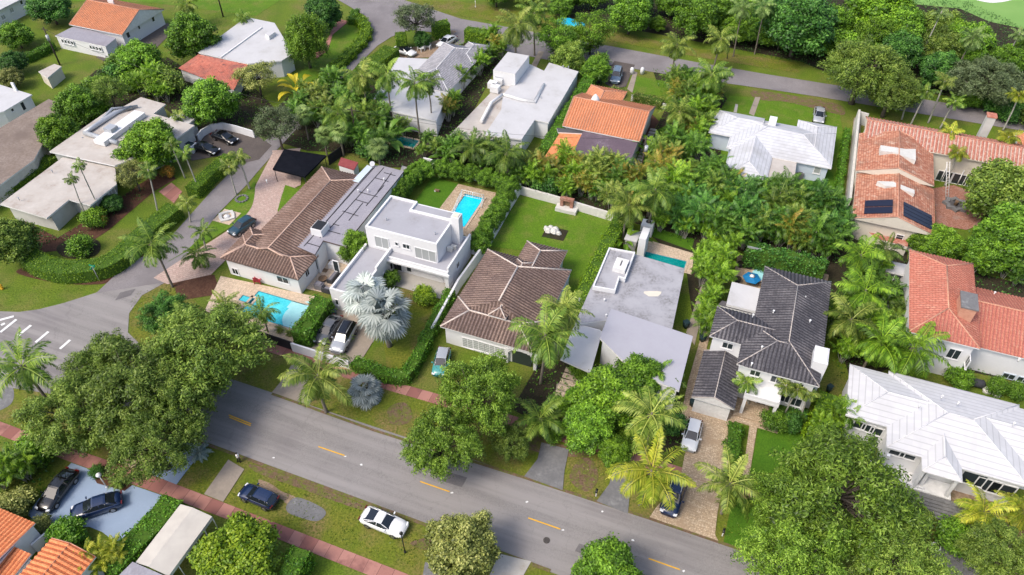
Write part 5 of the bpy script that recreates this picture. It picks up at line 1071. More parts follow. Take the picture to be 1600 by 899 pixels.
h = House('orange_roof_house', 'corner of an orange clay roof with white gable at the right edge, top right', (1600, 240)); v = rc(4, (1588, 214), (1640, 225)); h.hip((v[0], v[1] - 5, v[0] + 9, v[3] + 1), 4, .4, 'b', False, False, mat='t_orange', rib=.48); h.done()

for i_, (px_, mt_) in enumerate((([(640, 262), (700, 250), (830, 240), (985, 250), (1130, 255), (1240, 300), (1330, 330), (1400, 380), (1380, 440), (1330, 420), (1290, 410), (1180, 385), (1080, 385), (1000, 352), (955, 340), (812, 298)], 'L_dark'), ([(395, 210), (470, 130), (600, 130), (640, 190), (760, 215), (800, 240), (700, 262), (600, 262), (560, 240), (480, 236)], 'L_dark'),
        ([(705, 62), (770, 60), (880, 60), (960, 100), (935, 140), (905, 110), (830, 70), (790, 80), (720, 210), (690, 200)], 'L_hedge2'), ([(1020, 110), (1110, 120), (1140, 160), (1125, 250), (1010, 290), (1000, 250), (1040, 170)], 'L_hedge2'), ([(1120, 75), (1250, 100), (1330, 130), (1480, 165), (1700, 200), (1700, 40), (1600, 44), (1480, -10), (1300, -30), (1100, -30)], 'L_dark'),
        ([(860, -20), (1100, -30), (1120, 60), (1060, 64), (1040, 30), (985, 36), (960, 50), (860, 18)], 'L_green'), ([(150, 110), (262, 90), (310, 120), (390, 130), (440, 180), (400, 204), (300, 198), (230, 150), (70, 230), (60, 190)], 'L_hedge2'), ([(1296, 450), (1400, 400), (1600, 440), (1700, 470), (1700, 620), (1600, 600), (1421, 560), (1360, 570), (1300, 600)], 'L_dark'),
        ([(900, 560), (1060, 610), (1075, 690), (1040, 735), (960, 697), (860, 668), (800, 640), (840, 570)], 'L_hedge2'), ([(1330, 660), (1380, 730), (1440, 800), (1560, 850), (1700, 860), (1700, 960), (1300, 960), (1200, 872), (1250, 760)], 'L_oak'), ([(-60, 690), (10, 690), (100, 735), (40, 810), (-60, 800)], 'L_hedge2'), ([(38, 345), (90, 372), (160, 330), (215, 290), (240, 300), (170, 345), (125, 372), (60, 385)], 'L_dark'))):
    cover(px_, mt_, 8, seed=i_ + 40, label=['thick ground cover under the palm thicket', 'dark undergrowth of the jungle bed above the black canopy', 'ground cover between the two white roofs', 'ground cover beside the orange roof', 'undergrowth beyond the far street', 'undergrowth along the top edge', 'undergrowth above the stained roof', 'undergrowth round the red roof', 'ground cover in the front garden of the grey house', 'ground cover under the massive oak', 'ground cover left of the black car', 'low plants along the grey wall'][i_])

VG = [[(200, 480), (215, 455), (262, 441), (290, 452), (330, 500), (437, 540), (425, 612), (300, 572), (205, 535)], [(484, 632), (500, 580), (640, 612), (840, 672), (819, 742), (584, 668)], [(882, 764), (892, 706), (950, 722), (930, 780)], [(60, 604), (120, 624), (300, 690), (285, 700), (200, 700), (60, 655)], [(325, 702), (355, 716), (316, 772), (280, 758)], [(384, 734), (470, 755), (655, 822), (780, 868), (740, 900), (640, 888), (355, 784)], [(560, 2), (700, 24), (860, 49), (1100, 93), (1250, 116), (1250, 100), (1060, 74), (860, 27), (700, 2)], [(1130, 845), (1136, 770), (1160, 762), (1196, 868)]]
LW = [[(768, 384), (812, 308), (953, 344), (895, 476), (864, 468), (884, 402)], [(985, 120), (1100, 140), (1060, 163), (988, 148)], [(1140, 152), (1310, 167), (1318, 230), (1304, 190), (1250, 186), (1170, 176), (1130, 172)], [(1242, 264), (1298, 272), (1314, 316), (1234, 320)], [(607, 458), (640, 452), (690, 472), (650, 568), (606, 583)], [(1187, 670), (1258, 682), (1248, 738), (1174, 738)], [(570, 132), (520, 173), (445, 188), (462, 120), (500, 92), (520, 52), (556, 32)], [(60, 395), (160, 395), (250, 320), (262, 330), (190, 385), (120, 408), (60, 402)], [(0, 440), (60, 440), (150, 448), (90, 476), (40, 486), (0, 484)], [(100, 20), (240, 5), (380, -15), (400, 22), (260, 100), (100, 30)], [(0, 60), (80, 62), (70, 120), (0, 150)]]
for i_, pl in enumerate(VG): cover(pl, 'L_turf', 16, .2, .10, 'rough grass tufts on the street verges', 70 + i_); cover(pl, 'litter', 2.2, .16, .05, 'fallen brown leaves on the verge grass', 90 + i_)
for i_, pl in enumerate(LW): cover(pl, 'L_turf', 9, .17, .08, 'short grass tufts on the lawns', 110 + i_)
cover([(200, 530), (425, 616), (819, 748), (1197, 873), (1180, 878), (800, 752), (420, 624), (200, 540)], 'litter', 2.5, .14, .1, 'fallen leaves along the far edge of the main road', 140); cover([(120, 616), (400, 719), (780, 862), (780, 868), (400, 727), (120, 624)], 'litter', 3, .14, .1, 'fallen leaves along the near edge of the main road', 141)
for px_ in ([(690, 735), (730, 747), (722, 762), (682, 750)], [(905, 850), (985, 876), (978, 888), (898, 862)], [(180, 470), (205, 462), (212, 452), (188, 458)]): G('road_patch', px_, 'patch', 4)
for x, y, l in ((854, 845, 'round iron manhole cover in the near lane of the main road'), (232, 506, 'iron manhole cover at the mouth of the side street')):
    e = empty('manhole_cover', P(x, y), l, 'manhole cover'); m = MB(); p = P(x, y); m.cyl((p.x, p.y, .05), .36, .05, 18); m.build('lid', MT['iron'], e)

G('lawn', [(1008, 366), (1020, 356), (1085, 374), (1080, 392)], 'lawn2', 2)
strip('road_edge', [(425, 616), (584, 673), (819, 747), (1015, 811), (1197, 873)], .35, 'worn', 5, False)
strip('road_edge', [(120, 620), (260, 671), (400, 723), (655, 817), (860, 893)], .4, 'worn', 5, False)
# ---------------------------------------------------------------- hedges
H_ = hedge
H_([(42, 396), (62, 408), (95, 416), (130, 415), (163, 408), (188, 392), (230, 354), (272, 320)], 3.0, 2.1, 'thick bright green hedge curving around the corner lawn of the long stained-roof house', 'L_hedge', smooth=True, leaf=.22, dens=34)
H_([(298, 294), (330, 264), (358, 241)], 2.4, 1.9, 'straight bright green hedge between the parking court and the curved hedge', 'L_hedge', leaf=.22)
H_([(492, 132), (520, 106), (549, 77), (568, 56), (570, 38), (558, 24)], 2.2, 1.4, 'loose leafy hedge curving along the side street near its far bend', 'L_hedge', smooth=True, leaf=.34, rough=.3)
H_([(566, 108), (590, 90), (612, 73)], 3.6, 2.2, 'wide clipped hedge right of the side street, beside the white parked car', 'L_hedge', leaf=.24)
H_([(618, 56), (634, 55)], 3.6, 3.2, 'squared box hedge left of the two white garden chairs', 'L_hedge', leaf=.24)
H_([(676, 38), (700, 33)], 2.4, 3.0, 'squared box hedge behind the big grey-green tree on the far street', 'L_hedge', leaf=.24)
H_([(728, 44), (762, 50)], 2.4, 2.6, 'squared box hedge beside the far driveway, right of the white car', 'L_hedge', leaf=.24)
H_([(852, 232), (882, 183), (905, 147), (922, 118)], 2.2, 2.8, 'long tall hedge between the white flat roof and the orange roof', 'L_hedge2', leaf=.3, rough=.25)
H_([(505, 464), (486, 494), (468, 522)], 2.6, 2.4, 'dense dark hedge between the swimming pool and the two parked cars', 'L_hedge2', leaf=.32, rough=.3, dens=36)
H_([(552, 562), (600, 580), (632, 584), (648, 562), (668, 520), (686, 484), (704, 451)], 1.5, 1.7, 'dark green hedge wrapping the small front lawn of the silver palm', 'L_hedge2', leaf=.28, rough=.22)
H_([(903, 478), (925, 432), (950, 378), (974, 332)], 2.2, 2.8, 'tall lime green hedge along the right side of the statue lawn', 'L_hedge', leaf=.26, rough=.25)
H_([(1325, 200), (1320, 235), (1314, 280), (1309, 318)], .9, 1.8, 'narrow dark ivy hedge against the long white boundary wall', 'L_hedge2', leaf=.28, rough=.2)
H_([(1142, 296), (1192, 306)], 2.6, 1.6, 'low bright hedge below the windows of the pale blue house', 'L_hedge', leaf=.24)
H_([(1306, 618), (1296, 650), (1284, 690)], 3.6, 2.6, 'big bright green hedge between the charcoal roof house and the white roof house', 'L_hedge', leaf=.3, rough=.3)
H_([(270, 777), (246, 808), (205, 848), (166, 888)], 2.7, 2.3, 'dense green hedge between the pale blue driveway and the canvas carport', 'L_hedge2', leaf=.24, rough=.16)
H_([(1168, 384), (1228, 396), (1292, 414)], 2.0, 3.4, 'dark tall hedge behind the stone patio of the charcoal roof house', 'L_dark', leaf=.34, rough=.3)
H_([(-30, 318), (20, 285), (80, 243)], 2.4, 1.4, 'yellow-green hedge along the picket fence at the left edge', 'L_hedge', leaf=.28, rough=.25)
H_([(1150, 660), (1148, 690), (1146, 712)], 1.5, 1.3, 'dark shrubs clipped along the left side of the front path', 'L_hedge2', leaf=.3, rough=.25)
H_([(1206, 632), (1262, 648)], 1.6, 1.2, 'low dark hedge under the front windows of the charcoal roof house', 'L_dark', leaf=.28, rough=.2)
H_([(36, 88), (58, 78), (80, 66)], 1.8, 1.5, 'small hedge left of the porch with the grey roof, top left', 'L_hedge2', leaf=.3, rough=.2)
H_([(955, 137), (974, 141)], 1.6, 1.5, 'short flowering hedge behind the left piece of scalloped wall', 'L_olive', leaf=.28, rough=.2)
H_([(992, 146), (1012, 151), (1036, 158)], 1.6, 1.5, 'yellow-green hedge behind the long scalloped wall', 'L_olive', leaf=.28, rough=.2)
H_([(471, 857), (458, 880), (448, 905)], 2.2, 2.6, 'dark upright hedge right of the lime tree at the bottom edge', 'L_hedge2', leaf=.3, rough=.3)
H_([(548, 30), (556, 14)], 1.6, 1.4, 'short hedge tip at the far bend of the side street', 'L_hedge2', leaf=.3, rough=.2)
# ---------------------------------------------------------------- big trees
T = tree
T('oak', 318, 545, 8.8, 'huge spreading oak over the road beside the turquoise pool', h=11, var=0)
T('oak', 215, 600, 8.4, 'wide oak over the road between the two other big oaks, at left', h=10.5, var=1)
T('oak', 120, 640, 6.8, 'oak on the lower verge above the pink sidewalk, leftmost of the big oaks', h=9, var=2)
T('oak', 240, 690, 5.8, 'oak whose crown hangs over the pebble bed and pale blue driveway', h=8.5, var=0, rz=2)
T('oak', 165, 575, 5.5, 'oak filling between the leftmost oak and the wide oak over the road', h=9, var=0, rz=3.3)
T('oak', 275, 615, 6.0, 'oak filling between the biggest oak and the pebble bed', h=9.5, var=2, rz=.4)
T('oak', 262, 492, 4.0, 'small dark oak at the street corner behind the biggest oak', h=7, mat='L_dark', var=1)
T('oak', 750, 612, 5.8, 'oak in front of the arched entrance of the brown hip roof', 'L_olive2', h=10, var=1, rz=1)
T('oak', 690, 690, 5.2, 'oak leaning over the main road, with a yellow centre line below it', 'L_olive2', h=8.5, var=2, rz=3)
T('oak', 800, 690, 2.8, 'small oak on the verge left of the grey concrete apron', 'L_oak', h=4.5, var=0)
T('oak', 1320, 770, 9.0, 'massive oak right of the stone driveway, in front of the porch steps', 'L_olive2', h=11.5, var=2, rz=.6)
T('oak', 1222, 785, 4.4, 'oak crown at the edge of the stone apron, left of the massive oak', 'L_olive2', h=8.5, var=0, rz=4)
T('oak', 1250, 880, 6.2, 'oak at the bottom edge where the main road leaves the picture', 'L_olive2', h=10, var=1, rz=5)
T('oak', 1400, 880, 5.4, 'oak at the bottom edge left of the bare grey patch', 'L_oak', h=9, var=0, rz=1.4)
T('oak', 1560, 862, 4.4, 'dark spreading tree in the bottom right corner', 'L_oak', h=6, var=2, rz=2.4)
T('airy', 735, 835, 3.2, 'pale olive leafy tree on the lower verge, upper of the twin crowns', 'L_olive', h=7, rz=0, name='broadleaf_tree')
T('round', 718, 862, 4.2, 'pale olive round tree at the bottom edge beside the white sports car', 'L_olive', h=6.5, var=0)
T('round', 948, 900, 4.0, 'glossy green round tree at the bottom edge by the main road', 'L_green', h=6.5, var=1)
T('round', 372, 868, 4.8, 'bright lime tree right of the canvas carport', 'L_lime', h=6, var=2)
T('round', 948, 622, 4.6, 'bright green tree in front of the tilted grey roof slab', 'L_lime2', h=6.5, var=0)
T('round', 1000, 592, 3.6, 'green tree crown against the front corner of the tilted grey slab', 'L_green', h=6, var=1)
T('round', 920, 668, 3.6, 'leafy tree above the sidewalk between the two grey aprons', 'L_green', h=5.5, var=2)
T('round', 960, 705, 2.2, 'small yellow-green tree on the verge between the grey aprons', 'L_lime2', h=3.6, var=1)
T('round', 300, 58, 5.8, 'dense round green tree left of the white and red roof', 'L_green', h=9, var=0)
T('weeping', 476, 62, 5.4, 'drooping light green tree over the white flat roof, near the street bend', 'L_lime2', h=11)
T('round', 505, 22, 4.6, 'dark green tree behind the drooping tree at the top edge', 'L_dark', h=8, var=2)
T('round', 215, 95, 5.2, 'broad green tree left of the faded red lean-to roof', 'L_green', h=7, var=2)
T('round', 326, 160, 5.6, 'dark glossy tree above the parking court wall', 'L_green', h=8, var=1)
T('round', 125, 165, 4.4, 'bright green tree behind the ducts of the stained roof', 'L_green', h=7, var=0)
T('round', 90, 208, 4.0, 'bright yellow-green tree between the brown gravel roof and the stained roof', 'L_lime2', h=6.5, var=1)
T('airy', 168, 140, 4.0, 'loose olive tree with brownish foliage beyond the stained roof', 'L_oak', h=7)
T('airy', 400, 118, 4.8, 'yellow-tipped loose tree below the white flat roof and the red lean-to', 'L_olive', h=7)
T('airy', 432, 195, 4.6, 'grey-green airy tree between the parking court and the palms', 'L_grey', h=8)
T('round', 235, 228, 5.6, 'large green tree over the stained roof beside the parking court', 'L_lime2', h=8, var=2)
T('airy', 208, 272, 3.2, 'pale flowering tree at the corner of the stained roof', 'L_olive', h=5.5)
T('round', 16, 378, 4.0, 'dense tree at the left edge where the curved hedge begins', 'L_oak', h=7, var=0)
T('round', 25, 55, 3.8, 'round green tree at the left edge below the top-left building', 'L_green', h=5.5, var=1)
T('round', 78, 12, 5.2, 'broad tree at the top edge left of the orange gable', 'L_dark', h=7, var=2)
T('round', 22, 98, 3.0, 'dark tree at the left edge above the small white building', 'L_dark', h=4.5, var=0)
T('round', 18, 122, 2.6, 'yellowish round tree just above the small white building', 'L_olive', h=4, var=1)
T('airy', 648, 28, 5.2, 'big grey-green tree on the far street behind the two white chairs', 'L_grey', h=9)
T('round', 660, 62, 2.2, 'dark bush between the box hedge and the white chairs', 'L_dark', h=3.4, var=0)
T('airy', 868, 55, 4.8, 'tree over the blue canopies on the far street', 'L_green', h=9)
T('airy', 925, 45, 5.2, 'light green tree right of the blue canopies', 'L_lime2', h=9)
T('round', 890, 92, 3.8, 'green tree at the back corner of the white flat roof', 'L_oak', h=7, var=2)
T('round', 930, 110, 3.2, 'green tree left of the blue-grey parked car', 'L_green', h=5.5, var=0)
T('round', 985, 20, 5.2, 'glossy green tree beyond the far street, left of the bare mulch', 'L_green', h=9, var=1)
T('round', 1090, 25, 5.6, 'tall bright tree beyond the far street in the middle of the mulch bed', 'L_green', h=10, var=2)
T('round', 1028, 38, 2.2, 'small lime bush on the bare mulch beyond the far street', 'L_lime2', h=3.2, var=0)
T('round', 1248, 42, 8.4, 'large dark green tree beyond the far street with dense foliage', 'L_dark', h=12, var=0)
T('round', 1375, 22, 8.0, 'sunlit yellow-green tree at the top edge right of the large dark tree', 'L_lime2', h=11, var=1)
T('oak', 1350, 105, 9.0, 'wide oak reaching over the far street behind the boundary wall', 'L_oak', h=12, var=2, rz=1)
T('oak', 1395, 140, 6.0, 'lower oak crown right of the boundary wall and far street end', 'L_oak', h=9, var=0, rz=2)
T('round', 1498, 62, 5.6, 'tree with yellow-green crown just below the golf course', 'L_lime2', h=8, var=2)
T('oak', 1545, 125, 8.0, 'grey-green tree behind the stuccoed chimney', 'L_grey', h=9, var=1, rz=3)
T('round', 1470, 110, 4.6, 'dark tree in the gap right of the wide oak', 'L_dark', h=7, var=1)
T('round', 1565, 300, 6.0, 'large tree right of the round brick courtyard', 'L_oak', h=9, var=0)
T('round', 1590, 370, 6.4, 'dark green tree at the right edge behind the red hip roof', 'L_green', h=9, var=2)
T('round', 1545, 395, 3.8, 'bright green tree directly behind the red hip roof ridge', 'L_green', h=6, var=1)
T('round', 1470, 380, 3.6, 'yellow-green tree below the solar panels', 'L_lime2', h=5, var=0)
T('round', 1435, 372, 2.2, 'small bright tree at the gable of the barrel tile roof', 'L_lime2', h=4, var=2)
T('round', 556, 385, 2.9, 'bright leafy tree between the patched flat roof and the white modern house', 'L_lime2', h=4.8, var=0)
T('shrub', 662, 464, 1.9, 'round lime bush on the small front lawn by the silver palm', 'L_lime', name='shrub')
T('shrub', 612, 437, 1.5, 'dark round bush in front of the white modern house', 'L_green')
T('shrub', 124, 385, 2.2, 'round clipped bush alone on the corner lawn', 'L_green')
T('bush', 145, 342, 2.4, 'broad leafy shrub under the two thin palms by the grey wall', 'L_areca')
T('shrub', 156, 347, 1.2, 'small orange and green shrub beside the broad leafy shrub', 'L_rust2')
T('round', 175, 318, 2.0, 'dark shrub tree along the grey wall under the curtained windows', 'L_dark', h=2.6, var=1)
T('shrub', 262, 270, 1.4, 'orange-tipped shrub below the large tree at the parking court', 'L_rust2')
T('shrub', 65, 822, 1.3, 'yellow-green bush against the gable of the orange roof', 'L_olive')
T('bush', 106, 832, 2.2, 'dark bush behind the ribbed orange roof on the driveway', 'L_hedge2')
T('shrub', 1212, 660, 1.8, 'dark green shrub in the bed right of the front path', 'L_green')
T('shrub', 1235, 662, 1.5, 'dark shrub under the three slim palms', 'L_dark')
T('bush', 1495, 840, 2.6, 'bright shrub below the yellow palm, bottom right', 'L_green')
T('shrub', 1560, 605, 1.5, 'green shrub along the wall of the red roof house', 'L_green')
T('shrub', 1590, 612, 1.4, 'green shrub at the right edge under the small windows', 'L_green')
T('bush', 1500, 590, 2.0, 'climbing shrub at the corner of the red roof house', 'L_green')
T('bush', 60, 700, 3.0, 'large green shrub in the garden above the black car', 'L_green')
T('bush', 20, 790, 2.4, 'olive shrub at the left edge above the orange roof', 'L_olive')
T('shrub', 152, 738, .9, 'small dark shrub at the head of the triangular flower bed', 'L_dark')
series([(x, y, r) for x, y, r in ((610, 305, 2.0), (626, 296, 2.0), (636, 283, 2.0), (648, 272, 2.1), (661, 266, 2.1))], lambda x, y, r: T('round', x, y, r, None, 'L_green', h=3.6), 'round leafy tree, {} in the row left of the small square lawn', 'small trees left of the square lawn')
series([(x, y, 1.9) for x, y in ((692, 264), (713, 268), (736, 271), (760, 278), (782, 284))], lambda x, y, r: T('round', x, y, r, None, 'L_green', h=3.4), 'round leafy tree, {} along the back wall behind the fenced pool', 'small trees behind the fenced pool')
series([(x, y, 1.9) for x, y in ((797, 292), (790, 306), (783, 321), (774, 336), (765, 350), (757, 365), (750, 379))], lambda x, y, r: T('round', x, y, r, None, 'L_green', h=3.6), 'round leafy tree, {} in the row right of the fenced pool', 'small trees right of the fenced pool')
thicket([(1290, 62), (1400, 45), (1462, 62), (1530, 96), (1700, 140), (1700, 170), (1560, 130), (1400, 118), (1320, 105)], 6.5, None, 'leafy tree, {} in the wood below the golf course', 'trees below the golf course', .9, 1.3, ['L_green', 'L_dark', 'L_oak', 'L_lime2'], seed=3, tkind='round')
thicket([(960, 15), (1100, 0), (1260, 20), (1310, 90), (1180, 76), (1085, 58), (1070, 30), (990, 40)], 6.5, None, 'leafy tree, {} beyond the mulch bed at the top edge', 'trees beyond the mulch bed', .75, 1.15, ['L_green', 'L_dark', 'L_lime2'], seed=8, tkind='round')
thicket([(770, 12), (860, 26), (960, 45), (1000, 30), (900, 0), (800, -14)], 7, None, 'leafy tree, {} along the top edge behind the blue canopies', 'trees behind the blue canopies', .7, 1.0, ['L_green', 'L_dark', 'L_oak'], seed=5, tkind='round')
thicket([(1130, 60), (1320, 92), (1380, 130), (1400, 90), (1300, 60), (1150, 35)], 5, None, 'dark leafy bush, {} in the undergrowth beyond the far street', 'undergrowth beyond the far street', 1.2, 2.0, ['L_green', 'L_dark'], seed=9, tkind='bush')
thicket([(150, 118), (262, 108), (300, 150), (240, 165), (180, 150), (140, 190), (100, 205)], 5.5, None, 'leafy bush, {} between the stained roof and the faded red roof', 'bushes between the two flat-roofed houses', 1.1, 1.8, ['L_green', 'L_oak', 'L_dark', 'L_lime2'], seed=2, tkind='bush')
thicket([(1420, 160), (1330, 150), (1340, 175), (1480, 172), (1600, 205), (1640, 180), (1520, 150)], 5, None, 'dark bush, {} behind the barrel tile ridge', 'bushes behind the barrel tile house', 1.0, 1.8, ['L_green', 'L_dark', 'L_oak'], seed=4, tkind='bush')
thicket([(860, 620), (905, 580), (1000, 600), (1055, 625), (1060, 690), (980, 700), (900, 680), (870, 690), (830, 655)], 3.4, None, 'leafy shrub, {} in the front garden of the grey flat-roofed house', 'shrubs in the front garden', .55, 1.0, ['L_green', 'L_lime2', 'L_hedge2', 'L_dark'], seed=6, tkind='bush')
thicket([(1330, 650), (1390, 740), (1440, 790), (1500, 815), (1580, 850), (1500, 850), (1420, 830), (1340, 720)], 4, None, 'green shrub, {} in the bed below the porch steps', 'shrubs below the porch', .6, 1.0, ['L_green', 'L_oak', 'L_hedge2'], seed=16, tkind='bush')
thicket([(-10, 690), (60, 715), (95, 740), (60, 770), (40, 800), (-10, 780)], 3.4, None, 'green shrub, {} in the garden left of the black car', 'shrubs left of the black car', .5, .95, ['L_green', 'L_oak', 'L_lime2', 'L_dark'], seed=26, tkind='bush')
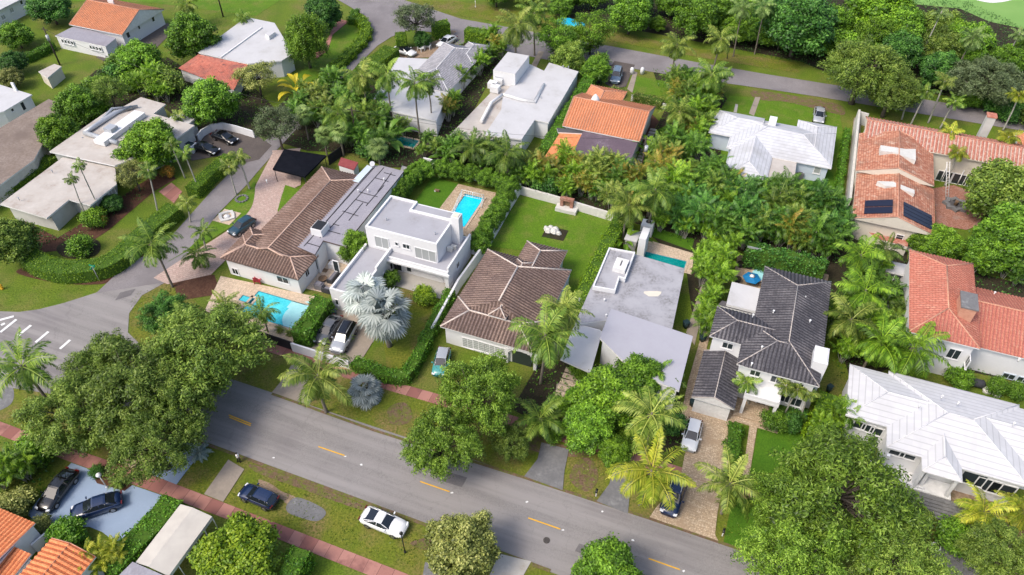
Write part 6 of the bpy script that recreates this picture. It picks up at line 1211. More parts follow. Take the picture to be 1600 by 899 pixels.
# ---------------------------------------------------------------- palms
Q = palm
Q('bismarck', 600, 490, 'large silver fan palm on the front lawn, nearer of the big pair', 1.14, 6.2, var=0)
Q('bismarck', 572, 462, 'silver fan palm rising behind the largest one, against the white house wing', 1.0, 5.2, var=1)
Q('bismarck', 570, 611, 'small low silver fan palm beside the red sidewalk', .72, 1.1, var=1)
for a in (
 ('coco', 497, 588, 'big coconut palm with drooping yellow fronds beside the white gate', 1.2, 7.0, None), ('coco', 852, 525, 'tall coconut palm in front of the brown hip roof, nearer of the pair', 1.15, 9, 'L_coco2'),
 ('coco', 880, 486, 'tall coconut palm by the lime hedge, farther of the pair', .9, 9, 'L_coco'), ('coco', 844, 655, 'low coconut palm on the verge above the grey apron', .95, 3.0, 'L_coco2'),
 ('coco', 1018, 648, 'coconut palm with bright fronds beside the white hatchback', 1.1, 7, 'L_coco'), ('coco', 1018, 737, 'yellow-green coconut palm hanging over the dark blue estate car', 1.15, 7.5, 'L_cocoy'),
 ('coco', 1140, 757, 'coconut palm at the right edge of the stone driveway', .95, 5.5, 'L_coco'), ('coco', 1537, 800, 'yellow palm in front of the porch steps', .85, 3.5, 'L_cocoy'),
 ('coco', 1602, 800, 'yellow palm cut by the right edge', .8, 3.5, 'L_cocoy'), ('coco', 237, 380, 'coconut palm leaning over the curved hedge end', 1.0, 8, 'L_coco2'),
 ('coco', 34, 573, 'coconut palm at the left edge by the white road lines', 1.15, 7, 'L_coco2'), ('coco', 648, 132, 'tall coconut palm in front of the white roof, with the longest bare trunk', .95, 11.5, 'L_coco2'),
 ('coco', 604, 118, 'coconut palm at the left end of the white roof', .95, 10, 'L_coco2'), ('coco', 668, 128, 'coconut palm just right of the longest bare trunk', .8, 9.5, 'L_coco2'),
 ('coco', 566, 120, 'yellowish coconut palm right of the hedge end by the side street', 1.05, 8, 'L_coco'), ('coco', 1058, 72, 'lone coconut palm with a bare trunk on the far lawn', .95, 9, 'L_coco'),
 ('coco', 1126, 62, 'coconut palm on the grass beyond the far street', .95, 7, 'L_coco'), ('coco', 1112, 118, 'coconut palm on the near edge of the far street', 1.0, 7, 'L_coco2'),
 ('coco', 1062, 176, 'coconut palm right of the orange roof gable', .95, 5.5, 'L_coco'), ('coco', 806, 42, 'coconut palm with hanging yellow fronds behind the white box room', 1.25, 9, 'L_coco'),
 ('coco', 835, 22, 'coconut palm at the top edge left of the blue canopies', 1.0, 9, 'L_coco2'), ('coco', 982, 322, 'coconut palm at the back corner of the statue lawn', 1.05, 7, 'L_coco'),
 ('coco', 1024, 298, 'coconut palm with dead brown skirt beside the white pillar', 1.05, 8, 'L_coco2'), ('coco', 528, 178, 'coconut palm over the dark bed right of the grey-green tree', 1.0, 7, 'L_coco2'),
 ('coco', 1345, 400, 'coconut palm between the charcoal roof and the barrel tile gable', .95, 6, 'L_areca'), ('coco', 1352, 455, 'bright coconut palm halfway down the gap right of the charcoal roof', 1.05, 6, 'L_areca'),
 ('coco', 1330, 500, 'coconut palm touching the right eave of the charcoal roof', 1.05, 5.5, 'L_coco'), ('coco', 1376, 535, 'green coconut palm behind the white roof, left of the pair', 1.05, 5.5, 'L_areca'),
 ('coco', 1428, 545, 'green coconut palm behind the white roof, right of the pair', 1.15, 5.5, 'L_areca'), ('coco', 1385, 390, 'palm below the gable window of the barrel tile house', .75, 5, 'L_coco2'),
 ('coco', 792, 240, 'coconut palm in front of the white flat roof, at the left end of the thicket', 1.0, 6, 'L_coco2'), ('coco', 738, 232, 'coconut palm below the stained part of the white flat roof', .9, 5, 'L_coco2'),
 ('coco', 408, 488, 'slender coconut palm beside the turquoise pool', .62, 3.6, 'L_coco2'), ('coco', 350, 475, 'yellow-green palm left of the turquoise pool', .6, 2.4, 'L_coco'),
 ('coco', 310, 400, 'bushy palm at the street corner of the brown-tiled house', .7, 2.6, 'L_coco2'), ('coco', 380, 30, 'palm on the lawn at the top edge beside the utility pole', .6, 4, 'L_coco2'),
 ('coco', 292, 8, 'pale palm at the top edge above the dense round tree', .8, 5, 'L_coco'), ('coco', 1520, 60, 'shaggy palm against the golf course', .8, 10, 'L_fan'),
 ('coco', 1160, 15, 'shaggy fan-like palm at the top edge, left of the large dark tree', .75, 10, 'L_fan'), ('coco', 1195, 12, 'shaggy palm at the top edge right of its twin', .75, 10, 'L_fan'),
 ('slim', 1470, 22, 'thin shaggy palm standing between the yellow-green tree crowns at top right', 1.3, 11, 'L_fan'), ('slim', 1592, 55, 'thin palm at the right edge below the golf course', 1.2, 9, 'L_fan'),
 ('slim', 112, 280, 'thin palm with bare trunk over the front stained roof, lower of two', .9, 7.5, None), ('slim', 124, 260, 'thin palm with bare trunk over the front stained roof, upper of two', .9, 9.5, None),
 ('slim', 292, 318, 'young palm at the end of the curved hedge', 1.15, 4.2, 'L_coco'), ('slim', 317, 362, 'young palm on the grass strip beside the drive', 1.3, 3.6, 'L_coco2'), 
 ('slim', 372, 247, 'feathery palm by the side street, right of two', 1.35, 6, 'L_coco'), ('slim', 358, 262, 'feathery palm by the side street, left of two', 1.25, 5, 'L_coco'),
 ('slim', 232, 268, 'bare-trunked palm at the corner of the large tree', 1.2, 7, 'L_coco2'), ('slim', 288, 240, 'thin palm left of the parking court hedge', 1.1, 7, 'L_coco2'), ('slim', 268, 228, 'thin palm with white trunk in front of the large tree', 1.1, 7, 'L_coco2'),
 ('slim', 278, 182, 'young palm by the carport roof above the parking court', 1.1, 4, 'L_coco'),
 ('slim', 1166, 598, 'single slim palm beside the white entrance portico', 1.2, 4.2, None), ('slim', 1228, 604, 'slim palm in the front bed, leftmost of the three', 1.0, 5.5, 'L_coco'), ('slim', 1246, 610, 'slim palm in the front bed, middle of the three', 1.0, 5.0, 'L_coco'), ('slim', 1262, 614, 'slim palm in the front bed, rightmost of the three', 1.0, 4.6, 'L_coco'),
 ('slim', 1420, 140, 'slim palm behind the barrel tile ridge, leftmost of four', 1.35, 6, 'L_coco2'), ('slim', 1448, 145, 'slim palm behind the barrel tile ridge, second of four', 1.35, 6.5, 'L_coco2'), ('slim', 1476, 128, 'slim palm behind the barrel tile ridge, tallest of four', 1.5, 8, 'L_coco'), ('slim', 1492, 160, 'slim palm behind the barrel tile ridge, rightmost of four', 1.35, 5.5, 'L_coco2'),
 ('slim', 1486, 208, 'golden palm over the striped roof, upper of two', 1.45, 6.5, 'L_cocoy'), ('slim', 1496, 240, 'golden palm over the striped roof, lower of two', 1.35, 6, 'L_cocoy'), ('slim', 1576, 215, 'golden palm left of the orange roof corner at the right edge', 1.5, 6.5, 'L_cocoy'), ('slim', 1592, 150, 'golden slim palm at the right edge above the orange corner', 1.4, 7, 'L_cocoy'),
 ('slim', 960, 545, 'young palm in front of the slanting white wall of the grey slab', .9, 3, 'L_green2'), ('slim', 1028, 580, 'young palm at the front corner of the tilted grey slab', 1.4, 4, 'L_areca'), ('slim', 1052, 590, 'dark young palm against the right end of the tilted slab', 1.3, 3.5, 'L_coco2'),
 ('date', 310, 708, 'small grey-green palm on the edge of the pale blue driveway', .95, .5, 'L_silver2'), ('date', 186, 752, 'small palm in the triangular flower bed', .8, .7, None), ('date', 150, 735, 'dwarf palm by the sidewalk at the head of the flower bed', .55, .5, None),
 ('date', 545, 528, 'small dark palm by the white gate pillar', .5, .6, None), ('date', 437, 515, 'dwarf palm by the black fence, left of two', .5, .5, 'L_coco'), ('date', 452, 520, 'dwarf palm by the black fence, right of two', .5, .5, 'L_coco'),
 ('fan', 474, 180, 'fan palm with pale green crown right of the grey-green tree', 1.0, 5, None), ('fan', 530, 205, 'grey-green fan palm above the black canopy', 1.1, 5, 'L_fan'), ('fan', 505, 212, 'fan palm with drooping fans behind the black canopy', .9, 4, 'L_fan'), ('fan', 590, 232, 'fan palm left of the satellite dish', 1.0, 6.5, None),
 ('paddle', 975, 373, 'broad-leaved plant at the back corner of the mottled roof', 1.2, None, None), ('paddle', 1012, 232, 'banana-like plant in the narrow lawn right of the orange roof', 1.3, None, None), ('paddle', 1045, 255, 'lime broad-leaved plant left of the pale blue house', 1.4, None, None),
 ('paddle', 600, 215, 'dark banana-like plant left of the green pool', 1.8, None, 'L_areca2'), ('paddle', 462, 135, 'yellow broad-leaved plant by the side street hedge', 1.5, None, 'L_yellow'), ('paddle', 1120, 298, 'yellow broad-leaved plant left of the low bright hedge', 1.3, None, 'L_yellow'), ('paddle', 700, 245, 'broad-leaved plant at the left end of the palm thicket', 1.4, None, 'L_areca2'),
 ('areca', 145, 868, 'golden feathery palm clump against the orange roof', .8, None, 'L_cocoy'), ('areca', 175, 862, 'golden feathery palm clump left of the driveway hedge', .7, None, 'L_cocoy'), ('areca', 20, 718, 'leafy palm clump at the left edge below the sidewalk', 1.0, None, 'L_areca'), ('areca', 1325, 640, 'feathery palm clump beside the white hip roof corner', 1.0, None, 'L_areca'),
 ('areca', 1290, 665, 'feathery palm clump at the foot of the bright hedge', .8, None, 'L_areca')):
    k, x, y, lab, s, hh, mt = a; Q(k, x, y, lab, s, hh, mt)
TH_ = thicket
TH_([(806, 296), (822, 268), (900, 272), (990, 282), (1000, 340), (958, 334), (880, 314)], 2.0, 'areca', 'feathery areca palm clump, {} in the thicket behind the statue lawn', 'areca palms behind the statue lawn', .6, 1.15, ['L_areca', 'L_areca', 'L_rust', 'L_areca2', 'L_coco'], seed=1)
TH_([(1006, 345), (1010, 290), (1060, 285), (1130, 300), (1230, 322), (1300, 350), (1330, 390), (1290, 405), (1180, 385), (1090, 385), (1075, 372)], 2.3, 'areca', 'areca palm clump, {} in the wide thicket behind the lap pool', 'areca palms behind the lap pool', .65, 1.35, ['L_areca', 'L_areca2', 'L_areca2', 'L_coco2', 'L_rust', 'L_dark', 'L_dark'], seed=2)
TH_([(1080, 400), (1148, 398), (1126, 470), (1112, 520), (1096, 545), (1088, 525), (1098, 470), (1084, 430)], 2.2, 'areca', 'areca palm clump, {} between the grey roofs and the charcoal roof', 'areca palms beside the charcoal roof', .7, 1.0, ['L_areca', 'L_areca', 'L_lime2'], seed=3)
TH_([(1300, 440), (1330, 420), (1372, 440), (1380, 480), (1420, 540), (1460, 585), (1380, 575), (1330, 560), (1308, 590), (1296, 540)], 2.6, 'areca', 'areca palm clump, {} in the gap right of the charcoal roof', 'areca palms right of the charcoal roof', .6, 1.0, ['L_areca', 'L_areca2', 'L_coco2'], seed=4)
TH_([(712, 190), (730, 150), (765, 108), (785, 90), (790, 72), (765, 72), (756, 100), (716, 148), (690, 190), (690, 215)], 2.3, 'areca', 'areca palm clump, {} beside the long white flat roof', 'areca palms between the two white roofs', .7, 1.05, ['L_rust', 'L_areca', 'L_areca2'], seed=5)
TH_([(1050, 140), (1100, 132), (1135, 160), (1118, 200), (1100, 250), (1050, 290), (1025, 262), (1048, 205)], 2.8, 'areca', 'areca palm clump, {} between the orange roof and the pale blue house', 'areca palms left of the pale blue house', .7, 1.1, ['L_areca', 'L_areca2', 'L_rust', 'L_coco2'], seed=6)
TH_([(470, 150), (560, 145), (620, 190), (640, 225), (600, 262), (560, 240), (500, 215), (460, 200)], 3.0, 'areca', 'palm clump, {} in the jungle bed above the black canopy', 'palms above the black canopy', .7, 1.15, ['L_areca2', 'L_coco2', 'L_areca2', 'L_coco'], seed=7)
TH_([(655, 228), (780, 232), (830, 262), (800, 285), (700, 258), (650, 262)], 2.6, 'areca', 'palm clump, {} behind the round trees of the fenced pool', 'palms behind the fenced pool garden', .6, 1.0, ['L_areca2', 'L_coco2', 'L_areca2'], seed=8)
TH_([(200, 135), (300, 130), (260, 170), (215, 170)], 3.0, 'areca', 'palm clump, {} among the trees above the stained roof', 'palms above the stained roof', .7, 1.1, ['L_areca', 'L_coco2'], seed=9)
TH_([(-5, 720), (60, 728), (70, 760), (30, 780), (-5, 770)], 3.2, 'areca', 'palm clump, {} in the garden left of the black car', 'palms in the garden left of the black car', .5, .8, ['L_areca', 'L_coco2'], seed=10)
TH_([(860, 60), (890, 70), (960, 95), (925, 135), (905, 110), (850, 90)], 3.0, 'areca', 'palm clump, {} behind the white flat roof by the far street', 'palms behind the white flat roof', .5, .8, ['L_areca2', 'L_coco2'], seed=11)
TH_([(1385, 395), (1420, 400), (1418, 386), (1520, 400), (1600, 425), (1600, 455), (1530, 440), (1450, 420)], 3.0, 'areca', 'palm clump, {} in the bed behind the red hip roof', 'palms behind the red hip roof', .5, .8, ['L_areca2', 'L_areca'], seed=12)

thicket([(1010, 345), (1015, 300), (1130, 305), (1230, 330), (1310, 365), (1290, 400), (1180, 382), (1090, 382)], 5.0, None, 'broadleaf shrub, {} among the areca palms behind the lap pool', 'shrubs among the areca palms', 1.0, 1.6, ['L_dark', 'L_hedge2', 'L_green'], seed=31, tkind='bush')
thicket([(820, 290), (830, 265), (900, 270), (990, 282), (990, 330), (880, 308)], 4.6, None, 'broadleaf shrub, {} in the thicket behind the statue lawn', 'shrubs behind the statue lawn', .9, 1.3, ['L_dark', 'L_hedge2', 'L_green'], seed=32, tkind='bush')
thicket([(470, 160), (560, 150), (630, 200), (600, 255), (520, 225)], 5.0, None, 'broadleaf shrub, {} in the jungle bed above the black canopy', 'shrubs above the black canopy', .9, 1.4, ['L_dark', 'L_hedge2', 'L_grey'], seed=33, tkind='bush')

TH_([(1010, 352), (1060, 362), (1130, 385), (1128, 398), (1070, 380), (1005, 364)], 2.2, 'areca', 'low areca palm clump, {} along the edge of the lap pool lawn', 'low areca palms by the lap pool', .55, .8, ['L_areca', 'L_areca2', 'L_coco2'], seed=41)
TH_([(1130, 372), (1235, 378), (1310, 400), (1330, 424), (1300, 418), (1230, 398), (1140, 386)], 2.6, 'areca', 'areca palm clump, {} behind the dark tall hedge', 'areca palms behind the tall hedge', .8, 1.2, ['L_areca', 'L_areca2', 'L_coco2'], seed=42)
# ---------------------------------------------------------------- cars
MT['tyre'] = glossy('tyre_rubber', (.012, .012, .012), .8)
MT['rim'] = glossy('alloy_rim', (.35, .35, .36), .3, .5, .8)
MT['autoglass'] = glossy('tinted_car_glass', (.012, .016, .022), .05, .8)
MT['lamp'] = glossy('headlight_lens', (.75, .77, .8), .1)
MT['redlamp'] = glossy('tail_light_lens', (.12, .006, .006), .15)
PAINT = {}
def paint(n):
    c = dict(black=(.006, .006, .008), navy=(.008, .02, .065), white=(.72, .73, .74), grey=(.12, .125, .135), silver=(.42, .44, .47), bluegrey=(.16, .22, .29), darkteal=(.015, .05, .075), teal=(.06, .28, .27))[n]
    if n not in PAINT: PAINT[n] = glossy(n + '_car_paint', c, .22, .5, .25 if n in ('silver', 'bluegrey', 'grey') else 0, .8)
    return PAINT[n]
CARS = {}
def car_meshes(kind):
    if kind in CARS: return CARS[kind]
    L_, Wd, Ht = dict(sedan=(4.8, 1.86, 1.42), suv=(4.75, 1.95, 1.68), coupe=(4.75, 1.94, 1.34), hatch=(4.1, 1.76, 1.45))[kind]
    hood = dict(sedan=.88, suv=1.02, coupe=.90, hatch=.92)[kind]; deck = dict(sedan=1.0, suv=1.12, coupe=1.0, hatch=1.02)[kind]
    X = np.linspace(-.5, .5, 17) * L_; b = MB(); rings = []
    for x in X:
        t = x / L_ + .5
        top = np.interp(t, [0, .02, .08, .2, .35, .62, .7, .9, .97, 1], [deck * .72, deck * .88, deck, deck + .02, deck + .02, deck - .02, hood + .06, hood - .06, hood - .2, hood - .35])
        hw = Wd / 2 * np.interp(t, [0, .03, .1, .5, .88, .96, 1], [.78, .89, .97, 1, .97, .86, .68]); bot = np.interp(t, [0, .08, .92, 1], [.36, .24, .24, .34])
        rings.append([(x, -hw * .8, bot), (x, -hw * .97, bot + .1), (x, -hw, bot + .32), (x, -hw * .985, top - .2), (x, -hw * .9, top - .03), (x, -hw * .5, top + .03), (x, 0, top + .04), (x, hw * .5, top + .03), (x, hw * .9, top - .03), (x, hw * .985, top - .2), (x, hw, bot + .32), (x, hw * .97, bot + .1), (x, hw * .8, bot)])
    i0 = 0
    for r in rings: b.v += r
    n = 13
    for i in range(16):
        for k in range(n): b.f.append([i * n + k, (i + 1) * n + k, (i + 1) * n + (k + 1) % n, i * n + (k + 1) % n]); b.m.append(0); b.sm.append(k != n - 1)
    b.f.append(list(range(n))); b.m.append(0); b.sm.append(False); b.f.append(list(range(16 * n, 17 * n))[::-1]); b.m.append(0); b.sm.append(False)
    # cabin: base and top outlines (front screen, roof, rear screen)
    q = dict(sedan=(-1.95, -1.05, .25, 1.15), suv=(-2.22, -1.95, .35, 1.1), coupe=(-1.95, -.75, .1, 1.0), hatch=(-1.92, -1.55, .15, .95))[kind]
    zb = deck - .02; zt = Ht; g = MB(); wb, wt = Wd / 2 * .88, Wd / 2 * .66; off = .0
    base = [(q[0], wb * .86, zb), (q[0] + .35, wb, zb), (q[3] - .5, wb, zb), (q[3], wb * .82, zb - .03)]; topp = [(q[1], wt * .92, zt - .05), (q[1] + .2, wt, zt - .01), (q[2] - .15, wt, zt - .01), (q[2], wt * .93, zt - .05)]
    mir = lambda l: [(x, -y, z) for x, y, z in l]
    for A_, B_ in ((base, topp), (mir(base), mir(topp))):
        for i in range(3): g.face([A_[i], A_[i + 1], B_[i + 1], B_[i]])
    for i in (0, 3): g.face([base[i], mir(base)[i], mir(topp)[i], topp[i]])
    rf = MB(); z = .012; cols = []
    for (x, y, zz) in topp: cols.append([(x, -y, zz + z), (x, -y * .5, zz + z + .035), (x, 0, zz + z + .045), (x, y * .5, zz + z + .035), (x, y, zz + z)])
    for i in range(3):
        for k in range(4): rf.face([cols[i][k], cols[i + 1][k], cols[i + 1][k + 1], cols[i][k + 1]], 0, True)
    lift = Vector((0, .012, .004))
    for s_ in (1, -1):
        for i, wd in ((0, .07), (3, .06), (1, .05)):
            p, r_ = Vector(base[i]), Vector(topp[i]); p.y *= s_; r_.y *= s_; rf.tube([p, r_], wd * .6, 5)
        xm = (q[1] + q[2]) / 2; rf.tube([Vector((xm - .05, wb * s_ * 1.0, zb)), Vector((xm - .02, wt * s_, zt - .01))], .035, 5)
    tyre, rim = MB(), MB()
    def wheel(c, s_):
        t, r_ = MB(), MB(); t.tube([(c[0], c[1] - .11 * 1, .33), (c[0], c[1] + .11, .33)], .335, 20); r_.tube([(c[0], c[1] + .112 * s_, .33), (c[0], c[1] + .122 * s_, .33)], .22, 10); return t, r_
    wh = [wheel((x, s_ * (Wd / 2 - .10), 0), s_) for x in (L_ * .3, -L_ * .295) for s_ in (-1, 1)]
    hl = []; tl = []; mr = []
    for s_ in (-1, 1):
        m = MB(); m.box((L_ / 2 - .17, s_ * Wd * .345, hood - .24), (.09, 0, 0), (-.03 * s_, .17, 0), (-.03, 0, .06)); hl.append(m)
        m = MB(); m.box((-L_ / 2 + .035, s_ * Wd * .33, deck - .17), (.05, 0, 0), (0, .19, 0), (0, 0, .06)); tl.append(m)
        m = MB(); m.box((q[3] - .35, s_ * (Wd / 2 + .07), zb + .07), (.06, 0, 0), (0, .11, 0), (0, 0, .07)); mr.append(m)
    x_ = MB()
    if kind == 'suv':
        for s_ in (-1, 1): x_.tube([(q[1] + .2, s_ * wt * .86, zt + .05), (q[2] - .2, s_ * wt * .86, zt + .05)], .03, 6)
    pl = MB(); pl.box((-L_ / 2 + .0, 0, deck * .55), (.02, 0, 0), (0, .25, 0), (0, 0, .07))
    CARS[kind] = dict(body=b.mesh('car_body', paint('black')), roof=rf.mesh('car_roof', paint('black')), glass=g.mesh('car_glass', MT['autoglass']), wh=[(t.mesh('tyre', MT['tyre']), r_.mesh('rim', MT['rim'])) for t, r_ in wh], hl=[m.mesh('headlight', MT['lamp']) for m in hl], tl=[m.mesh('tail_light', MT['redlamp']) for m in tl], mr=[m.mesh('mirror', paint('black')) for m in mr], rail=x_.mesh('rails', MT['metal']) if x_.f else None)
    return CARS[kind]
def car(px, py, fx, fy_, kind, col, label, roof=None, name='parked_car', s=1.1):
    """middle of the car at px, py, nose pointing towards fx, fy"""
    c = P(px, py, .7); f = P(fx, fy_, .7); d = f - c; c.z = .07; e = empty(name, c, label, 'car', None, math.atan2(d.y, d.x), s); K = car_meshes(kind); pm = paint(col)
    link('body', K['body'], e, mat=pm); link('roof', K['roof'], e, mat=paint(roof) if roof else pm); link('windows', K['glass'], e)
    for t, r_ in K['wh']: w_ = link('wheel', t, e); link('rim', r_, w_)
    for m in K['hl']: link('headlight', m, e)
    for m in K['tl']: link('tail_light', m, e)
    for m in K['mr']: link('mirror', m, e, mat=pm)
    if K['rail']: link('roof_rail', K['rail'], e)
    return e
for a in ((90, 766, 72, 789, 'sedan', 'black', 'glossy black sedan on the pale blue driveway, nearest the garden'), (151, 791, 125, 799, 'sedan', 'navy', 'dark blue sedan parked across the pale blue driveway'),
    (404, 776, 385, 768, 'hatch', 'navy', 'small navy car on the verge by the concrete strip'), (600, 816, 625, 826, 'coupe', 'white', 'white sports coupe on the verge beside the main road'),
    (513, 515, 501, 532, 'sedan', 'grey', 'grey sedan behind the white gate, left of the pair'), (1081, 680, 1076, 700, 'hatch', 'white', 'white hatchback beside the palms on the stone driveway'),
    (1053, 774, 1046, 796, 'suv', 'navy', 'dark blue estate car with roof rails on the stone apron'), (378, 354, 366, 362, 'hatch', 'darkteal', 'dark blue car on the pink paving by the brown-tiled house'),
    (321, 232, 335, 236, 'sedan', 'black', 'black car in the parking court, nearer the hedge'), (351, 215, 367, 221, 'sedan', 'black', 'black car in the parking court, nearer the curved wall'),
    (632, 80, 645, 84, 'sedan', 'white', 'white car with black roof left of the white garden chairs'), (698, 65, 685, 73, 'sedan', 'white', 'white car on the far driveway right of the white garden chairs'),
    (963, 119, 960, 130, 'suv', 'bluegrey', 'blue-grey car in front of the orange roof'), (1280, 180, 1279, 192, 'sedan', 'silver', 'silver car on the lawn behind the white tiled roof')):
    car(*a, roof='black' if (a[5] == 'white' and a[0] == 632) else None)
car(537, 528, 526, 548, 'suv', 'silver', 'silver estate car with dark roof behind the white gate, right of the pair', 'black')
car(690, 566, 686, 582, 'hatch', 'teal', 'teal and silver car under the oak in front of the brown hip roof', 'silver')
# ---------------------------------------------------------------- walls, fences, pools
GW = garden_wall
GW([(677, 526), (717, 452), (762, 389), (797, 327)], 1.9, 'long white wall between the white modern house and the brown hip roof', t=.3)
GW([(797, 327), (812, 303)], 2.0, 'short white end of the garden wall at the top left corner of the statue lawn', t=.3)
GW([(812, 303), (870, 319), (958, 346)], 1.5, 'pale weathered wall along the back of the statue lawn', 'oldwhite', .35)
GW([(664, 262), (715, 274), (776, 292)], 2.0, 'white wall behind the round trees of the fenced pool')
GW([(731, 395), (748, 399)], 2.2, 'short white wall joining the white modern house to the long wall')
GW([(459, 549), (500, 562)], 1.6, 'left leaf of the white driveway gate in front of the two parked cars')
GW([(501, 562.5), (546, 577)], 1.6, 'right leaf of the white driveway gate, behind the big coconut palm')
GW([(405, 530), (459, 548)], 1.7, 'black board fence between the pool terrace and the sidewalk', 'blackfence', .12, 'board_fence', 'fence')
GW([(322, 503), (405, 530)], 1.7, 'black board fence half hidden under the biggest oak', 'blackfence', .12, 'board_fence', 'fence')
GW([(515, 258), (540, 240)], 1.9, 'black fence panel behind the black canopy', 'blackfence', .1, 'board_fence', 'fence')
GW([(1321, 330), (1336, 192)], 2.6, 'long white boundary wall beside the barrel tile house', 'oldwhite', .4)
GW([(1336, 192), (1350, 196)], 2.4, 'short white wall at the far corner of the barrel tile house', 'oldwhite', .3)
GW([(951, 150), (973, 155)], 1.3, 'white scalloped wall, short piece left of the path', 'white', .3, wave=.25, name='scalloped_wall')
GW([(986, 157), (1040, 171)], 1.3, 'white scalloped wall, long piece right of the path', 'white', .3, wave=.25, name='scalloped_wall')
GW([(312, 222), (318, 214), (332, 206), (350, 203), (372, 208), (398, 216)], 1.5, 'curved white wall around the parking court')
GW([(0, 302), (38, 273), (62, 256)], 1.3, 'white picket fence on the left between two flat roofs', 'oldwhite', .1, 'picket_fence', 'fence', piers=1.0)
GW([(80, 845), (60, 862)], 1.6, 'low white wall between the two orange roofs', 'white', .2)
rail_fence([(690, 374), (706, 342), (722, 306), (756, 314), (752, 326)], 1.2, 'white railing around the small rectangular pool')
rail_fence([(1384, 498), (1383, 450)], 1.1, 'grey railing along the raised terrace walkway', 'metal')
e, r = pool([(405, 456), (485, 479), (456, 514), (374, 490)], 'large turquoise swimming pool in front of the brown-tiled house', 'pool')
m = MB(); c = W(r[2], r[1] + (r[3] - r[1]) * .55)
for k, rr in enumerate((2.6, 1.9, 1.2)):
    pts = [c + A * -rr * math.cos(t) + B * rr * 1.1 * math.sin(t) for t in [(-.5 + i / 10) * math.pi for i in range(11)]]; m.prism([Vector((p.x, p.y, 0)) for p in pts], .05, .09 + .012 * k)
m.build('pool_step', MT['shallow'], e)
m = MB(); m.rbox((r[2] - 2.9, r[3] - 1.4, r[2] - .02, r[3] - .02), .05, .1); m.build('pool_shelf', MT['shallow'], e)
pool([(380, 462), (396, 467), (392, 476)], 'small square spa pool left of the large turquoise pool', 'pool')
e, r = pool([(727, 304), (752, 311), (726, 356), (702, 344)], 'narrow cyan swimming pool inside the white railing', 'pool_cyan')
pool([(1004, 393), (1072, 412), (1066, 422), (1000, 402)], 'dark green lap pool at the back of the mottled grey roof', 'pool_dark')
pool([(618, 213), (652, 222), (646, 232)], 'green pool half hidden by the jungle plants', 'pool_dark')
e = empty('plunge_pool', P(1189, 430), 'small round plunge pool on the stone patio', 'pool'); m = MB(); m.cyl(P(1189, 430), 1.5, .12, 28); m.build('coping', MT['cream'], e); m = MB(); p = P(1189, 430); m.cyl((p.x, p.y, .02), 1.25, .115, 28); m.build('water', MT['shallow'], e)
# ---------------------------------------------------------------- small things
def thing(name, px, py, label, cat, rz=0, group=None): return empty(name, P(px, py) + Vector((0, 0, .06)), label, cat, group, rz - TH)
def part(e, name, mt, fn, parent=None): m = MB(); fn(m); return link(name, m.mesh(name, MT[mt]), parent or e)
X_, Y_, Z_ = Vector((1, 0, 0)), Vector((0, 1, 0)), Vector((0, 0, 1))
# black canopy over the drive
e = empty('shade_canopy', P(466, 262), 'black fabric canopy over the end of the pink driveway', 'canopy'); cs = [P(x, y, 2.7) for x, y in ((426, 264), (444, 233), (510, 243), (476, 276))]; m = MB()
ce = sum(cs, Vector()) / 4 + Z_ * .5
for i in range(4): m.face([cs[i], cs[(i + 1) % 4], ce]); m.face([cs[i], cs[i] - Z_ * .3, cs[(i + 1) % 4] - Z_ * .3, cs[(i + 1) % 4]])
m.build('canopy', MT['black'], e)
for c in cs: m = MB(); q = c.lerp(ce, .06); m.cyl((q.x, q.y, 0), .06, 2.65, 8); m.build('post', MT['blackm'], e)
# red lean-to and shed roofs behind the patched roof
e = empty('lean_to', P(543, 262), 'dark red lean-to roof behind the brown hip roof', 'shed'); m = MB(); pts = [P(x, y, 2.6) for x, y in ((533, 246), (560, 254), (553, 266), (528, 258))]; m.prism(pts, 2.5, 2.6); m.build('roof', MT['redroof'], e); m = MB(); m.prism([p.lerp(sum(pts, Vector()) / 4, .08) for p in pts], 0, 2.49); m.build('wall', MT['white'], e)
e = empty('lean_to', P(640, 268), 'small brown shed roof beside the far end of the patched roof', 'shed'); m = MB(); pts = [P(x, y, 2.2) for x, y in ((628, 259), (643, 263), (640, 272), (625, 268))]; m.prism(pts, 2.1, 2.2); m.build('roof', MT['stained'], e); m = MB(); m.prism([p.lerp(sum(pts, Vector()) / 4, .08) for p in pts], 0, 2.09); m.build('wall', MT['greywall'], e)
